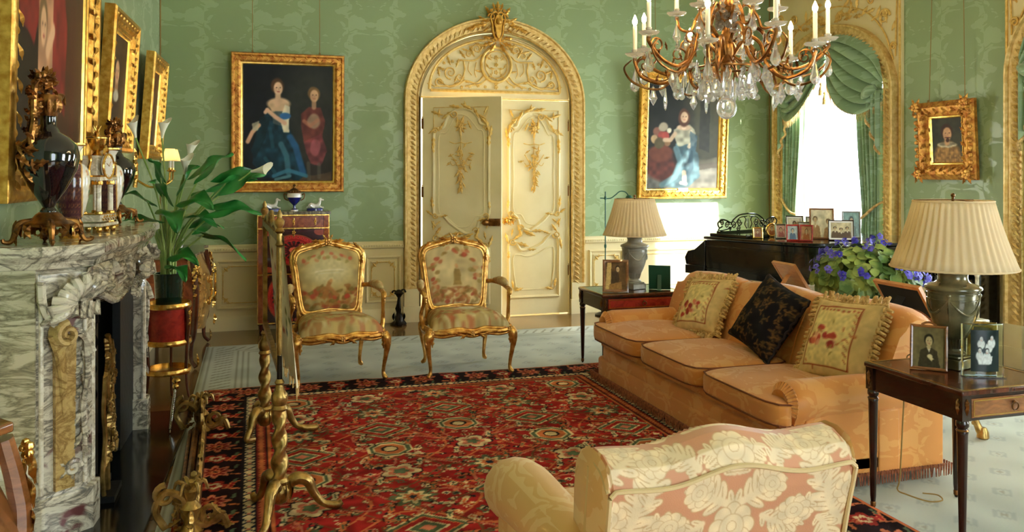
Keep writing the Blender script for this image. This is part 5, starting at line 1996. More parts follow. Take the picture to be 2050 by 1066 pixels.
# ================================================================ RUGS
def rug_art():
    """Persian carpet 3.06 x 4.9 m, drawn in metres; returns image (rows = Y far to near)"""
    Wm, Hm, r = 3.06, 4.95, .0085
    w, h = int(Wm / r), int(Hm / r)
    X = (np.arange(w) + .5)[None, :] * r + np.zeros((h, 1))
    Y = Hm - (np.arange(h) + .5)[:, None] * r + np.zeros((1, w))
    a = np.zeros((h, w, 3))
    RED, DK, CR, OR, GR, NV, BR, PK = [np.array(c) / 255. for c in ((152, 34, 34), (36, 28, 30), (206, 182, 136), (190, 106, 62), (84, 98, 70), (36, 46, 58), (112, 74, 46), (188, 108, 82))]
    a[:] = RED
    d = np.minimum(np.minimum(X, Wm - X), np.minimum(Y, Hm - Y))

    def win(cx, cy, R_):
        x0, x1 = max(0, int((cx - R_) / r)), min(w, int((cx + R_) / r) + 1)
        y0, y1 = max(0, int((Hm - cy - R_) / r)), min(h, int((Hm - cy + R_) / r) + 1)
        return slice(y0, y1), slice(x0, x1)

    def motif(cx, cy, R_, kind, cols, rot=0.0):
        sl = win(cx, cy, R_ * 1.05)
        x, y = X[sl] - cx, Y[sl] - cy
        if x.size == 0:
            return
        c_, s_ = math.cos(rot), math.sin(rot)
        x, y = x * c_ + y * s_, -x * s_ + y * c_
        rr = np.hypot(x, y) / R_
        th = np.arctan2(y, x)
        A = a[sl]
        if kind == 'ros':
            f = rr / (.78 + .2 * np.cos(8 * th))
        elif kind == 'oct':
            f = np.maximum(np.maximum(abs(x), abs(y)), (abs(x) + abs(y)) * .72) / R_ * 1.1
        elif kind == 'dia':
            f = (abs(x) * .8 + abs(y)) / R_
        elif kind == 'star':
            f = rr / (.62 + .34 * np.abs(np.cos(2 * th)))
        elif kind == 'palm':
            f = rr / (.6 + .38 * np.abs(np.cos(2.5 * th + .4)))
        elif kind == 'leaf':
            yy = y - .35 * np.sin(x / R_ * 2.2) * R_
            f = np.sqrt((x / R_) ** 2 + (yy / (R_ * .32)) ** 2) + .12 * np.cos(x / R_ * 14)
        elif kind == 'petals':
            f = np.where(np.cos(4 * th) > -.2, rr, 9)
            f = rr / (.45 + .5 * np.cos(2 * th) ** 2)
        for lim, c in cols:
            A[f < lim] = c
        a[sl] = A
    rg = random.Random(4)
    # field: rows of motifs, mirrored about the long axis
    fx0, fy0 = .46, .44
    cx = Wm / 2
    for j in range(-1, 40):
        for i in range(0, 14):
            for s in (-1, 1):
                x = cx + s * (i * .125 + (.06 if j % 2 else 0))
                y = .40 + j * .115
                if x < fx0 or x > Wm - fx0 or y < fy0 or y > Hm - fy0:
                    continue
                k = (i * 7 + j * 5 + i * j) % 9
                if k in (0, 4):
                    motif(x, y, .030, 'ros', [(1, BR), (.72, CR), (.35, RED)])
                elif k in (1, 6):
                    motif(x, y, .036, 'star', [(1, GR), (.6, CR), (.3, DK)])
                elif k == 2:
                    motif(x, y, .050, 'leaf', [(1.15, DK), (.95, OR), (.5, GR)], s * .6)
                elif k == 3:
                    motif(x, y, .022, 'dia', [(1, CR), (.5, NV)])
                elif k == 5:
                    motif(x, y, .055, 'leaf', [(1.15, BR), (.95, CR), (.5, OR)], -s * .5)
                elif k == 7:
                    motif(x, y, .028, 'petals', [(1, OR), (.55, DK)])
                else:
                    motif(x, y, .018, 'dia', [(1, OR), (.5, CR)])
    for k in range(1500):
        x, y = rg.uniform(0, 1.07), rg.uniform(fy0 + .03, Hm - fy0 - .03)
        kd = rg.choice(['dia', 'star', 'ros', 'petals', 'leaf'])
        R_, cs, rt = rg.uniform(.012, .026), [(1, rg.choice([CR, OR, BR, GR, DK, PK])), (.5, rg.choice([RED, CR, DK, OR]))], rg.uniform(0, 3)
        for s in (-1, 1):
            motif(cx + s * x, y, R_, kd, cs, s * rt)
    # curling vines
    fm = (X > fx0) & (X < Wm - fx0) & (Y > fy0) & (Y < Hm - fy0)
    xm = np.abs(X - cx)
    for ph, am, col in ((0, .11, OR), (1.7, .09, PK), (3.1, .13, BR)):
        v = np.abs(((Y + am * np.sin(xm * 9 + ph) + ph * .1) % .42) - .21)
        a[fm & (v < .008)] = col
        v = np.abs(((xm + am * np.sin(Y * 8 + ph) + ph * .13) % .52) - .26)
        a[fm & (v < .007)] = col
    # big medallions of the repeat
    rows = 0
    y = .78
    while y < Hm - .5:
        for i, x in enumerate((0, .47, .94)):
            for s in (-1, 1):
                px = cx + s * x
                if not (fx0 + .1 < px < Wm - fx0 - .1):
                    continue
                k = (rows + i) % 4
                if k == 0:
                    motif(px, y, .135, 'oct', [(1, CR), (.90, GR), (.74, CR), (.66, OR), (.40, DK), (.28, CR)])
                elif k == 1:
                    motif(px, y, .16, 'dia', [(1, CR), (.92, GR), (.78, OR), (.72, RED), (.5, CR), (.42, GR), (.2, PK)])
                elif k == 2:
                    motif(px, y, .13, 'ros', [(1, BR), (.9, GR), (.66, CR), (.42, OR), (.2, NV)])
                else:
                    motif(px, y, .12, 'palm', [(1, DK), (.9, CR), (.6, PK), (.36, GR)])
                for q in range(4):
                    an = q * PI / 2 + PI / 4
                    motif(px + .17 * math.cos(an), y + .16 * math.sin(an), .055, 'leaf', [(1.1, DK), (.9, CR if (q + k) % 2 else OR), (.45, GR)], an)
        y += .36
        rows += 1
    # borders
    bands = [(.425, OR), (.415, DK), (.405, RED)]
    a[d < .43] = OR
    a[d < .42] = DK
    a[d < .405] = np.array((128, 40, 34)) / 255
    zz = (np.where(np.minimum(X, Wm - X) < np.minimum(Y, Hm - Y), Y, X) * 1.0)
    sel = (d < .40) & (d > .365)
    a[sel & (np.abs(d - .382) < .007 + .008 * (np.abs((zz % .03) - .015) > .0075))] = OR
    a[(d < .36) & (d > .285)] = CR
    tt = (zz % .085) / .085
    g = np.abs(d - .3225) / .0375
    cross = np.abs(np.abs(tt - .5) * 2 - g) < .22
    a[(d < .36) & (d > .285) & cross & (g < .95)] = NV
    a[(d < .36) & (d > .285) & (np.abs(tt - .5) + g * .5 < .16)] = PK
    a[(d < .36) & (d > .35)] = DK
    a[(d < .295) & (d > .283)] = DK
    a[(d <= .283)] = np.array((34, 20, 22)) / 255
    a[d < .030] = OR
    a[d < .018] = np.array((150, 50, 40)) / 255
    # main border rosettes, palmettes and scrolls

    def along(n, side, L):
        for i in range(n):
            yield (i + .5) / n * L
    for side in range(4):
        L = Hm if side < 2 else Wm
        n = int(L / .20)
        for i in range(n + 1):
            p = (i + .5) / n * L - .0
            c0 = .155
            if side == 0:
                x, y, rt = c0, p, 0
            elif side == 1:
                x, y, rt = Wm - c0, p, 0
            elif side == 2:
                x, y, rt = p, c0, PI / 2
            else:
                x, y, rt = p, Hm - c0, PI / 2
            if i % 2:
                motif(x, y, .098, 'ros', [(1, OR), (.88, PK), (.66, np.array((120, 30, 28)) / 255), (.36, OR), (.16, DK)], rt)
            else:
                motif(x, y, .075, 'palm', [(1, np.array((150, 44, 36)) / 255), (.6, CR), (.3, RED)], rt)
                for sx in (-1, 1):
                    dx, dy = (sx * .085, 0) if side < 2 else (0, sx * .085)
                    motif(x + dx, y + dy, .05, 'leaf', [(1.1, OR), (.7, RED)], rt + sx * .7)
            for q in (-1, 1):
                for e in (-1, 1):
                    dx, dy = (e * .10, q * .055) if side < 2 else (q * .055, e * .10)
                    motif(x + dx, y + dy, .030, 'leaf', [(1, GR if q > 0 else OR)], rt + q * e * .8)
    n_ = lowres(h, w, 120, 9)[..., None]
    a = a * (.80 + .35 * n_)
    stripe = lowres(h, 4, 90, 14)[:, :1, None]
    return np.clip(a * (.93 + .14 * stripe), 0, 1), Wm, Hm


ra, RW, RH = rug_art()
RX0, RY1 = -.345, 6.33
ny_, nx_ = ra.shape[:2]


def rugfn(U, V):
    x = RX0 + U * RW
    y = RY1 - (1 - V) * RH
    edge = np.minimum(np.minimum(U * RW, (1 - U) * RW), np.minimum(V * RH, (1 - V) * RH))
    z = .010 + .012 * np.clip(edge / .01, 0, 1)
    ruck = .018 * np.exp(-((x - 1.30) / .12) ** 2 - ((y - 6.22) / .10) ** 2) + .008 * np.exp(-((x - .75) / .08) ** 2 - ((y - 6.27) / .08) ** 2)
    y = y + .01 * np.sin(x * 5) * (V > .97)
    return x, y, z + ruck


t = grid('persian_rug', nx_ - 1, ny_ - 1, rugfn, 'rug', None, img=ra, off=(1.2, 4, 0))
t.location = (1.2, 4, 0)
tag(t, 'red patterned Persian carpet with dark floral border under the armchair and sofa', 'rug')
del ra


def pale_art():
    w, h = 400, 480
    Wm, Hm = 5.75, 7.1
    a = np.ones((h, w, 3)) * np.array((190, 194, 182)) / 255
    X = (np.arange(w) + .5)[None, :] / w * Wm + np.zeros((h, 1))
    Y = (np.arange(h) + .5)[:, None] / h * Hm + np.zeros((1, w))
    d = np.minimum(np.minimum(X, Wm - X), np.minimum(Y, Hm - Y))
    c2 = np.array((150, 148, 132)) / 255
    for lo, hi in ((.02, .035), (.06, .075), (.27, .285), (.31, .325), (.36, .37)):
        a[(d > lo) & (d < hi)] = c2
    zz = np.where(np.minimum(X, Wm - X) < np.minimum(Y, Hm - Y), Y, X)
    s = (d > .10) & (d < .25)
    a[s & (np.abs(((zz + d * .6) % .09) - .045) < .012)] = c2
    f = d > .42
    g = (np.abs((X % .22) - .11) + np.abs((Y % .22) - .11))
    a[f & (np.abs(g - .05) < .013)] = np.array((174, 178, 170)) / 255
    a[f & (g < .02)] = np.array((168, 164, 150)) / 255
    n = lowres(h, w, 40, 77)[..., None]
    return np.clip(a * (.93 + .12 * n), 0, 1), Wm, Hm


pa, PW, PH = pale_art()
t = grid('pale_carpet', pa.shape[1] - 1, pa.shape[0] - 1, lambda U, V: (-.41 + U * PW, .86 + V * PH, .004 + .006 * (np.minimum(np.minimum(U, 1 - U), np.minimum(V, 1 - V)) > .003)), 'rug', None, img=pa, off=(2.5, 4.4, 0))
t.location = (2.5, 4.4, 0)
tag(t, 'large pale blue-grey carpet with fine border beneath the red carpet', 'carpet')

# ================================================================ GILT FAUTEUILS
def tap_back():
    A = Art(110, 120, (178, 156, 100), 51, .5)
    A.e(.5, .35, .34, .25, (200, 186, 136), soft=.6)
    A.l([(.28, .38), (.72, .36)], .012, (228, 216, 176), .8)
    A.l([(.32, .42), (.66, .41)], .008, (206, 200, 164), .7)
    for k in range(16):
        x = .10 + .05 * k
        A.e(x, .16 + .05 * math.sin(k * 1.9), .035, .03, [(176, 84, 56), (190, 130, 84), (140, 130, 70)][k % 3], wob=.05, op=.8)
    for k in range(90):
        x, y = nr.rand(), .62 + .34 * nr.rand()
        A.e(x, y, .05, .035, [(150, 100, 52), (118, 100, 48), (172, 122, 66), (160, 78, 50)][k % 4], wob=.06, op=.7)
    A.e(.2, .75, .05, .04, (176, 84, 58)).e(.58, .8, .04, .03, (180, 90, 60)).e(.8, .78, .05, .04, (172, 70, 48)).e(.66, .86, .03, .03, (190, 104, 66))
    A.l([(.40, .78), (.47, .62), (.50, .56)], .035, (164, 112, 60), .9)
    A.l([(.47, .62), (.62, .76)], .03, (170, 120, 70), .9)
    A.e(.52, .54, .028, .03, (190, 140, 84))
    A.l([(.3, .66), (.38, .60)], .02, (130, 110, 60), .8)
    A.l([(0, .5), (0, 1)], .05, (150, 110, 60), .6)
    return A.done(1)


def tap_back2():
    A = Art(110, 120, (198, 178, 128), 61, .4)
    for k in range(60):
        a_ = k / 60 * 2 * PI
        x, y = .5 + .40 * math.cos(a_) + .06 * nr.randn(), .5 + .42 * math.sin(a_) + .05 * nr.randn()
        A.e(x, y, .045, .035, [(176, 96, 60), (140, 110, 56), (190, 146, 96), (160, 64, 44), (150, 130, 70)][k % 5], wob=.05, op=.75)
    for k in range(60):
        A.e(nr.rand(), .68 + .26 * nr.rand(), .05, .03, [(164, 112, 62), (128, 104, 54), (150, 84, 50), (186, 140, 84)][k % 4], ang=nr.rand() * 3, wob=.08, op=.6)
    A.l([(.25, .74), (.5, .70), (.8, .72)], .02, (150, 92, 54), .5)
    A.p([(.47, .40), (.56, .40), (.60, .66), (.45, .66)], (150, 124, 70))
    A.e(.52, .36, .03, .035, (196, 150, 100))
    return A.done(1)


def tap_seat(sd):
    A = Art(110, 90, (182, 160, 104), sd, .5)
    for k in range(150):
        x, y = nr.rand(), nr.rand()
        A.e(x, y, .045, .03, [(176, 110, 70), (150, 136, 80), (206, 192, 146), (150, 104, 56), (170, 92, 60)][k % 5], ang=nr.rand() * 3, wob=.12, op=.7)
    A.e(.55, .45, .10, .12, (206, 198, 160))
    A.e(.85, .5, .05, .06, (176, 76, 56))
    for k in range(8):
        A.l([(.05 + .12 * k, .2 + .1 * math.sin(k)), (.10 + .12 * k, .5 + .1 * math.cos(k))], .012, (164, 108, 66), .4)
    return A.done(1)


def cab(s, x, y, z1, out, front=1):
    """cabriole leg path from the rail down to the scrolled toe; out = unit xy direction"""
    ox, oy = out
    pr = [(0, z1), (.022, z1 - .03), (.030, z1 - .07), (.018, z1 - .15), (.002, z1 - .23), (-.004, .06), (.006, .03), (.026, .016)]
    return crv([(x + ox * d, y + oy * d, z) for d, z in pr], 5)


def fauteuil(loc, rz, label, back, seat):
    t = thing('gilt_armchair', label, 'armchair', loc, rz, None)
    W0, W1, D = .31, .245, .25     # half widths front/back, half depth
    zr = .345
    # rails
    fr = crv([(-W0, -D, zr), (-.22, -D - .035, zr - .008), (-.1, -D - .045, zr + .004), (0, -D - .05, zr - .012), (.1, -D - .045, zr + .004), (.22, -D - .035, zr - .008), (W0, -D, zr)], 6)
    sd_ = lambda s: crv([(s * W0, -D, zr), (s * (W0 + .012), -.05, zr), (s * (W1 + .025), .12, zr), (s * W1, D, zr)], 6)
    m = MB()
    for dz, r in ((.022, .013), (0, .022), (-.022, .013)):
        for P_ in (fr, sd_(-1), sd_(1), [(-W1, D, zr), (W1, D, zr)]):
            m.tube([(p[0], p[1], p[2] + dz) for p in P_], r, 8)
    q = lambda u, v, w=0: (u, -D - .062 - w, v)
    floret(m, q, 0, zr - .01, .022)
    for s in (-1, 1):
        f = lambda u, v, w=0: q(s * u, v, w)
        for (u, a, l) in ((.02, .2, .08), (.03, -.5, .07), (.10, .1, .06), (.15, .3, .05)):
            leaf(m, f, u, zr - .01, a, l, l * .4)
        q2 = lambda u, v, w=0: (s * (W0 - .01) + u, -D - .028 - w, v)
        floret(m, q2, 0, zr + .0, .02)
        leaf(m, q2, 0, zr - .01, -PI / 2, .09, .035, .004)
    obj('seat_rail', m, 'gilt_chair', t)
    for sx, sy in ((-1, -1), (1, -1), (-1, 1), (1, 1)):
        x = sx * (W0 if sy < 0 else W1)
        out = np.array([sx * .75, sy * .66])
        m = MB()
        P_ = cab(0, x, sy * D, zr + .0, out)
        m.tube(P_, [.033, .036, .026, .018, .014, .013, .018, .013], 10)
        if sy < 0:
            a_ = math.atan2(out[1], out[0])
            q = lambda u, v, w=0: (x + out[0] * (.045 + w) - out[1] * u, sy * D + out[1] * (.045 + w) + out[0] * u, v)
            leaf(m, q, 0, zr + .0, -PI / 2, .12, .04, .0)
        obj('leg', m, 'gilt_chair', t)
    # seat
    img = seat

    def fs(U, V):
        x0 = (W0 - .008) * (1 - V) + (W1 - .008) * V
        a = 2 * U - 1
        b = 2 * V - 1
        sx = np.sign(a) * np.abs(a) ** .85
        e = np.clip(1 - np.abs(a) ** 5, 0, 1) ** .5 * np.clip(1 - np.abs(b) ** 5, 0, 1) ** .5
        return sx * x0 * (1 + .015 * e), -D - .028 + V * (2 * D + .028) - .02 * (1 - V) * (1 - a * a), .362 + .105 * e + .02 * (1 - V) * e
    grid('seat_cushion', 60, 50, fs, 'tapestry', t, img=img)
    # brass nails
    # back
    rec = .17
    by = lambda z: .20 + (z - .42) * rec
    out_ = [(-.20, .43), (-.235, .47), (-.255, .60), (-.272, .76), (-.285, .86), (-.262, .925), (-.20, .955), (-.10, .978), (0, 1.0), (.10, .978), (.20, .955), (.262, .925), (.285, .86), (.272, .76), (.255, .60), (.235, .47), (.20, .43), (.1, .435), (0, .445), (-.1, .435)]
    C = np.array(crv(out_, 5, True))
    m = MB()
    for k, (sc_, r, dy) in enumerate(((1.0, .012, 0), (.935, .015, -.014), (.87, .011, -.006))):
        P_ = [(p[0] * (sc_ if sc_ == 1 else 1 - (1 - sc_) * 1.0), by(p[1]) + dy, .71 + (p[1] - .71) * (1 - (1 - sc_) * .9)) for p in C]
        m.tube(P_, r, 8, closed=True)
    # solid back board rim
    ring_o = [(p[0], by(p[1]) + .008, p[1]) for p in C]
    ring_i = [(p[0] * .86, by(p[1]) + .008, .71 + (p[1] - .71) * .87) for p in C]
    n = len(C)
    m.add(ring_o + ring_i + [(a, b + .02, c) for a, b, c in ring_o] + [(a, b + .02, c) for a, b, c in ring_i],
          sum([[(i, (i + 1) % n, n + (i + 1) % n, n + i), (2 * n + i, 3 * n + i, 3 * n + (i + 1) % n, 2 * n + (i + 1) % n), (i, 2 * n + i, 2 * n + (i + 1) % n, (i + 1) % n)] for i in range(n)], []))
    q = lambda u, v, w=0: (u, by(v) - .02 - w, v)
    floret(m, q, 0, .985, .03)
    for s in (-1, 1):
        f = lambda u, v, w=0: q(s * u, v, w)
        for (u, v, a, l) in ((.03, .99, .1, .09), (.03, .975, -.4, .09), (.01, 1.0, 1.0, .05), (.10, .975, -.1, .08), (.25, .93, 2.4, .07), (.27, .90, -1.8, .09), (.262, .87, -1.5, .07), (.02, .445, .2, .07), (.05, .44, -.2, .05)):
            leaf(m, f, u, v, a, l, l * .42)
        # back uprights to the rail
        m.tube(crv([(s * .235, by(.47), .47), (s * .235, by(.42), .41), (s * W1, D - .01, .35)], 4), .018, 8)
    floret(m, q, 0, .447, .018)
    obj('back_frame', m, 'gilt_chair', t)

    def fb(U, V):
        a = 2 * U - 1
        z0, z1 = .47, .89
        top = .955 - .06 * np.abs(a) ** 2.2
        z = .468 + V * (top - .468)
        wv = np.interp(z, [.468, .6, .76, .88, .96], [.205, .222, .237, .243, .20])
        e = np.clip(1 - np.abs(a) ** 4, 0, 1) ** .5 * np.clip(1 - np.abs(2 * V - 1) ** 4, 0, 1) ** .5
        return a * wv, .20 + (z - .42) * rec - .005 - .035 * e, z
    grid('back_cushion', 60, 70, fb, 'tapestry', t, img=back)
    m = MB()
    for s in (0, 1):
        pass

    def fbk(U, V):
        x, y, z = fb(U, V)
        a = 2 * U - 1
        return x, .20 + (z - .42) * rec + .03, z
    grid('back_lining', 20, 20, fbk, 'sofa', t)
    # arms
    for s in (-1, 1):
        m = MB()
        P_ = crv([(s * .262, by(.64), .645), (s * .30, by(.62) - .08, .655), (s * .335, .02, .645), (s * .34, -.10, .63), (s * .335, -.155, .62), (s * .33, -.175, .60), (s * .325, -.165, .585)], 5)
        m.tube(P_, [.018, .017, .018, .018, .022, .018, .012], 8)
        P_ = crv([(s * .332, -.15, .61), (s * .335, -.13, .54), (s * .345, -.09, .46), (s * .34, -.10, .40), (s * .325, -.12, .35)], 5)
        m.tube(P_, [.017, .014, .016, .02], 8)
        q = lambda u, v, w=0: (s * .33 + u, -.175 - w, v)
        leaf(m, q, 0, .60, -PI / 2, .06, .03)
        arm = obj('arm', m, 'gilt_chair', t)
        m = MB()
        m.tube(crv([(s * .298, by(.62) - .09, .672), (s * .325, .03, .675), (s * .337, -.03, .665), (s * .34, -.09, .65)], 5), [.012, .030, .032, .024, .008], 10)
        grid_pad = obj('arm_pad', m, 'arm_tapestry', arm)
    return t


M['arm_tapestry'] = mat('arm_tapestry', S(170, 132, 76), .85, second=S(196, 174, 122), nscale=20)
c1x = ((.294 + .918) / 2 + .03 * math.sin(.1), (6.197 + 6.277) / 2 + .25)
fauteuil((.575, 6.475, .018), math.radians(6), 'gilt-framed tapestry armchair with a bird on its back, in front of the red cabinet', tap_back(), tap_seat(71))
fauteuil((1.545, 6.43, .018), math.radians(1), 'gilt-framed tapestry armchair with floral back, in front of the open door', tap_back2(), tap_seat(72))

# ================================================================ PLANT STAND AND ARUM LILIES
GS = (-.545, 6.02, 0)
t = thing('plant_stand', 'round three-tier marquetry stand with gilt galleries holding the arum lilies', 'plant stand', GS)
m = MB()
m.lathe([(.05, .43), (.128, .435), (.132, .50), (.132, .655), (.128, .66), (.05, .662)], 30)
obj('drum', m, 'red_marquetry', t, ang=35)
for z in (.665, .425, .235):
    m = MB()
    m.lathe([(.10, z - .008), (.142, z - .006), (.146, z), (.146, z + .012), (.140, z + .028), (.136, z + .028), (.138, z + .006), (.10, z + .004)], 32)
    obj('gallery', m, 'ormolu', t, ang=40)
m = MB()
m.lathe([(.02, .228), (.136, .229), (.136, .238), (.02, .24)], 30)
obj('shelf', m, 'walnut', t, ang=35)
for k in range(3):
    a = 2 * PI * k / 3 - .55
    c, s = math.cos(a), math.sin(a)
    m = MB()
    m.tube(crv([(.138 * c, .138 * s, .66), (.150 * c, .150 * s, .58), (.140 * c, .140 * s, .43), (.132 * c, .132 * s, .24), (.150 * c, .150 * s, .10), (.195 * c, .195 * s, .03), (.22 * c, .22 * s, .014)], 6), [.016, .015, .011, .010, .009, .011, .008], 8)
    lg = obj('leg', m, 'mahogany', t)
    m = MB()
    q = lambda u, v, w=0: ((.155 + w) * c - u * s, (.155 + w) * s + u * c, v)
    floret(m, q, 0, .63, .018)
    leaf(m, q, 0, .625, -PI / 2, .10, .03)
    m.tube([(.195 * c, .195 * s, .03), (.225 * c, .225 * s, .012)], [.014, .012], 8)
    obj('gilt_mount', m, 'ormolu', lg)
PZ = .675
t = thing('arum_lilies', 'tall white arum lilies with big green leaves in a dark green pot', 'potted plant', (GS[0], GS[1], PZ))
m = MB()
m.lathe([(.075, .0), (.082, .01), (.088, .16), (.092, .20), (.094, .21), (.080, .21), (.078, .18), (.01, .17)], 28)
obj('pot', m, 'pot', t, ang=35)
m = MB()
m.lathe([(.001, .17), (.08, .175), (.04, .185), (.001, .19)], 16)
obj('soil', m, 'dark_bronze', t)


def big_leaf(p, d, ln, wd, droop, roll=0.0):
    """sagittate leaf from p, heading d"""
    d = Vector(d).normalized()
    side = d.cross(Vector((0, 0, 1)))
    if side.length < .1:
        side = Vector((1, 0, 0))
    side.normalize()
    side.rotate(Matrix.Rotation(roll, 3, d))
    up = side.cross(d)
    m = MB()
    N, K = 14, 6
    vs, fs = [], []
    for i in range(N + 1):
        s = i / N
        w = wd * (1.0 - s) ** .75 * min(1, (s + .18) * 3.2) ** .8 * .62
        back = -.28 * ln * max(0, 1 - s * 4)
        for j in range(-K, K + 1):
            b = j / K
            along = s * ln + back * abs(b) ** 1.2
            q = Vector(p) + d * along + side * (w * b) + up * (.16 * w * abs(b) + .018 * math.sin(9 * s + 3 * b) * abs(b)) - Vector((0, 0, 1)) * droop * ln * s * s
            vs.append(tuple(q))
    R_ = 2 * K + 1
    for i in range(N):
        for j in range(2 * K):
            a = i * R_ + j
            fs.append((a, a + 1, a + R_ + 1, a + R_))
    m.add(vs, fs)
    return m


PB = Vector((0, 0, .17))
sm = MB()
leaves = [  # tip direction from the crown: base of the blade, heading, length, width, droop, roll
    ((.20, -.02, .86), (.7, .1, .75), .30, .20, .25, .3), ((.28, .02, .74), (.8, .1, .55), .34, .20, .3, -.4), ((.30, -.05, .62), (.9, -.1, .25), .30, .18, .35, .5), ((.10, -.06, .80), (.3, -.3, .7), .26, .18, .4, .8),
    ((-.02, -.05, .72), (-.2, -.3, .6), .26, .17, .5, -.5), ((.10, .03, .58), (.6, -.4, .2), .26, .20, .5, .2), ((-.10, -.05, .55), (-.7, -.3, .3), .24, .15, .4, .3), ((.22, -.04, .46), (.9, -.2, -.1), .28, .16, .5, -.3),
    ((.02, -.08, .62), (.2, -.8, .0), .24, .18, .5, .1), ((.14, -.10, .70), (.5, -.6, .2), .24, .18, .5, .6), ((-.13, .03, .68), (-.6, .1, .5), .22, .15, .4, .2), ((.05, -.10, .26), (.3, -.6, .1), .17, .13, .6, .0),
    ((.16, .06, .50), (.5, .3, .3), .24, .15, .5, .4), ((-.05, .02, .84), (-.3, .1, .8), .2, .13, .3, .7), ((.06, -.06, .34), (.5, -.5, .2), .2, .13, .6, .7), ((.36, .0, .80), (.75, .0, .45), .30, .18, .3, .9)]
for k, (p, d, ln, wd, dr, ro) in enumerate(leaves):
    a = rnd.uniform(0, 6.28)
    b0 = (.03 * math.cos(a), .03 * math.sin(a), .17)
    if p[2] > .2:
        sm.tube(crv([b0, (p[0] * .25, p[1] * .3, .17 + (p[2] - .17) * .5), p], 6), [.010, .008, .005], 6)
    obj('leaf', big_leaf(p, d, ln, wd, dr, ro), 'leaf', t, ang=80)
fl_pos = [((-.20, .0, 1.10), (-.2, -.1, 1)), ((-.04, .0, 1.10), (.1, 0, 1)), ((.10, -.02, .86), (.1, -.2, 1)), ((.12, .04, .96), (.2, 0, 1)), ((.52, -.02, .88), (.7, -.3, .1))]
for k, (p, d) in enumerate(fl_pos):
    p = Vector(p)
    d = Vector(d).normalized()
    sm.tube(crv([(rnd.uniform(-.03, .03), rnd.uniform(-.03, .03), .17), (p[0] * .3, p[1] * .3, .17 + (p[2] - .17) * .55), tuple(p)], 8), [.008, .006, .005], 6)
    x = d.orthogonal().normalized()
    y = d.cross(x)
    m = MB()
    vs, fs = [], []
    N, K = 10, 16
    for i in range(N + 1):
        s = i / N
        for j in range(K):
            a = 2 * PI * j / K
            lip = max(0, math.cos(a / 1.0)) ** 2
            r = .008 + .030 * s ** 1.6 + .018 * s ** 4 * lip
            h = .10 * s + .045 * s ** 3 * lip
            q = p + d * h + x * (r * math.cos(a)) + y * (r * math.sin(a) * (1 - .15 * s))
            vs.append(tuple(q))
    for i in range(N):
        for j in range(K):
            fs.append((i * K + j, i * K + (j + 1) % K, (i + 1) * K + (j + 1) % K, (i + 1) * K + j))
    m.add(vs, fs)
    f = obj('flower', m, 'petal', t, ang=80)
    m = MB()
    m.tube([tuple(p + d * .01), tuple(p + d * .08)], [.006, .004], 6)
    obj('spadix', m, 'spadix', f)
for k in range(10):
    a = rnd.uniform(0, 6.28)
    sm.tube(crv([(.04 * math.cos(a), .04 * math.sin(a), .17), (.05 * math.cos(a), .05 * math.sin(a), .35), (.10 * math.cos(a), .08 * math.sin(a), .5 + .1 * rnd.random())], 5), [.010, .008, .004], 6)
obj('stems', sm, 'stem', t)


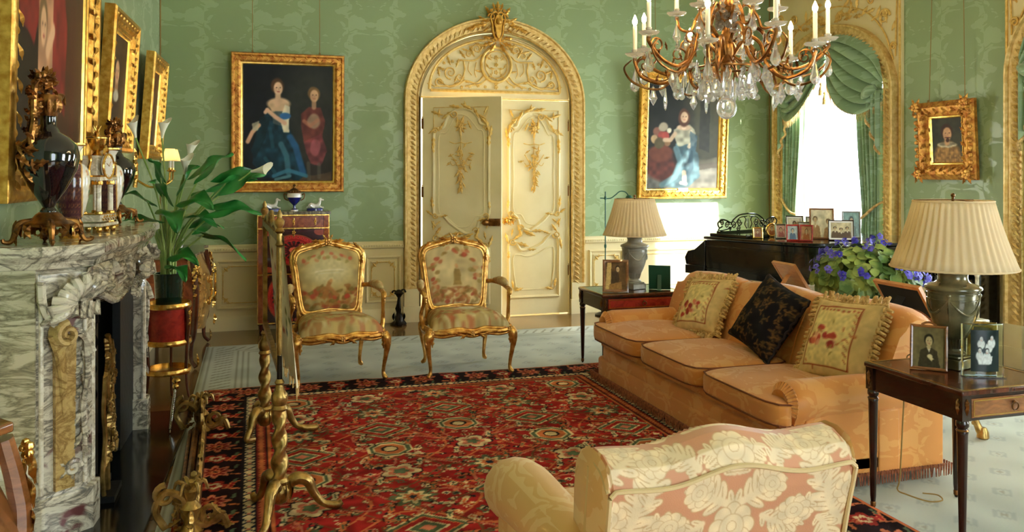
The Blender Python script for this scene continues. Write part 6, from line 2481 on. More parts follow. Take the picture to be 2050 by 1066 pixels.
# ================================================================ BOMBE COMMODES
def commode(loc, rz, label, L, Dp, Hh, front, side, top='marble_top', legm='mahogany'):
    """bombe commode; local: front faces -Y, length along X, back at y = 0"""
    t = thing('bombe_commode', label, 'commode', loc, rz)
    zb, zt = Hh * .30, Hh - .025
    def outl(z):
        s = (z - zb) / (zt - zb)
        b = .06 * math.sin(PI * min(1, s * 1.1)) ** 1.2 * (1.2 - .6 * s) - .02 * s
        return b
    def box_fn(part):
        def fn(U, V):
            z = zb + V * (zt - zb)
            s = V
            b = .075 * np.sin(PI * np.clip(s * .9 + .08, 0, 1)) ** 1.4 - .035 * s
            if part == 'front':
                x = (2 * U - 1) * (L / 2 + b * .7)
                y = -Dp - b - .05 * (1 - (2 * U - 1) ** 2) - .005
                return x, y, z - .03 * np.cos((2 * U - 1) * PI) * (1 - V) ** 6
            sx = -1 if part == 'left' else 1
            y = -(1 - U) * (Dp + b + .005) if sx > 0 else -U * (Dp + b + .005)
            x = sx * (L / 2 + b * .7) * np.ones_like(U) + sx * .012 * np.sin(PI * U)
            y = np.where(U >= 0, y, y)
            return x, y, z + 0 * U
        return fn
    for part, mt in (('front', front), ('left', side), ('right', side)):
        nm = {'front': 'drawer_front', 'left': 'side_panel', 'right': 'side_panel'}[part]
        g = grid(nm, 40, 30, box_fn(part), mt, t)
    m = MB()
    m.bx(-L / 2 + .02, L / 2 - .02, -Dp + .02, -.0, zb + .01, zt)
    obj('carcass', m, 'dark_marquetry', t)
    m = MB()
    P_ = [(-L / 2 - .02, 0), (-L / 2 - .035, -Dp - .0), (-L / 2 + .02, -Dp - .05)] + [((2 * k / 12 - 1) * L / 2 * .85, -Dp - .04 - .02 * math.cos((2 * k / 12 - 1) * PI)) for k in range(13)] + [(L / 2 - .02, -Dp - .05), (L / 2 + .035, -Dp), (L / 2 + .02, 0)]
    m.prism(P_, lambda u, v: (u, v, zt), lambda u, v: (u, v, Hh))
    obj('commode_top', m, top, t, ang=30, bevel=.006)
    for sx in (-1, 1):
        for fr_ in (0, 1):
            x = sx * (L / 2 - .005)
            y = -Dp - .0 if fr_ else -.03
            m = MB()
            if fr_:
                P_ = crv([(x + sx * .01, y - .02, zt - .02), (x + sx * .032, y - .040, zt - .14), (x + sx * .036, y - .048, zt - .26), (x + sx * .02, y - .030, zb + .02), (x + sx * .0, y - .01, zb - .08), (x + sx * .0, y - .01, .07), (x + sx * .03, y - .045, .015)], 6)
                m.tube(P_, [.022, .024, .026, .024, .018, .014, .016], 8)
            else:
                m.tube(crv([(x, y, zb + .05), (x + sx * .01, y, zb - .06), (x, y, .07), (x + sx * .02, y, .015)], 6), [.03, .022, .015, .016], 8)
            lg = obj('leg', m, legm, t)
            if fr_:
                m = MB()
                q = lambda u, v, w=0: (x + sx * (.046 + .7 * w) + u * .7, y - .055 - .7 * w + sx * u * .7, v)
                for k in range(7):
                    leaf(m, q, 0, zt - .05 - .035 * k, -PI / 2 + (.5 if k % 2 else -.5), .09 - .006 * k, .045, .0)
                floret(m, q, 0, zt - .06, .025)
                leaf(m, lambda u, v, w=0: (x + sx * (.03 + w) + u, y - .055 - w, v), 0, .015, PI / 2, .10, .04)
                m.tube([p for p in P_[-8:]], .018, 6) if False else None
                obj('gilt_mount', m, 'ormolu', lg)
    m = MB()
    yf = lambda u, v: -Dp - .085 - .05 * (1 - (2 * u / L) ** 2)
    q = lambda u, v, w=0: (u, yf(u, v) - w, v)
    zc = (zb + zt) / 2
    rod(m, q, [(-.16, zc + .02), (-.20, zc + .10), (-.10, zc + .15), (0, zc + .13), (.10, zc + .15), (.20, zc + .10), (.16, zc + .02), (.20, zc - .06), (.08, zc - .10), (0, zc - .08), (-.08, zc - .10), (-.20, zc - .06)], .010, closed=True)
    for k in range(12):
        a = k * PI / 6
        leaf(m, q, .19 * math.cos(a), zc + .02 + .12 * math.sin(a), a, .07, .035)
    for s in (-1, 1):
        for z in (zc + .12, zc - .06):
            rod(m, q, [(s * .30 - .05, z), (s * .30 - .03, z - .03), (s * .30 + .03, z - .03), (s * .30 + .05, z)], .007)
            floret(m, q, s * .30 - .05, z, .014)
            floret(m, q, s * .30 + .05, z, .014)
    leaf(m, q, 0, zb + .0, PI / 2, .08, .06)
    spiral(m, q, .04, zb + .01, .03, 1.3, 0, 1, .006)
    spiral(m, q, -.04, zb + .01, .03, 1.3, PI, -1, .006)
    obj('gilt_mounts', m, 'ormolu', t, label='gilt front mounts and drop handles')
    # edge mounts along the side profile
    m = MB()
    for k in range(9):
        q = lambda u, v, w=0: (-L / 2 - .055 - w, -Dp + .0 + u, v)
        leaf(m, q, .05 - .0 * k, zb + .06 + .045 * k, PI / 2, .06, .02)
    obj('side_mount', m, 'ormolu', t)
    return t


cz = lz
commode((LX(7.68) + .02, 7.68, 0), lz, 'marquetry bombe commode with grey top, against the wall beyond the lilies', 1.05, .42, .89, 'tan_marquetry', 'brown_marquetry')
commode((LX(1.78) + .085, 1.74, 0), lz, 'walnut bombe commode with gilt mounts at the left edge, nearest the camera', 1.05, .44, .97, 'walnut', 'walnut', 'walnut', 'walnut')
# blue and white vase on the commode
l0 = (-.62, 7.50, .89)
t = thing('ginger_jar', 'small blue and white vase on the commode behind the lilies', 'vase', l0)
m = MB()
m.lathe([(.03, 0), (.04, .01), (.055, .06), (.06, .10), (.045, .14), (.022, .16), (.028, .175)], 22)
obj('body', m, mat('blue_white_porcelain', S(232, 232, 232), .12, second=S(30, 44, 150), nscale=30, lo=.5, hi=.54, coat=.6), t)
m = MB()
m.lathe([(.028, .175), (.03, .182), (.02, .195), (.006, .20), (.008, .21), (.002, .215)], 18)
obj('lid', m, 'blue_glaze', t)

# ================================================================ SECRETAIRE
CBX = .355
t = thing('secretaire_cabinet', 'tall narrow red marquetry cabinet with round inlaid panel beneath the double portrait', 'cabinet', (CBX, BY - .04, 0))
Wc_, Dc_, Hc_ = .66, .36, 1.175
m = MB()
m.bx(-Wc_ / 2, Wc_ / 2, -Dc_, -.02, .10, Hc_ - .03)
obj('body', m, 'dark_marquetry', t, bevel=.004)
m = MB()
m.bx(-Wc_ / 2 - .015, Wc_ / 2 + .015, -Dc_ - .02, -.01, Hc_ - .03, Hc_)
obj('marble_top', m, 'marble_top', t, bevel=.004)
for sx in (-1, 1):
    m = MB()
    m.prism([(sx * Wc_ / 2, -Dc_), (sx * (Wc_ / 2 - .05), -Dc_ - .012), (sx * (Wc_ / 2 - .05), -Dc_ + .02), (sx * Wc_ / 2, -Dc_ + .03)], lambda u, v: (u, v, .12), lambda u, v: (u, v, Hc_ - .03))
    obj('corner_post', m, 'brown_marquetry', t)
m = MB()
for sx in (-1, 1):
    m.bx(sx * Wc_ / 2 - .004, sx * Wc_ / 2 + .004, -Dc_ - .004, -Dc_ + .004, .12, Hc_ - .03)
for z in (Hc_ - .035, Hc_ - .16, .58, .12):
    m.bx(-Wc_ / 2, Wc_ / 2, -Dc_ - .016, -Dc_ - .002, z - .006, z + .006)
obj('gilt_edging', m, 'ormolu', t)
m = MB()
m.bx(-Wc_ / 2 + .055, Wc_ / 2 - .055, -Dc_ - .014, -Dc_, Hc_ - .150, Hc_ - .045)
dr = obj('drawer', m, 'brown_marquetry', t, bevel=.002)
m = MB()
q = lambda u, v, w=0: (u, -Dc_ - .014 - w, v)
for u in (-.2, 0, .2):
    floret(m, q, u, Hc_ - .095, .016)
    leaf(m, q, u, Hc_ - .095, -PI / 2, .04, .024)
    leaf(m, q, u, Hc_ - .095, PI / 2, .035, .02)
obj('handle', m, 'ormolu', dr, label='gilt escutcheons')
A = Art(120, 130, (64, 18, 20), 91, .2)
cx_, cy_ = .5, .48
A.p([(.06, .05), (.94, .05), (.94, .95), (.06, .95)], (52, 14, 18), wob=0)
for (x, y) in ((.06, .05), (.94, .05), (.06, .95), (.94, .95)):
    A.e(x, y, .1, .09, (150, 60, 40), wob=0, soft=.1)
A.e(cx_, cy_, .40, .37, (134, 70, 40), wob=0, soft=.03)
A.e(cx_, cy_, .375, .346, (170, 32, 34), wob=0, soft=.03)
for k in range(28):
    a = 2 * PI * k / 28
    A.e(cx_ + .33 * math.cos(a), cy_ + .305 * math.sin(a), .03, .028, (196, 58, 48), wob=0, soft=.2)
    A.e(cx_ + .33 * math.cos(a), cy_ + .305 * math.sin(a), .012, .012, (90, 18, 20), wob=0, soft=.2)
A.e(cx_, cy_, .275, .254, (120, 18, 24), wob=0, soft=.04)
A.e(cx_, cy_, .255, .235, (180, 40, 38), wob=0, soft=.04)
for k in range(16):
    a = 2 * PI * k / 16
    A.l([(cx_ + .08 * math.cos(a), cy_ + .075 * math.sin(a)), (cx_ + .21 * math.cos(a), cy_ + .195 * math.sin(a))], .020, (62, 16, 24))
    A.e(cx_ + .20 * math.cos(a), cy_ + .185 * math.sin(a), .03, .028, (50, 14, 22), wob=0)
for k in range(8):
    a = 2 * PI * k / 8
    A.e(cx_ + .05 * math.cos(a), cy_ + .045 * math.sin(a), .03, .028, (206, 96, 66), wob=0)
FALL = A.done(0)
pw = Wc_ / 2 - .055
grid('fall_front', 110, 120, lambda U, V: ((2 * U - 1) * pw, -Dc_ - .012 + 0 * U, .60 + V * (Hc_ - .175 - .60)), 'marquetry_paint', t, img=FALL, ang=0)
m = MB()
floret(m, q, 0, Hc_ - .20, .022)
leaf(m, q, 0, Hc_ - .20, PI / 2, .045, .03)
leaf(m, q, 0, Hc_ - .20, -PI / 2, .04, .028)
obj('escutcheon', m, 'ormolu', t)
for sx in (-1, 1):
    d0 = grid('door', 50, 50, lambda U, V, sx=sx: (sx * pw / 2 + (U - .5) * (pw - .01), -Dc_ - .010 + 0 * U, .13 + V * .44), 'marquetry_paint', t, img=A.a * np.array([1, 1, 1]) if False else FALL[10:120], ang=0)
    m = MB()
    floret(m, q, sx * .03, .36, .016)
    obj('handle', m, 'ormolu', d0)
m = MB()
for sx in (-1, 1):
    for sy in (-Dc_ + .03, -.05):
        m.lathe([(.018, 0), (.024, .02), (.03, .06), (.034, .10)], 12, (sx * (Wc_ / 2 - .04), sy, 0))
obj('feet', m, 'dark_marquetry', t)
# urn on the secretaire
l0 = (.368, BY - .22, Hc_)
t = thing('covered_urn', 'small blue and white porcelain urn with gilt lid on the tall red cabinet', 'urn', l0)
m = MB()
m.lathe([(.035, 0), (.035, .012), (.014, .025), (.012, .05), (.02, .06), (.055, .095), (.068, .13), (.069, .15)], 26)
obj('body', m, 'blue_glaze', t)
m = MB()
m.lathe([(.0695, .13), (.070, .155), (.066, .17), (.060, .175)], 26).lathe([(.038, 0), (.038, .008), (.02, .02), (.014, .026)], 20)
obj('white_band', m, 'white_glaze', t)
m = MB()
m.lathe([(.067, .172), (.060, .178), (.05, .195), (.03, .21), (.012, .22), (.010, .235), (.016, .245), (.004, .26)], 22)
for k in range(14):
    a = k * 2 * PI / 14
    floret(m, lambda u, v, w=0: ((.055 + w) * math.cos(a), (.055 + w) * math.sin(a), v), 0, .185, .012)
for s in (-1, 1):
    m.tube(crv([(s * .066, 0, .15), (s * .095, 0, .165), (s * .09, 0, .12), (s * .06, 0, .10)], 5), .006, 7)
obj('gilt_lid', m, 'brown_brass', t)
for i, (dx, fl_s, lab) in enumerate(((-.205, 1, 'white porcelain hound on a dark base, on the cabinet, nearer the lilies'), (.205, 1, 'white porcelain hound on a dark base, on the cabinet, nearer the doors'))):
    l0 = (.36 + dx, BY - .20, Hc_)
    t = thing('hound_figurine', lab, 'figurine', l0, 0)
    m = MB()
    m.lathe([(.078, 0), (.080, .012), (.072, .022)], 22, sq=.5)
    obj('base', m, 'blue_glaze', t, label='dark blue oval base')
    m = MB()
    m.tube(crv([(-.06, 0, .04), (-.035, 0, .05), (0, 0, .045), (.03, 0, .05), (.045, 0, .075), (.05, 0, .10)], 5), [.014, .024, .020, .022, .014, .011], 10)
    m.ball((.052, 0, .108), .017, 10, 7, (1, .8, .9))
    m.tube([(.058, 0, .106), (.085, 0, .100)], [.011, .007], 8)
    for sy in (-1, 1):
        m.tube([(.040, sy * .010, .045), (.065, sy * .012, .028), (.085, sy * .012, .026)], [.009, .007, .006], 7)
        m.tube([(-.04, sy * .014, .05), (-.02, sy * .018, .032), (.0, sy * .018, .027)], [.014, .009, .006], 7)
        m.tube([(.045, sy * .012, .115), (.04, sy * .018, .10)], [.006, .004], 6)
    m.tube(crv([(-.06, 0, .04), (-.08, .01, .03), (-.07, .02, .028)], 4), [.005, .003], 6)
    obj('hound', m, 'white_glaze', t)

# bronze doorstop
l0 = (1.395, 8.56, 0)
t = thing('doorstop', 'dark bronze figural doorstop on the floor beside the door surround', 'doorstop', l0)
m = MB()
m.lathe([(.07, 0), (.075, .012), (.06, .03), (.045, .05), (.03, .09), (.022, .13), (.03, .17), (.018, .22), (.014, .28), (.03, .31), (.045, .325), (.03, .345), (.012, .36)], 14, fn=lambda r, z, a: r * (1 + .25 * math.sin(3 * a + z * 30)))
for k in range(8):
    a = k * PI / 4
    q = lambda u, v, w=0: ((.05 + w) * math.cos(a), (.05 + w) * math.sin(a), v)
    leaf(m, q, 0, .05, PI / 2 + .4, .08, .04)
m.tube(crv([(0, 0, .33), (.05, 0, .36), (.07, 0, .33)], 4), [.012, .008, .01], 6).tube(crv([(0, 0, .33), (-.05, 0, .35), (-.07, 0, .33)], 4), [.012, .008, .01], 6)
obj('figure', m, 'dark_bronze', t)

# ================================================================ FIRE SCREEN
S0 = (.10, 4.5, 0)
t = thing('fire_screen', 'gilt two-post fire screen with embroidered silk panel, seen edge-on', 'fire screen', S0)
PN, PF = (.105, 3.90), (.055, 5.12)
for (px, py), feet, nm in ((PN, [(.24, .02), (-.09, -.26), (-.10, .20)], 'near'), (PF, [(.27, .02), (-.06, -.10), (-.08, .2)], 'far')):
    m = MB()
    # barley twist
    N = 60
    vs, fs = [], []
    z0, z1 = .17, .48
    K = 18
    for i in range(N + 1):
        z = z0 + (z1 - z0) * i / N
        tp = 1 - .28 * i / N
        for k in range(K):
            a = 2 * PI * k / K
            r = .034 * tp * (1 + .26 * math.sin(2 * a - (z - z0) * 62))
            vs.append((px + r * math.cos(a), py + r * math.sin(a), z))
    for i in range(N):
        for k in range(K):
            fs.append((i * K + k, i * K + (k + 1) % K, (i + 1) * K + (k + 1) % K, (i + 1) * K + k))
    m.add(vs, fs)
    m.lathe([(.012, .06), (.03, .07), (.05, .10), (.05, .13), (.038, .15), (.044, .165), (.036, .18)], 16, (px, py, 0))
    m.lathe([(.028, .475), (.036, .485), (.028, .50), (.036, .52), (.036, .545), (.022, .565), (.016, .59), (.022, .60), (.014, .615)], 16, (px, py, 0))
    for k in range(12):
        a = k * PI / 6
        q = lambda u, v, w=0: (px + (.046 + w) * math.cos(a), py + (.046 + w) * math.sin(a), v)
        leaf(m, q, 0, .17, -PI / 2, .09, .03)
    obj('twisted_column', m, 'antique_gold', t, off=S0)
    m = MB()
    m.tube([(px, py, .60), (px, py, .72)], [.012, .010], 10)
    obj('post', m, 'dark_bronze', t, off=S0)
    m = MB()
    m.lathe([(.010, 1.20), (.02, 1.21), (.012, 1.225), (.012, 1.26), (.022, 1.27), (.012, 1.285), (.020, 1.30), (.022, 1.315), (.010, 1.33), (.012, 1.345), (.003, 1.365)], 12, (px, py, 0))
    m.tube([(px, py, .71), (px, py, 1.22)], .008, 8)
    obj('finial', m, 'antique_gold', t, off=S0)
    for i, (dx, dy) in enumerate(feet):
        L_ = math.hypot(dx, dy)
        ux, uy = dx / L_, dy / L_
        g = lambda d, z: (px + ux * d, py + uy * d, z)
        m = MB()
        m.tube(crv([g(.02, .13), g(.07, .165), g(.12, .15), g(.15, .09), g(.19, .04), g(L_ + .01, .022), g(L_ + .035, .034)], 6), [.022, .030, .026, .020, .016, .019, .012], 9)
        q = lambda u, v, w=0: (px + ux * u, py + uy * u, v)
        leaf(m, lambda u, v, w=0: (px + ux * (.10 + v * .5) - uy * u, py + uy * (.10 + v * .5) + ux * u, .185 - v * .5 + w), 0, 0, PI / 2, .09, .035)
        obj('foot', m, 'antique_gold', t, off=S0)
# frame rails and silk
ex_ = np.array([PF[0] - PN[0], PF[1] - PN[1], 0])
Ls = np.linalg.norm(ex_)
ex_ = ex_ / Ls
sp_ = plane((PN[0], PN[1], 0), ex_, (0, 0, 1), (ex_[1], -ex_[0], 0))
m = MB()
for z in (.66, 1.24):
    m.prism([(.01, z - .016), (Ls - .01, z - .016), (Ls - .01, z + .016), (.01, z + .016)], lambda u, v: sp_(u, v, -.012), lambda u, v: sp_(u, v, .012))
for u in (.035, Ls - .035):
    m.prism([(u - .016, .66), (u + .016, .66), (u + .016, 1.24), (u - .016, 1.24)], lambda a, v: sp_(a, v, -.012), lambda a, v: sp_(a, v, .012))
rod(m, lambda u, v, w=0: sp_(u, v, 0), [(.03, 1.25), (.25, 1.29), (.45, 1.27), (.6, 1.33), (.77, 1.27), (.95, 1.29), (Ls - .03, 1.25)], .012)
obj('frame', m, 'antique_gold', t, off=S0)
A = Art(120, 90, (238, 228, 200), 15, .15)
for k in range(60):
    x, y = nr.rand(), nr.rand()
    A.e(x, y, .018, .03, [(176, 90, 70), (120, 130, 80), (90, 110, 130), (190, 150, 80)][k % 4], ang=nr.rand() * 3, wob=.02)


def silk(U, V):
    u = -.012 + U * (Ls + .02)
    z = .56 + V * .69
    w = .018 + .055 * (1 - V) ** 1.3 + .012 * np.sin(U * 26 + 2 * V) * (1 - V)
    x = PN[0] + ex_[0] * u + ex_[1] * w
    y = PN[1] + ex_[1] * u - ex_[0] * w
    return x, y, z + .02 * np.sin(U * 9) * (1 - V)


g = grid('silk_panel', 120, 60, silk, 'needlepoint', t, img=A.done(1), off=S0)
m = MB()
for k in range(24):
    u = k / 23
    x, y, z = [float(q_[0]) for q_ in silk(np.array([u]), np.array([0.0]))]
    m.tube([(x, y, z + .01), (x, y, z - .045)], [.006, .003], 5)
obj('fringe', m, 'tassel', t, off=S0)

t.location.z = .018
# ================================================================ FENDER, POKER
def chenet(mb, o, s):
    f = lambda u, v, w=0: (o[0] + u, o[1] + w * s, v)
    g = lambda u, v, w=0: (o[0] + w, o[1] + u * s, v)
    for pl_ in (f, g):
        rod(mb, pl_, [(-.10, .05), (-.14, .13), (-.10, .20), (-.03, .17), (-.02, .09), (.06, .05), (.12, .09), (.15, .03)], .016)
        spiral(mb, pl_, -.10, .19, .045, 1.4, PI / 2, 1, .014)
        spiral(mb, pl_, .08, .10, .05, 1.4, 0, -1, .014)
        rod(mb, pl_, [(.0, .04), (.03, .12), (-.01, .18), (.03, .25)], .012)
        for k in range(9):
            leaf(mb, pl_, -.10 + .026 * k, .05 + .03 * (k % 4), .5 + .7 * k, .065, .028, .01)
    for k in range(6):
        a = k * PI / 3
        mb.tube(crv([(o[0], o[1], .20), (o[0] + .05 * math.cos(a), o[1] + .05 * math.sin(a), .24), (o[0] + .07 * math.cos(a), o[1] + .07 * math.sin(a), .20)], 4), [.012, .01, .004], 6)
    mb.lathe([(.05, .022), (.055, .035), (.03, .06), (.03, .10), (.045, .13), (.02, .16), (.03, .2), (.012, .22)], 12, (o[0], o[1], 0))


l0 = (-.36, 4.5, 0)
t = thing('fender', 'gilt bronze fender with scrolling end pieces along the black hearth', 'fender', l0)
for o in ((-.26, 3.84), (-.30, 5.30)):
    m = MB()
    chenet(m, o, 1 if o[1] > 4 else -1)
    obj('scroll_end', m, 'antique_gold', t, off=l0)
m = MB()
for dx, z, r in ((-.02, .045, .018), (.02, .03, .022), (-.05, .035, .012)):
    m.tube([(-.27 + dx, 3.86, z), (-.31 + dx, 5.28, z)], r, 8)
obj('rail', m, 'bronze', t, off=l0)
m = MB()
q = lambda u, v, w=0: (-.25 - .03 * (u - 3.9) + w, u, v)
for k in range(26):
    leaf(m, q, 3.95 + .05 * k, .04, (.8 if k % 2 else -.4), .09, .04, .004)
for s, c in ((1, 4.3), (-1, 4.7)):
    rod(m, q, [(c - s * .12, .05), (c - s * .04, .12), (c + s * .05, .07), (c + s * .12, .11)], .012)
obj('leafage', m, 'antique_gold', t, off=l0)
l0 = (-.475, 5.42, .022)
t = thing('poker', 'steel poker with twisted shaft and brass knob standing by the far jamb', 'poker', l0)
m = MB()
m.tube([(0, -.10, .005), (.0, .02, .10), (.01, .13, .20)], [.004, .006, .006], 8)
for k in range(22):
    f = k / 21
    m.ball((.01 * f, -.08 + .20 * f, .025 + .165 * f), .0085, 6, 4)
obj('shaft', m, 'steel', t)
m = MB()
m.ball((.012, .15, .215), .02, 10, 7, (1, 1, 1)).ball((.014, .17, .245), .026, 12, 8, (1, 1, .8))
obj('knob', m, 'brass', t)

# ================================================================ SOFA
SX0, SX1, SY0, SY1 = 2.40, 3.34, 3.47, 5.86
t = thing('sofa', 'long apricot damask three-seat sofa with serpentine back and fringed base', 'sofa', ((SX0 + SX1) / 2, (SY0 + SY1) / 2, 0))
O = t.location
SW, SD = SY1 - SY0, SX1 - SX0
cy = (SY0 + SY1) / 2
m = MB()
m.sqbox(((SX0 + SX1) / 2 + .02, cy, .20), (SD / 2 - .02, SW / 2 - .03, .115), 14, 12)
obj('base', m, 'sofa', t, off=O, ang=0)
# skirt: two soft rolls and a plain valance with fringe
m = MB()
m.sqbox(((SX0 + SX1) / 2 + .01, cy, .225), (SD / 2, SW / 2 - .01, .055), 9, 16)
m.sqbox(((SX0 + SX1) / 2 + .01, cy, .125), (SD / 2 + .01, SW / 2, .075), 14, 16)
obj('skirt', m, 'sofa', t, off=O, ang=0)
m = MB()
P_ = []
for (x, y) in ((SX0 - .012, SY0 - .015), (SX1 + .022, SY0 - .015), (SX1 + .022, SY1 + .012), (SX0 - .012, SY1 + .012)):
    P_.append((x, y))
for (a, b) in zip(P_, P_[1:] + P_[:1]):
    L_ = math.dist(a, b)
    n = int(L_ / .016)
    for i in range(n):
        f = i / n
        x, y = a[0] + (b[0] - a[0]) * f, a[1] + (b[1] - a[1]) * f
        m.tube([(x, y, .085), (x + rnd.uniform(-.004, .004), y + rnd.uniform(-.004, .004), .024)], [.007, .003], 4)
obj('fringe', m, 'fringe', t, off=O)
# back: serpentine slab leaning backwards


def btop(y):
    f = (y - SY0) / SW
    s = f * 3.0
    return .785 + .05 * (1 - f) + .030 * math.sin((s % 1) * PI) ** .8 + (.0 if .06 < f < .94 else -.06 * (1 - min(f, 1 - f) / .06) ** 2)


m = MB()
NYs = 90
vs, fs = [], []
prof = []
for i in range(NYs + 1):
    y = SY0 + .03 + (SW - .06) * i / NYs
    zt = btop(y)
    f = (y - SY0) / SW
    pf = .018 * abs(math.sin(f * 3 * PI)) ** .6
    ring = [(2.98 - pf, .30), (2.995 - pf, .45), (3.04 - pf, .60), (3.09 - pf, .72), (3.125, zt - .05), (3.15, zt - .012), (3.19, zt), (3.25, zt - .004), (3.295, zt - .025), (3.315, zt - .06), (3.315, .6), (3.315, .08)]
    for x, z in ring:
        vs.append((x, y, z))
K = len(ring)
for i in range(NYs):
    for k in range(K - 1):
        fs.append((i * K + k, (i + 1) * K + k, (i + 1) * K + k + 1, i * K + k + 1))
fs += [tuple(range(K)), tuple(NYs * K + k for k in range(K))]
m.add(vs, fs)
obj('backrest', m, 'sofa', t, off=O, ang=50)
m = MB()
for x, dz in ((3.295, -.022), (3.315, -.05)):
    m.tube([(x, SY0 + .03 + (SW - .06) * i / NYs, btop(SY0 + .03 + (SW - .06) * i / NYs) + dz) for i in range(NYs + 1)], .0055, 5)
obj('back_piping', m, 'piping', t, off=O)
m = MB()
for f in (1 / 3, 2 / 3):
    y = SY0 + SW * f
    zt = btop(y)
    m.tube([(2.975, y, .42), (3.03, y, .60), (3.085, y, .72), (3.12, y, zt - .04), (3.16, y, zt + .0), (3.21, y, zt + .006)], .005, 5)
obj('back_seam', m, 'sofa', t, off=O)
for yy in (SY0, SY1 - .04):
    m = MB()
    m.prism([(2.52, .06), (3.325, .06), (3.325, .50), (3.0, .46), (2.52, .36)], lambda x, z: (x, yy, z), lambda x, z: (x, yy + .04, z))
    m.prism([(2.93, .06), (3.05, .06), (3.05, .38), (2.93, .38)], lambda x, z: (x, yy - .008, z), lambda x, z: (x, yy + .048, z))
    obj('end_panel', m, 'sofa', t, off=O, ang=30, bevel=.006)
# rolled arms
for s, y0 in ((-1, SY0 + .10), (1, SY1 - .10)):
    m = MB()
    x0, x1 = 2.47, 3.10
    vs, fs = [], []
    NX = 24
    ring = []
    for k in range(22):
        a = PI * 1.28 - (2 * PI * .80) * k / 21
        ring.append((.105 * math.cos(a) * s * -1, .105 * math.sin(a) + .435))
    ring = [(-s * .085, .16)] + [(u, v) for u, v in ring]
    ring = []
    for k in range(20):
        a = -PI * .20 + PI * 1.32 * k / 19
        ring.append((s * .115 * math.cos(a), .430 + .105 * math.sin(a)))
    ring = [(s * .075, .16), (s * .078, .33)] + ring + [(-s * .08, .33), (-s * .08, .16)]
    for i in range(NX + 1):
        x = x0 + (x1 - x0) * i / NX
        e = 1 - .12 * max(0, 1 - (x - x0) / .05) ** 2
        for u, v in ring:
            vs.append((x, y0 + u * e, .30 + (v - .30) * e + .0 * math.sin(x * 9)))
    K = len(ring)
    for i in range(NX):
        for k in range(K - 1):
            fs.append((i * K + k, i * K + k + 1, (i + 1) * K + k + 1, (i + 1) * K + k))
    fs += [tuple(range(K)), tuple(NX * K + k for k in range(K))]
    m.add(vs, fs)
    arm = obj('arm', m, 'sofa', t, off=O, ang=55)
    # gathered rosette front
    m = MB()
    c = (x0 - .002, y0, .430)
    for k in range(22):
        a = -PI * .2 + PI * 1.4 * k / 21
        m.tube([(c[0] - .012, c[1] + .03 * math.cos(a) * s, c[2] + .025 * math.sin(a)), (c[0] - .02, c[1] + .07 * math.cos(a) * s, c[2] + .06 * math.sin(a)), (c[0] + .004, c[1] + .104 * math.cos(a) * s, c[2] + .094 * math.sin(a))], [.004, .011, .009], 6)
    m.tube(crv([(c[0] - .012, y0 - .05, .27), (c[0] - .014, y0 - .055, .36), (c[0] - .016, y0 - .035, .42), (c[0] - .018, y0, .445), (c[0] - .016, y0 + .035, .42), (c[0] - .014, y0 + .055, .36), (c[0] - .012, y0 + .05, .27)], 5), .006, 6)
    m.sqbox((c[0] - .002, y0, .34), (.012, .055, .09), 4, 6)
    obj('arm_front', m, 'sofa', arm, off=O)
# seat cushions
for i in range(3):
    w = SW / 3
    c = SY0 + w * (i + .5)
    a, b = w / 2 - .004, (.31 if i == 1 else .31)
    m = MB()

    def fc(x, y, z, i=i):
        # T shape: ends run out in front of the arms
        xx = x
        yy = y
        if i != 1:
            s = -1 if i == 0 else 1
            if x > -.22 and s * y > a - .19:
                yy = s * (a - .19 + (s * y - (a - .19)) * .06)
        z2 = z * (1 - .10 * max(0, -x / .31) ** 3 * (z > 0))
        return xx, yy, z2
    m.sqbox((2.69, c, .385), (.325, a, .066), 7, 18, .42, fc)
    q_ = obj('seat_cushion', m, 'sofa', t, off=O, ang=0)
    m = MB()
    for dz in (.052, -.052):
        pts = []
        for k in range(40):
            aa = 2 * PI * k / 40
            cx_, cy_ = math.cos(aa), math.sin(aa)
            nrm = (abs(cx_) ** 7 + abs(cy_) ** 7) ** (1 / 7)
            X_, Y_, _ = fc(cx_ / nrm * .322, cy_ / nrm * (a - .002), 0)
            pts.append((2.69 + X_, c + Y_, .385 + dz))
        m.tube(pts, .0048, 5, closed=True)
    obj('piping', m, 'piping', q_, off=O)


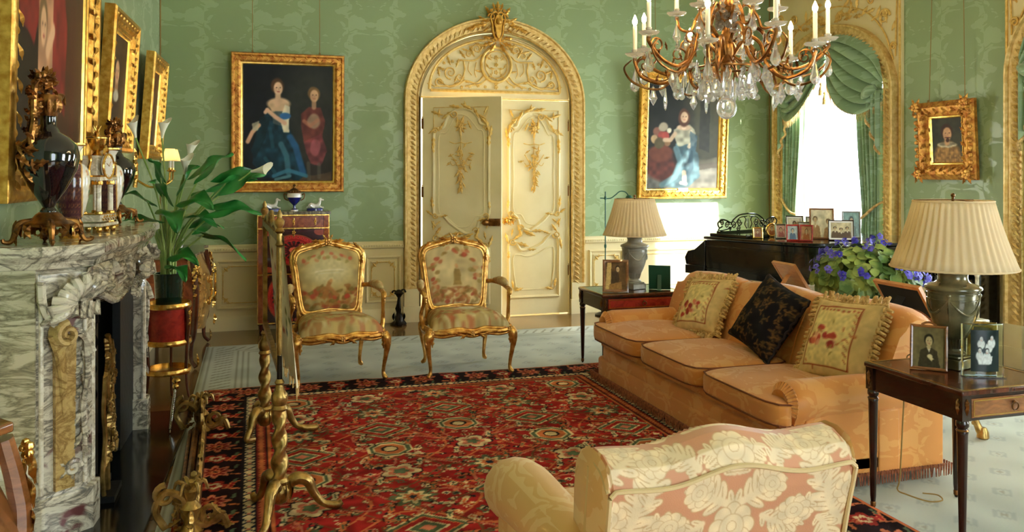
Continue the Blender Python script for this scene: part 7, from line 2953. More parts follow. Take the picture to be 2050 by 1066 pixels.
# ================================================================ CUSHIONS ON THE SOFA
def pillow_art(kind):
    if kind == 'black':
        A = Art(110, 110, (20, 18, 24), 81, .4)
        for k in range(90):
            x, y = nr.rand(), nr.rand()
            an = nr.rand() * 6.28
            for j in range(3):
                A.e(x + .03 * math.cos(an + j * 2.1), y + .03 * math.sin(an + j * 2.1), .028, .013, [(104, 74, 40), (84, 66, 40), (120, 84, 44)][k % 3], ang=an + j * 2.1, wob=.02, op=.85)
        return A.done(0)
    A = Art(120, 120, (216, 190, 134), 83 if kind == 'a' else 84, .25)
    A.p([(.0, .0), (1, 0), (1, 1), (0, 1)], (214, 184, 132), wob=0, op=.5)
    A.p([(.12, .12), (.80, .10), (.82, .88), (.12, .88)], (224, 204, 142), wob=.02)
    for p in ([(.12, .12), (.80, .10)], [(.80, .10), (.82, .88)], [(.12, .88), (.82, .88)], [(.12, .12), (.12, .88)]):
        A.l(p, .010, (150, 66, 44))
    cx_, cy_ = .40, .62
    for k in range(12):
        A.e(cx_ + .16 * nr.randn() * .7, cy_ + .13 * nr.randn() * .7, .05, .045, [(176, 52, 48), (206, 110, 84), (220, 160, 130), (150, 40, 44)][k % 4], wob=.05, op=.85)
    for k in range(12):
        A.e(.47 + .25 * nr.randn(), .5 + .25 * nr.randn(), .035, .014, [(150, 130, 70), (184, 110, 70), (170, 90, 60)][k % 3], ang=nr.rand() * 3, wob=.04, op=.8)
    for k in range(9):
        x = .2 + .07 * k
        A.e(x, .16, .022, .02, (170, 80, 60), wob=.02, op=.8)
    for k in range(8):
        A.l([(.74 + .015 * math.sin(k), .2 + .08 * k), (.78, .24 + .08 * k)], .008, (168, 80, 56), .8)
    return A.done(0)


def pillow(name, label, c, rz, lean, roll, size, img, matn, trim):
    """local: flat face looks to -Y, then leans back"""
    t = thing(name, label, 'cushion', c, rz)
    cl, sl = math.cos(lean), math.sin(lean)
    cr, sr_ = math.cos(roll), math.sin(roll)
    h = size / 2

    def pl(u, v, w):
        u2, v2 = u * cr - v * sr_, u * sr_ + v * cr
        vv = v2 + h * (abs(cr) + abs(sr_)) * .97
        return u2, vv * sl - w * cl, vv * cl + w * sl
    for sg in (1, -1):
        def fn(U, V, sg=sg):
            a, b = 2 * U - 1, 2 * V - 1
            e = (np.clip(1 - a ** 2, 0, 1) ** .42) * (np.clip(1 - b ** 2, 0, 1) ** .42)
            u = a * h * (1 - .07 * (1 - b ** 2) * np.abs(a))
            v = b * h * (1 - .07 * (1 - a ** 2) * np.abs(b))
            w = sg * (.085 * e + .006 * np.sin(9 * a) * np.sin(7 * b) * e)
            u2, v2 = u * cr - v * sr_, u * sr_ + v * cr
            vv = v2 + h * (abs(cr) + abs(sr_)) * .97
            return u2, vv * sl - w * cl, vv * cl + w * sl
        grid('front_panel' if sg > 0 else 'back_panel', 60, 60, fn, matn, t, img=img if sg > 0 else img[:, ::-1])
    m = MB()
    if trim == 'cord':
        pts = []
        for k in range(120):
            f = k / 30
            a, b = [(-1 + 2 * (f % 1), -1), (1, -1 + 2 * (f % 1)), (1 - 2 * (f % 1), 1), (-1, 1 - 2 * (f % 1))][int(f)]
            uu, vv = a * h * (1 - .07 * (1 - b * b) * abs(a)), b * h * (1 - .07 * (1 - a * a) * abs(b))
            pts.append(pl(uu, vv, .006 * math.sin(k * 1.6)))
        m.tube(pts, .008, 6, closed=True)
        obj('cord_edging', m, 'cord_dark', t)
    else:
        pts = []
        rr = random.Random(3)
        for k in range(144):
            f = k / 36
            a, b = [(-1 + 2 * (f % 1), -1), (1, -1 + 2 * (f % 1)), (1 - 2 * (f % 1), 1), (-1, 1 - 2 * (f % 1))][int(f)]
            uu, vv = a * h * (1 - .07 * (1 - b * b) * abs(a)), b * h * (1 - .07 * (1 - a * a) * abs(b))
            pts.append(pl(uu, vv, .008 * math.sin(k * 2.1)))
            if k % 2 == 0:
                dx, dy = [(0, -1), (1, 0), (0, 1), (-1, 0)][int(f)]
                L_ = .045 + .01 * rr.random()
                j = rr.uniform(-.35, .35)
                m.tube([pl(uu, vv, 0), pl(uu + dx * L_ * .4 + dy * j * .02, vv + dy * L_ * .4, rr.uniform(-.01, .01)), pl(uu + dx * L_ + dy * j * .03, vv + dy * L_ - .01 * abs(dx), rr.uniform(-.014, .014))], [.006, .011, .008], 6)
        m.tube(pts, .011, 6, closed=True)
        obj('tasselled_fringe', m, 'tassel', t)
    return t


M['cord_dark'] = mat('dark_cord', S(40, 30, 30), .8)
SZ = .445
pillow('needlepoint_cushion', 'yellow floral needlepoint cushion with tassels at the far end of the sofa', (2.85, 5.20, SZ), -PI / 2 + .18, .55, .10, .41, pillow_art('a'), 'needlepoint', 'tassel')
pillow('black_cushion', 'black cushion with brown leaf pattern in the middle of the sofa', (2.82, 4.42, SZ), -PI / 2 + .12, .52, -.28, .44, pillow_art('black'), 'needlepoint', 'cord')
pillow('needlepoint_cushion', 'yellow floral needlepoint cushion with tassels beside the near sofa arm', (2.88, 3.80, SZ), -PI / 2 + .12, .46, .06, .45, pillow_art('b'), 'needlepoint', 'tassel')

# ================================================================ CREAM ARMCHAIR (back to the camera)
AC = (1.15, 2.19, .022)
M['armchair_cloth'] = vcol('coral_and_cream_damask', .5, (260, .15), .4, sheen=.2)
t = thing('upholstered_armchair', 'cream and coral damask armchair seen from behind in the foreground', 'armchair', AC, PI + math.radians(1.5))
# local frame after the half turn: front = -Y_local = +Y world
hw = .355


def actop(u):
    """serpentine top height, u from -1 to 1"""
    return .828 + .014 * math.cos(u * PI * .9) + .010 * math.cos(2 * u * PI) - (.012 if abs(u) > .97 else 0)


NU = 48


def chair_cloth():
    """half repeat .355 x .60 m of the cream and coral damask, mirrored and stacked"""
    TAN, CRM, COR = (204, 164, 116), (234, 208, 168), (206, 142, 104)
    A = Art(142, 240, COR, 301, .08)
    ra_ = random.Random(8)
    asp = 240 / 142

    def bloom(x, y, r, n=8):
        for k in range(n):
            a = 2 * PI * k / n + r * 9
            A.e(x + r * .72 * math.cos(a), y + r * .72 * math.sin(a) / asp, r * .42, r * .42 / asp, TAN, wob=0, soft=.12)
            A.e(x + r * .72 * math.cos(a), y + r * .72 * math.sin(a) / asp, r * .38, r * .38 / asp, CRM, wob=0, soft=.12)
        for rr_, c in ((.60, TAN), (.565, CRM), (.26, TAN), (.225, CRM)):
            A.e(x, y, r * rr_, r * rr_ / asp, c, wob=.012, soft=.12)

    def frond(x, y, a, ln, w, n=6, bend=.6):
        px, py, an = x, y, a
        st_ = ln / n
        for k in range(n):
            wl = w * math.sin(PI * (k + 1) / (n + 1)) ** .6
            for s_ in (-1, 1):
                b = an + s_ * .95
                cx_, cy_ = px + wl * .55 * math.cos(b), py + wl * .55 * math.sin(b) / asp
                A.e(cx_, cy_, wl * .66, wl * .30 / asp, TAN, ang=b, wob=.004, soft=.12)
                A.e(cx_, cy_, wl * .61, wl * .25 / asp, CRM, ang=b, wob=.004, soft=.12)
                A.l([(px, py), (cx_ + wl * .3 * math.cos(b), cy_ + wl * .3 * math.sin(b) / asp)], .005, TAN, .8)
            px2, py2 = px + st_ * math.cos(an), py + st_ * math.sin(an) / asp
            A.l([(px, py), (px2, py2)], w * .20, CRM)
            px, py, an = px2, py2, an + bend / n
        A.e(px, py, w * .4, w * .2 / asp, CRM, ang=an, wob=0, soft=.2)
    frond(.0, .98, -.5, .75, .20, 7, -.7)
    frond(.05, .80, .15, .60, .19, 6, -.9)
    frond(.95, .95, -2.0, .55, .17, 6, .8)
    frond(.98, .55, -2.3, .60, .17, 6, .9)
    frond(.35, .62, -1.2, .55, .16, 6, .8)
    frond(.02, .40, -.4, .45, .15, 5, -.8)
    frond(.70, .30, -1.9, .45, .15, 5, .9)
    frond(.98, .18, -2.6, .45, .14, 5, .9)
    frond(.30, .20, -1.0, .35, .13, 5, .8)
    frond(.6, .62, 1.2, .4, .13, 5, .8)
    frond(.45, .99, -1.5, .5, .15, 6, -.7)
    frond(.25, .46, .5, .4, .13, 5, -.9)
    frond(.75, .50, .9, .4, .13, 5, .9)
    frond(.02, .26, -1.1, .3, .12, 5, .9)
    frond(.98, .80, 2.6, .35, .12, 5, .9)
    for x, y, r in ((.0, .86, .26), (.0, .50, .17), (.52, .44, .13), (.82, .72, .14), (.30, .30, .11), (1.0, .36, .14), (.55, .88, .12), (.62, .12, .12), (.0, .16, .15), (.86, .04, .10)):
        bloom(x, y, r)
    h = A.done(0)
    return np.concatenate([h[:, ::-1], h], 1)


CC = chair_cloth()
ring0 = [(.245, .10), (.25, .35), (.285, .60)]
VZ = 260


def fback(U, V):
    u = 2 * U - 1
    zt = .828 + .014 * np.cos(u * PI * .9) + .010 * np.cos(2 * u * PI) - .012 * (np.abs(u) > .97)
    pts = [(.245, .10), (.25, .35), (.285, .60), (.315, -.10), (.32, -.055), (.30, -.012), (.25, .010), (.20, .012), (.155, -.01), (.125, -.05), (.11, -.12), (.085, .55), (.05, .38), (.05, .10)]
    n_ = len(pts)
    # arc length table using a nominal top
    P_ = np.array([(y, z if z > .08 and not (y > .1 and z < .13 and y != .245) else z) for y, z in pts])
    zz = [(.10), (.35), (.60), None, None, None, None, None, None, None, None, .55, .38, .10]
    Y_ = np.array([p[0] for p in pts])
    nomz = np.array([pts[k][1] if zz[k] is not None else .85 + pts[k][1] for k in range(n_)])
    s = np.concatenate([[0], np.cumsum(np.hypot(np.diff(Y_), np.diff(nomz)))])
    s /= s[-1]
    y = np.interp(V, s, Y_)
    off = np.array([0 if zz[k] is not None else 1.0 for k in range(n_)])
    base = np.array([zz[k] if zz[k] is not None else pts[k][1] for k in range(n_)])
    z = np.interp(V, s, base) + np.interp(V, s, off) * zt
    tap = hw * (1 - .10 * np.clip(.75 - z, 0, 1))
    return u * tap, y, z


def tile(img, nu, nv, Lu, Lv, tu=.71, tv=.60, v0=.0):
    """sample the repeat over a cloth Lu x Lv metres"""
    h, w = img.shape[:2]
    x = ((np.linspace(-Lu / 2, Lu / 2, nu) / tu + .5) % 1 * (w - 1)).astype(int)
    y = ((1 - ((np.linspace(Lv, 0, nv) + v0) / tv) % 1) * (h - 1)).astype(int)
    return img[y][:, x]


bk = grid('backrest', 284, 640, fback, 'armchair_cloth', t, img=tile(CC, 285, 641, .71, 1.62, v0=-.22), ang=60)
for s in (-1, 1):
    m = MB()
    ys = [(.245, .10), (.25, .35), (.285, .60), (.315, .74), (.32, .785), (.30, .825), (.25, .842), (.20, .842), (.155, .82), (.125, .785), (.11, .72), (.085, .55), (.05, .38), (.05, .10)]
    m.prism([(y, z) for y, z in ys], lambda y, z: (s * hw * (1 - .10 * max(0, .75 - z)) * 1.0, y, z), lambda y, z: (s * hw * (1 - .10 * max(0, .75 - z)) * 1.012, .5 * (y - .19) * 1.9 + .19, .5 * (z - .45) * 1.96 + .45))
    obj('back_side', m, 'armchair_plain', t, ang=60)
m = MB()
rim = [(-1 + 2 * i / NU) for i in range(NU + 1)]
m.tube([(u * hw * .995, .326, actop(u) - .058) for u in rim], .0065, 6)
for s in (-1, 1):
    m.tube(crv([(s * hw * .998, .325, actop(s) - .06), (s * hw * .985, .292, .60), (s * hw * .955, .256, .35), (s * hw * .93, .250, .10)], 6), .0065, 6)
    m.tube(crv([(s * hw * 1.0, .125, actop(s) - .06), (s * hw * .99, .18, actop(s) - .004), (s * hw * 1.0, .27, actop(s) - .008), (s * hw * 1.0, .318, actop(s) - .05)], 6), .006, 6)
    m.tube(crv([(s * hw * 1.0, .205, actop(s) - .02), (s * hw * .99, .17, .60), (s * hw * .96, .14, .36), (s * hw * .94, .14, .12)], 6), .006, 6)
obj('piping', m, 'armchair_piping', t)
# ruched inner top edge
m = MB()
for i in range(44):
    u = -1 + 2 * (i + .5) / 44
    zt = actop(u)
    m.tube([(u * hw, .20, zt + .006), (u * hw, .155, zt - .010), (u * hw * .998, .126, zt - .05)], [.003, .007, .004], 5)
obj('ruched_edge', m, 'armchair', t)
for s in (-1, 1):
    m = MB()
    pts = crv([(s * .33, .20, .50), (s * .345, .10, .535), (s * .35, -.10, .545), (s * .35, -.30, .54), (s * .345, -.42, .51), (s * .335, -.455, .45)], 6)
    m.tube(pts, [.06, .082, .09, .098, .098, .06], 18)
    m.sqbox((s * .325, -.10, .29), (.075, .36, .24), 8, 10)
    obj('arm', m, 'armchair_plain', t, ang=0)
m = MB()
m.sqbox((0, -.10, .22), (.31, .36, .13), 9, 10)
obj('seat_base', m, 'armchair_plain', t, ang=0)
m = MB()
m.sqbox((0, -.16, .415), (.27, .33, .07), 6, 14, .3)
obj('seat_cushion', m, 'armchair_plain', t, ang=0)
for sx in (-1, 1):
    for sy in (-.38, .24):
        m = MB()
        m.lathe([(.016, 0), (.02, .02), (.026, .10), (.03, .14)], 10, (sx * .33, sy, 0))
        obj('leg', m, 'mahogany_dark', t)

# ================================================================ SIDE TABLES
def side_table(loc, W_, D_, H_, label, drawer_side, topm='mahogany'):
    """local: centre at the middle of the table; a drawer with ring on the -Y side"""
    t = thing('side_table', label, 'side table', loc)
    m = MB()
    m.bx(-W_ / 2, W_ / 2, -D_ / 2, D_ / 2, H_ - .022, H_)
    obj('table_top', m, topm, t, bevel=.006)
    m = MB()
    m.frame(W_ - .02, D_ - .02, [(0, 0), (0, .004), (.012, .004), (.012, 0)], lambda u, v, w: (u, v, H_ + w * .4), False)
    obj('brass_edge', m, 'brass', t, ang=30)
    i = .025
    m = MB()
    for s in (-1, 1):
        m.bx(-W_ / 2 + i, W_ / 2 - i, s * (D_ / 2 - i) - .009, s * (D_ / 2 - i) + .009, H_ - .125, H_ - .022)
        m.bx(s * (W_ / 2 - i) - .009, s * (W_ / 2 - i) + .009, -D_ / 2 + i, D_ / 2 - i, H_ - .125, H_ - .022)
    obj('apron', m, 'mahogany_dark', t, ang=30)
    for sx in (-1, 1):
        for sy in (-1, 1):
            x, y = sx * (W_ / 2 - i - .004), sy * (D_ / 2 - i - .004)
            m = MB()
            m.box((x, y, H_ - .072), (.044, .044, .102))
            m.lathe([(.006, 0), (.011, .015), (.010, .03), (.013, .06), (.021, H_ - .18), (.023, H_ - .165), (.018, H_ - .155), (.025, H_ - .145), (.025, H_ - .13), (.020, H_ - .12)], 20, (x, y, 0), fn=lambda r, z, a: r * (1 + (.07 * math.cos(10 * a) if .06 < z < H_ - .18 else 0)))
            lg = obj('leg', m, 'mahogany_dark', t)
            m = MB()
            for (ax, ay) in ((sx, 0), (0, sy)):
                q = lambda u, v, w=0: (x + ax * (.0225 + w) + (u if ax == 0 else 0), y + ay * (.0225 + w) + (u if ay == 0 else 0), v)
                leaf(m, q, 0, H_ - .035, -PI / 2, .06, .022)
                floret(m, q, 0, H_ - .05, .010)
            m.lathe([(.0215, H_ - .168), (.0245, H_ - .163), (.0215, H_ - .158)], 18, (x, y, 0)).lathe([(.012, .012), (.0125, .03), (.0105, .034)], 12, (x, y, 0))
            obj('brass_mount', m, 'brown_brass', lg)
    m = MB()
    y = -D_ / 2 + i - .009
    m.bx(-W_ / 2 + .055, W_ / 2 - .055, y - .008, y, H_ - .112, H_ - .036)
    d = obj('drawer', m, 'red_marquetry' if drawer_side == 'red' else 'walnut', t, bevel=.002)
    m = MB()
    q = lambda u, v, w=0: (u, y - .008 - w, v)
    m.frame(W_ - .125, .064, [(0, 0), (0, .003), (.004, .003), (.004, 0)], lambda u, v, w: q(u, v + H_ - .074, w), False)
    obj('brass_line', m, 'brass', d)
    m = MB()
    m.tube([q(.016 * math.cos(a), H_ - .076 + .016 * math.sin(a), .012) for a in np.linspace(0, 2 * PI, 20)[:-1]], .0035, 6, closed=True)
    m.ball(q(0, H_ - .060, .006), .007, 8, 5)
    obj('ring_pull', m, 'brown_brass', d)
    return t


TR = side_table((2.945, 2.985, .010), .53, .57, .67, 'dark mahogany side table with a drawer and ring pull in the right foreground', 'brown')
TL = side_table((2.86, 6.19, .010), .70, .50, .61, 'mahogany side table with a red drawer front beyond the far end of the sofa', 'red')
ZR, ZL = .682, .622


def table_lamp(loc, s, label, bodym, swag):
    t = thing('table_lamp', label, 'table lamp', loc, .25)
    m = MB()
    k = s
    m.box((0, 0, .022 * k), (.135 * k, .135 * k, .044 * k))
    m.box((0, 0, .05 * k), (.115 * k, .115 * k, .012 * k))
    obj('plinth', m, bodym, t, bevel=.004)
    m = MB()
    pr = crv([(.052, .056), (.054, .066), (.040, .078), (.038, .10), (.050, .125), (.062, .14), (.082, .19), (.098, .25), (.104, .30), (.105, .335), (.115, .345), (.118, .352), (.112, .362), (.085, .372), (.066, .382), (.060, .40), (.064, .418), (.072, .424), (.070, .432), (.048, .44), (.035, .455)], 3)
    m.lathe([(r * k, z * k) for r, z in pr], 40)
    obj('urn_body', m, bodym, t, ang=50)
    m = MB()
    for z, r in ((.330, .106), (.305, .105)):
        m.tube([(r * k * math.cos(a), r * k * math.sin(a), z * k) for a in np.linspace(0, 2 * PI, 40)[:-1]], .0025 * k, 6, closed=True)
    for j in range(4):
        a0 = j * PI / 2 + .4
        pts = []
        for i in range(13):
            f = i / 12
            a = a0 + f * PI / 2
            z = .31 - .07 * math.sin(PI * f)
            r = np.interp(z, [.19, .25, .30], [.082, .098, .104]) + .002
            pts.append((r * k * math.cos(a), r * k * math.sin(a), z * k))
        m.tube(pts, [.003 * k, .008 * k, .003 * k], 6)
        pts = [(np.interp(z, [.19, .25, .30, .32], [.082, .098, .104, .105]) * k * math.cos(a0) + 0, np.interp(z, [.19, .25, .30, .32], [.082, .098, .104, .105]) * k * math.sin(a0), z * k) for z in (.325, .29, .25, .21)]
        m.tube(pts, [.006 * k, .007 * k, .003 * k], 6)
        m.ball(pts[0], .010 * k, 8, 5)
    for j in range(24):
        a = 2 * PI * j / 24
        m.tube([(.040 * k * math.cos(a), .040 * k * math.sin(a), .085 * k), (.052 * k * math.cos(a), .052 * k * math.sin(a), .13 * k)], [.002 * k, .004 * k], 5)
    obj('festoons', m, bodym, t)
    m = MB()
    m.tube([(0, 0, .45 * k), (0, 0, .76 * k)], .006, 8)
    m.lathe([(.012, .45 * k), (.016, .47 * k), (.012, .50 * k), (.016, .52 * k), (.014, .56 * k)], 12)
    for j in range(3):
        a = j * 2 * PI / 3
        m.tube([(0, 0, .745 * k), (.16 * k * math.cos(a), .16 * k * math.sin(a), .742 * k)], .002, 4)
    m.ball((0, 0, .765 * k), .010, 8, 5)
    obj('fitting', m, 'brown_brass', t)
    m = MB()
    NP = 44

    def pf(r, z, a):
        return r * (1 + .016 * (abs(((a * NP / (2 * PI)) % 1) - .5) * 2 - .5) * 2)
    R0, R1, z0, z1 = .258 * k, .162 * k, .440 * k, .742 * k
    prof = [(R0 + (R1 - R0) * f - .006 * math.sin(PI * f) * k, z0 + (z1 - z0) * f) for f in np.linspace(0, 1, 9)]
    vs, fs = [], []
    K = NP * 6
    for r, z in prof:
        for j in range(K):
            a = 2 * PI * j / K
            rr = pf(r, z, a)
            vs.append((rr * math.cos(a), rr * math.sin(a), z))
    for i in range(len(prof) - 1):
        for j in range(K):
            fs.append((i * K + j, i * K + (j + 1) % K, (i + 1) * K + (j + 1) % K, (i + 1) * K + j))
    m.add(vs, fs)
    sh = obj('lamp_shade', m, 'shade', t, ang=0)
    sh.modifiers.new('t', 'SOLIDIFY').thickness = .002
    for r, z in ((R0 + .002, z0 + .004), (R1 + .002, z1 - .003)):
        m = MB()
        m.tube([(r * math.cos(a), r * math.sin(a), z) for a in np.linspace(0, 2 * PI, 60)[:-1]], .004, 6, closed=True)
        obj('binding', m, 'shade', sh)
    return t


table_lamp((2.985, 3.06, ZR), 1.0, 'large table lamp with pleated cream shade and dark bronze urn, right foreground', 'green_bronze', True)
table_lamp((2.90, 6.20, ZL), .965, 'table lamp with pleated cream shade and grey stone urn on the far side table', 'stone_grey', True)


# ================================================================ FRAMED PHOTOGRAPHS
def photo_frame(label, loc, w, h, rz, lean, fw, fm, img, th=.012, backm='black', arch_=False, group=None, name='photo_frame', strut=True, mat_w=0.0):
    t = thing(name, label, 'photo frame', loc, rz, group)
    cl, sl = math.cos(lean), math.sin(lean)
    pl = lambda u, v, d=0: (u, v * sl - d * cl, v * cl + d * sl)
    m = MB()
    m.frame(w, h, [(0, -th / 2), (0, th / 2), (fw * .5, th * .75), (fw, th / 2), (fw, -th / 2)], lambda u, v, d: pl(u, v + h / 2, d + .002))
    if arch_:
        m.tube([pl(u * w / 2 * .4, h + .012 * math.cos(u * PI / 2), 0) for u in np.linspace(-1, 1, 9)], .005, 6)
    obj('frame', m, fm, t, ang=30)
    if mat_w:
        m = MB()
        m.frame(w - 2 * fw + .002, h - 2 * fw + .002, [(0, 0), (0, .002), (mat_w, .002), (mat_w, 0)], lambda u, v, d: pl(u, v + h / 2, d + .001), False)
        obj('mount', m, 'white', t, ang=30)
    ww, hh = w - 2 * fw - 2 * mat_w, h - 2 * fw - 2 * mat_w
    grid('photograph', min(90, img.shape[1]), min(110, img.shape[0]), lambda U, V: ((U - .5) * ww, ((V - .5) * hh + h / 2) * sl - .0015 * cl, ((V - .5) * hh + h / 2) * cl + .0015 * sl), 'photo', t, img=img)
    m = MB()
    m.prism([(-w / 2 + fw * .6, fw * .6), (w / 2 - fw * .6, fw * .6), (w / 2 - fw * .6, h - fw * .6), (-w / 2 + fw * .6, h - fw * .6)], lambda u, v: pl(u, v, -.001), lambda u, v: pl(u, v, -.006))
    obj('backing', m, backm, t, ang=30)
    if strut:
        m = MB()
        hb = h * .62
        y1 = hb * sl + hb * .55 * (.6 + sl)
        a, b = pl(-w * .09, hb, -.006), pl(w * .09, hb, -.006)
        m.add([a, b, (w * .09, y1, .003), (-w * .09, y1, .003), (a[0], a[1] + .004, a[2]), (b[0], b[1] + .004, b[2]), (w * .09, y1 + .004, .003), (-w * .09, y1 + .004, .003)], [(0, 1, 2, 3), (7, 6, 5, 4), (0, 4, 5, 1), (1, 5, 6, 2), (2, 6, 7, 3), (3, 7, 4, 0)])
        obj('easel_strut', m, backm, t, ang=30)
    return t


def ph_person(sd, bg=(120, 104, 70), coat=(56, 48, 34), skin=(176, 154, 112), n=1, grey=None):
    A = Art(64, 80, bg, sd, .4)
    for i in range(n):
        x = .5 if n == 1 else .2 + .6 * i / (n - 1)
        y = .34 if n == 1 else .36 + .08 * (i % 2)
        A.p([(x - .34 / n ** .5, 1), (x - .26 / n ** .5, y + .24), (x, y + .14), (x + .26 / n ** .5, y + .24), (x + .34 / n ** .5, 1)], coat)
        A.p([(x - .06, y + .14), (x + .07, y + .14), (x + .01, y + .30)], (214, 204, 176))
        A.l([(x, y + .12), (x, y + .17)], .05 / n ** .5, skin)
        face(A, x, y, .13 / n ** .5, skin, tuple(int(c * .6) for c in coat))
    return A


A = ph_person(101, (112, 98, 62), (60, 50, 34), (178, 156, 110))
A.l([(.50, .72), (.66, .84)], .05, (190, 172, 128))
A.l([(.66, .84), (.80, .96)], .06, (60, 50, 34))
A.e(.55, .72, .07, .05, (196, 178, 134))
photo_frame('sepia photograph of a seated man in a dark suit, in a small red-brown frame', (2.828, 3.035, ZR), .150, .195, -.80, .20, .012, 'walnut', A.done(0), arch_=True)
# thick curved glass frame
l0 = (2.955, 2.86, ZR)
t = thing('glass_photo_frame', 'thick curved clear glass frame with a black and white group photograph', 'photo frame', l0, -.35)
m = MB()


def gp(u, v, w):
    return (u, .9 * u * u / .1 * .3 + w * 1.0, v)


NG = 14
vs, fs = [], []
for i in range(NG + 1):
    u = -.085 + .17 * i / NG
    for (v, w) in ((.0, -.010), (.0, .010), (.225, .010), (.225, -.010)):
        vs.append(gp(u, v, w))
for i in range(NG):
    for k in range(4):
        fs.append((i * 4 + k, i * 4 + (k + 1) % 4, (i + 1) * 4 + (k + 1) % 4, (i + 1) * 4 + k))
fs += [(0, 1, 2, 3), (NG * 4 + 3, NG * 4 + 2, NG * 4 + 1, NG * 4)]
m.add(vs, fs)
obj('glass_block', m, 'edge_glass', t, ang=30, bevel=.004)
A = Art(64, 80, (30, 44, 44), 111, .4)
for (x, y) in ((.35, .22), (.62, .30), (.30, .50), (.55, .52), (.72, .2)):
    A.e(x, y + .12, .13, .12, (206, 212, 210))
    face(A, x, y, .07, (196, 200, 198), (40, 44, 44))
A.p([(.2, .62), (.75, .62), (.7, .82), (.25, .82)], (214, 218, 216))
grid('photograph', 60, 70, lambda U, V: ((U - .5) * .115, .27 * ((U - .5) * .115) ** 2 * 10 - .0115, .025 + V * .175), 'photo', t, img=A.done(0))
m = MB()
m.prism([(-.085, 0), (.085, 0), (.085, .003), (-.085, .003)], lambda u, v: (u, -.05 + .4 * abs(u), v), lambda u, v: (u, .03, v))
obj('glass_foot', m, 'edge_glass', t, ang=30)
photo_frame('small gilt photo frame standing behind the thick glass frame', (3.095, 3.01, ZR), .11, .20, -.9, .18, .024, 'ormolu', ph_person(103, (90, 80, 60)).done(0))

# far side table
A = Art(64, 80, (96, 70, 40), 121, .6)
A.p([(.1, 0), (.3, 0), (.25, 1), (.0, 1)], (206, 176, 110))
A.p([(.30, .35), (.6, .30), (.7, .6), (.55, .8), (.3, .8)], (70, 50, 34))
face(A, .6, .25, .10, (206, 176, 130), (50, 34, 24))
A.p([(.2, .8), (.8, .7), (.8, 1), (.2, 1)], (150, 110, 60))
photo_frame('sepia photograph in a dark wooden frame leaning on the far side table', (2.66, 6.03, ZL), .20, .255, -.42, .30, .022, 'walnut', A.done(0), backm='walnut')
photo_frame('green leather photo frame seen from behind, beside the grey stone lamp', (3.07, 6.10, ZL), .17, .20, PI - .5, .28, .015, 'green_leather', ph_person(131).done(0), backm='green_leather')

# ================================================================ TABLE BEHIND THE SOFA
l0 = (3.78, 4.69, .010)
t = thing('sofa_table', 'long gilt table with hoofed legs and pale marble top behind the sofa', 'table', l0)
TW, TD, TH = .54, 1.62, .69
m = MB()
m.bx(-TW / 2, TW / 2, -TD / 2, TD / 2, TH - .03, TH)
obj('marble_top', m, 'marble_white', t, bevel=.006)
m = MB()
m.bx(-TW / 2 + .03, TW / 2 - .03, -TD / 2 + .03, TD / 2 - .03, TH - .11, TH - .03)
obj('apron', m, 'antique_gold', t, bevel=.004)
for sx in (-1, 1):
    for sy in (-1, 1):
        x, y = sx * (TW / 2 - .05), sy * (TD / 2 - .05)
        o = np.array([sx, sy]) / math.sqrt(2)
        m = MB()
        g = lambda d, z: (x + o[0] * d, y + o[1] * d, z)
        m.tube(crv([g(0, TH - .05), g(.03, TH - .12), g(.03, TH - .25), g(-.005, .28), g(-.01, .14), g(.012, .06), g(.03, .03)], 6), [.035, .034, .026, .018, .016, .022, .026], 9)
        m.lathe([(.026, 0), (.034, .008), (.030, .04), (.018, .065)], 10, g(.035, 0))
        m.ball(g(-.012, .085), .014, 6, 4)
        obj('leg', m, 'antique_gold', t)
ZT = .702
photo_frame('large pale wooden frame seen from behind, beside the flowers near the piano', (3.70, 5.17, ZT), .26, .25, PI / 2, .60, .016, 'light_wood', ph_person(141).done(0), backm='light_wood', th=.022)
photo_frame('wooden frame with black velvet back behind the sofa, near the big lamp', (3.70, 4.09, ZT), .37, .235, PI / 2, .55, .022, 'light_wood', ph_person(142).done(0), backm='black', th=.022)
# blue flowering plant
l0 = (3.80, 4.63, ZT)
t = thing('flowering_plant', 'bushy green plant with blue flowers in a pot on the table behind the sofa', 'potted plant', l0)
m = MB()
m.lathe([(.07, 0), (.075, .01), (.10, .09), (.105, .11), (.09, .11), (.085, .09), (.01, .085)], 24)
obj('pot', m, 'pot', t, ang=35)
m, mf, st = MB(), MB(), MB()
rf = random.Random(21)


def disc_leaf(mb, p, n_, r, cup=.25, k=7, tw=0.0):
    n_ = Vector(n_).normalized()
    x = n_.orthogonal().normalized()
    y = n_.cross(x)
    vs = [tuple(Vector(p))]
    for j in range(k):
        a = 2 * PI * j / k + tw
        rr = r * (1 + .22 * math.cos(a - tw) + .08 * math.sin(3 * a))
        vs.append(tuple(Vector(p) + x * rr * math.cos(a) + y * rr * math.sin(a) + n_ * cup * r * (.4 if j % 2 else 1)))
    mb.add(vs, [(0, 1 + j, 1 + (j + 1) % k) for j in range(k)])


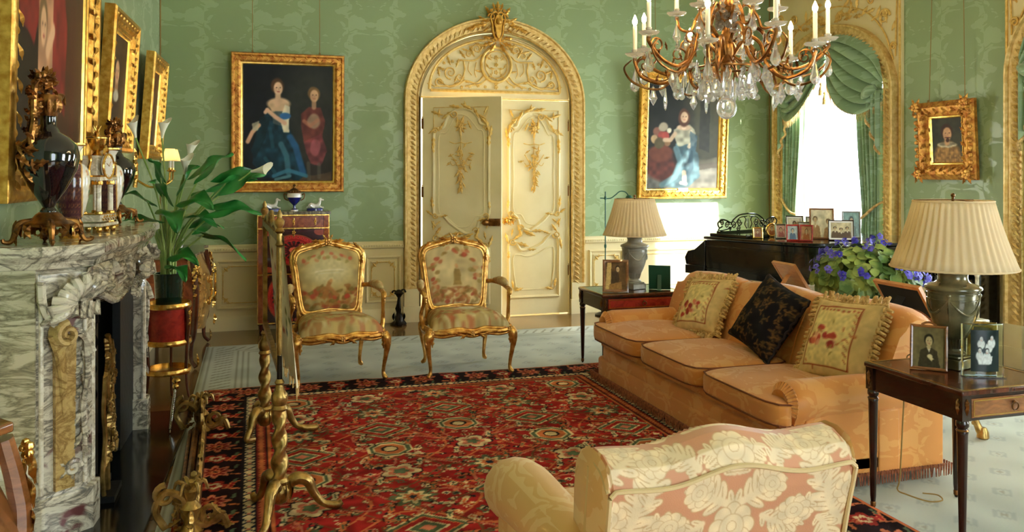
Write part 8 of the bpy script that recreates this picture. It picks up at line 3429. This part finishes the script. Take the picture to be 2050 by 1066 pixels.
for i in range(520):
    a = rf.uniform(0, 2 * PI)
    s = rf.uniform(-.55, 1)
    c = math.sqrt(max(0, 1 - s * s))
    rad = rf.uniform(.80, 1.04)
    p = (.31 * rad * c * math.cos(a), .31 * rad * c * math.sin(a), .165 + .20 * rad * s)
    nn = (c * math.cos(a) + rf.uniform(-.5, .5), c * math.sin(a) + rf.uniform(-.5, .5), s + .4 + rf.uniform(-.4, .4))
    disc_leaf(m, p, nn, rf.uniform(.026, .048), tw=rf.uniform(0, 6))
obj('foliage', m, 'foliage', t, ang=0)
for i in range(70):
    a = rf.uniform(0, 2 * PI)
    s = rf.uniform(.15, 1) if i < 50 else rf.uniform(-.3, .4)
    if i >= 50:
        a = rf.uniform(-1.2, .3)
    c = math.sqrt(max(0, 1 - s * s))
    rad = rf.uniform(1.02, 1.22)
    p = Vector((.32 * rad * c * math.cos(a), .32 * rad * c * math.sin(a), .17 + .215 * rad * s))
    st.tube([tuple(p * .7 + Vector((0, 0, .05))), tuple(p)], .002, 4)
    for j in range(rf.randint(2, 4)):
        q0 = p + Vector((rf.uniform(-.02, .02), rf.uniform(-.02, .02), rf.uniform(-.02, .02)))
        n0 = Vector((p.x + rf.uniform(-.2, .2), p.y + rf.uniform(-.2, .2), p.z * .5 + rf.uniform(-.2, .2))).normalized()
        x = n0.orthogonal().normalized()
        y = n0.cross(x)
        for k in range(5):
            an = 2 * PI * k / 5
            disc_leaf(mf, q0 + (x * math.cos(an) + y * math.sin(an)) * .013, n0 + (x * math.cos(an) + y * math.sin(an)) * .3, .010, .1, 6)
obj('blossoms', mf, 'blue_petal', t, ang=0)
obj('stems', st, 'stem', t)
m = MB()
m.ball((0, 0, .16), .2, 14, 9, (1, 1, .7))
obj('dense_inner_foliage', m, 'foliage', t, ang=0)

# ================================================================ GRAND PIANO
KX, KY = 3.82, 6.70
UX, UY, VX, VY = .94, .342, .342, -.94
t = thing('grand_piano', 'black lacquered grand piano with scrolled music desk near the window', 'piano', (KX, KY, 0), math.atan2(UY, UX))
# local: x along the keyboard, y < 0 towards the tail
PL_ = [(0, 0), (0, -.35), (0, -.78)] + [tuple(p) for p in crv([(0.0, -.80), (.04, -.98), (.20, -1.14), (.40, -1.26), (.56, -1.36), (.70, -1.44), (.86, -1.49), (1.06, -1.50), (1.24, -1.42), (1.35, -1.28), (1.39, -1.10)], 4)] + [(1.39, 0)]
m = MB()
m.prism(PL_, lambda u, v: (u, v, .64), lambda u, v: (u, v, .955))
obj('case', m, 'black_lacquer', t, ang=30, bevel=.006)
m = MB()
LP_ = [(x - .012 if x < .1 else x + .0, y) for x, y in PL_]
m.prism([(x, y) for x, y in PL_], lambda u, v: ((u - .7) * 1.02 + .7, (v + .8) * 1.015 - .8, .958), lambda u, v: ((u - .7) * 1.02 + .7, (v + .8) * 1.015 - .8, .985))
obj('lid', m, 'black_lacquer', t, ang=30, bevel=.005)
m = MB()
m.bx(.03, 1.36, -.42, -.02, .985, 1.012)
obj('lid_flap', m, 'black_lacquer', t, bevel=.005)
m = MB()
for z in (.70, .90):
    m.tube([(x - .003 if x < .2 else x, y, z) for x, y in PL_[:-1]], .006, 6)
obj('moulding', m, 'black_lacquer', t)
m = MB()
m.bx(-.02, 1.41, 0, .22, .64, .72)
for x in (-.01, 1.36):
    m.prism([(0, .72), (.22, .72), (.235, .78), (.20, .84), (.12, .86), (.04, .92), (0, .95)], lambda u, v: (x, u, v), lambda u, v: (x + .04, u, v))
obj('key_bed', m, 'black_lacquer', t, ang=40, bevel=.004)
m = MB()
m.bx(.05, 1.35, .02, .19, .72, .742)
obj('keys', m, 'white', t)
for (x, y) in ((.10, -.02), (1.28, -.02), (.98, -1.30)):
    m = MB()
    m.lathe([(.03, .05), (.035, .08), (.025, .10), (.045, .20), (.06, .40), (.07, .52), (.045, .56), (.075, .60), (.08, .64)], 16, (x, y, 0), fn=lambda r, z, a: r * (1 + .05 * math.cos(8 * a)))
    for s in (0, 1):
        m.lathe([(.022, -.012), (.025, 0), (.022, .012)], 14, (x, y, .03)) if s else None
    m.ball((x, y, .026), .026, 10, 6)
    obj('leg', m, 'black_lacquer', t)
m = MB()
q = lambda u, v, w=0: (u, -.10 - w, v)
m.bx(.04, .88, -.13, -.09, 1.012, 1.03)
for s in (-1, 1):
    f = lambda u, v, w=0: q(.46 + s * u, v, w)
    rod(m, f, [(0, 1.175), (.12, 1.165), (.20, 1.13), (.24, 1.10), (.30, 1.12), (.37, 1.13), (.42, 1.10), (.40, 1.06), (.36, 1.07)], .007)
    rod(m, f, [(.02, 1.15), (.12, 1.14), (.18, 1.09), (.26, 1.05), (.36, 1.035), (.42, 1.04)], .005)
    for (u, v, r, a0, fl) in [(.20, 1.075, .036, 0, 1), (.29, 1.08, .03, PI, -1), (.36, 1.10, .026, 0, 1), (.12, 1.10, .034, PI, 1), (.13, 1.05, .026, 0, -1), (.25, 1.045, .018, 0, 1)]:
        spiral(m, f, u, v, r, 1.6, a0, fl, .006, w=0)
    rod(m, f, [(.025, 1.04), (.05, 1.08), (.035, 1.12), (.055, 1.145)], .005)
    for u in (.0, .012):
        m.tube([f(u, 1.04), f(u, 1.13)], .002, 5)
    rod(m, f, [(.40, 1.06), (.42, 1.03)], .006)
obj('music_desk', m, 'black_lacquer', t)
# framed photographs on the lid
ZP = .9855
ang0 = math.atan2(UY, UX)


def onlid(x, y):
    return (KX + x * math.cos(ang0) - y * math.sin(ang0), KY + x * math.sin(ang0) + y * math.cos(ang0), ZP)


g_ = 'framed photographs on the piano lid'
F_ = [  # local x, y, w, h, turn, lean, frame width, material, picture, label
    (.123, -.464, .085, .095, -.4, .2, .012, 'ormolu', ph_person(201, (150, 110, 80), (120, 70, 50)), 'small gilt-framed child photograph, leftmost on the piano lid'),
    (.282, -.584, .10, .125, -.3, .2, .012, 'steel', ph_person(203, (170, 130, 110), (150, 90, 80)), 'silver-framed photograph beside the dark red folding frame on the piano'),
    (.135, -.80, .105, .135, -.45, .15, .013, 'red_marquetry', ph_person(204, (150, 160, 150), (40, 70, 90)), 'left leaf of the dark red folding photograph frame on the piano'),
    (.473, -.589, .15, .19, -.4, .25, .008, 'mahogany_dark', ph_person(205, (214, 206, 186), (110, 90, 70)), 'thin dark-framed photograph with wide pale mount, behind the red folding frame'),
    (.494, -.673, .12, .14, -.45, .2, .010, 'steel', ph_person(206, (200, 196, 180), (120, 110, 90)), 'silver-framed photograph half hidden behind the red folding frame'),
    (.493, -.838, .20, .27, -.55, .32, .014, 'walnut', ph_person(207, (206, 194, 160), (150, 116, 74), n=2), 'tallest photograph on the piano, pale and leaning, in front of the window'),
    (.482, -1.02, .20, .17, -.55, .18, .008, 'mahogany_dark', ph_person(208, (190, 176, 140), (84, 64, 44), n=3), 'wide dark-framed group photograph on the piano just behind the blue flowers'),
    (.812, -.913, .15, .23, -.5, .15, .012, 'stone_grey', ph_person(209, (120, 150, 140), (90, 110, 100)), 'grey-green framed photograph at the right end of those on the piano'),
    (.654, -.654, .13, .18, -.4, .2, .010, 'steel', ph_person(210, (220, 214, 196), (150, 130, 100)), 'pale photograph standing behind the tallest photograph on the piano')]
for (x, y, w, h, tn, ln_, fw, fm, im, lab) in F_:
    photo_frame(lab, onlid(x, y), w, h, tn, ln_, fw, fm, im.done(0), group=g_, mat_w=.014 if 'mount' in lab or 'wide dark' in lab else 0)
x, y = .190, -.888
photo_frame('right leaf of the dark red folding photograph frame on the piano', onlid(x, y), .105, .135, -.75, .15, .013, 'red_marquetry', ph_person(212, (170, 130, 90), (150, 90, 50)).done(0), group=g_)
t = thing('oval_photo_frame', 'oval gilt photo frame on the piano, second from the left', 'photo frame', onlid(.351, -.44), -.4, g_)
m = MB()
m.tube([(.043 * math.cos(a), .008, .062 + .052 * math.sin(a)) for a in np.linspace(0, 2 * PI, 30)[:-1]], .009, 8, closed=True)
m.tube([(0, .01, .06), (0, .05, .004)], .004, 5).bx(-.02, .02, 0, .016, 0, .012)
obj('frame', m, 'ormolu', t)
im = ph_person(214, (190, 140, 80), (150, 90, 50)).done(0)
grid('photograph', 24, 24, lambda U, V: (.04 * (2 * U - 1) * np.sqrt(np.clip(1 - (2 * V - 1) ** 2, 0, 1)), .006 + 0 * U, .062 + .049 * (2 * V - 1)), 'photo', t, img=im)

# ================================================================ READING LAMP, CABINET, CORD
l0 = (3.63, 8.50, 0)
t = thing('reading_lamp', 'slim dark green floor reading lamp against the wall behind the far table lamp', 'floor lamp', l0)
m = MB()
m.lathe([(.11, 0), (.115, .012), (.08, .03), (.02, .045), (.012, .07)], 24)
obj('base', m, 'dark_bronze', t)
m = MB()
m.tube([(0, 0, .05), (0, 0, 1.34)], .007, 8)
for z in (.75, 1.27):
    m.lathe([(.008, -.02), (.013, -.015), (.013, .015), (.008, .02)], 10, (0, 0, z))
obj('pole', m, 'green_leather', t)
m = MB()
m.tube(crv([(-.06, 0, 1.27), (.05, 0, 1.265), (.11, -.01, 1.30), (.16, -.02, 1.34), (.22, -.03, 1.335), (.26, -.04, 1.29)], 6), .006, 8)
obj('arm', m, 'green_leather', t)
m = MB()
m.lathe([(.02, .0), (.03, -.01), (.055, -.07), (.052, -.07), (.02, -.01)], 18, (.26, -.04, 1.30))
obj('lamp_shade', m, 'green_leather', t)

l0 = (RX - .22, 5.78, 0)
t = thing('pier_cabinet', 'low black cabinet with gilt frieze and pale columns between the windows', 'cabinet', l0)
m = MB()
m.bx(-.04, .16, -.34, .12, .04, .80)
obj('carcass', m, 'black_lacquer', t, bevel=.004)
m = MB()
m.bx(-.07, .16, -.36, .14, .80, .83)
obj('top', m, 'black_lacquer', t, bevel=.004)
m = MB()
for k in range(12):
    q = lambda u, v, w=0: (-.042 - w, u, v)
    leaf(m, q, -.32 + .037 * k, .77, (.7 if k % 2 else -.7), .05, .025)
m.bx(-.046, -.04, -.34, .12, .735, .745)
obj('gilt_frieze', m, 'ormolu', t)
for y in (-.32, -.18, -.04, .10):
    m = MB()
    m.lathe([(.022, .05), (.024, .07), (.018, .09), (.016, .70), (.022, .72), (.022, .735)], 12, (-.052, y, 0))
    obj('column', m, 'marble_white', t)
m = MB()
m.tube(crv([(2.99, 3.12, .70), (2.955, 3.22, .70), (2.95, 3.285, .69), (2.95, 3.305, .64), (2.955, 3.33, .40), (2.945, 3.34, .10), (2.935, 3.345, .035), (2.94, 3.29, .030), (2.99, 3.21, .022), (3.06, 3.20, .022), (3.09, 3.26, .022), (3.04, 3.30, .022)], 8), .0035, 6)
o = obj('lamp_cord', m, 'cord', None, off=(2.95, 3.3, .02))
o.location = (2.95, 3.3, .02)
tag(o, 'thin gold lamp cord hanging from the foreground side table to the carpet', 'cord')
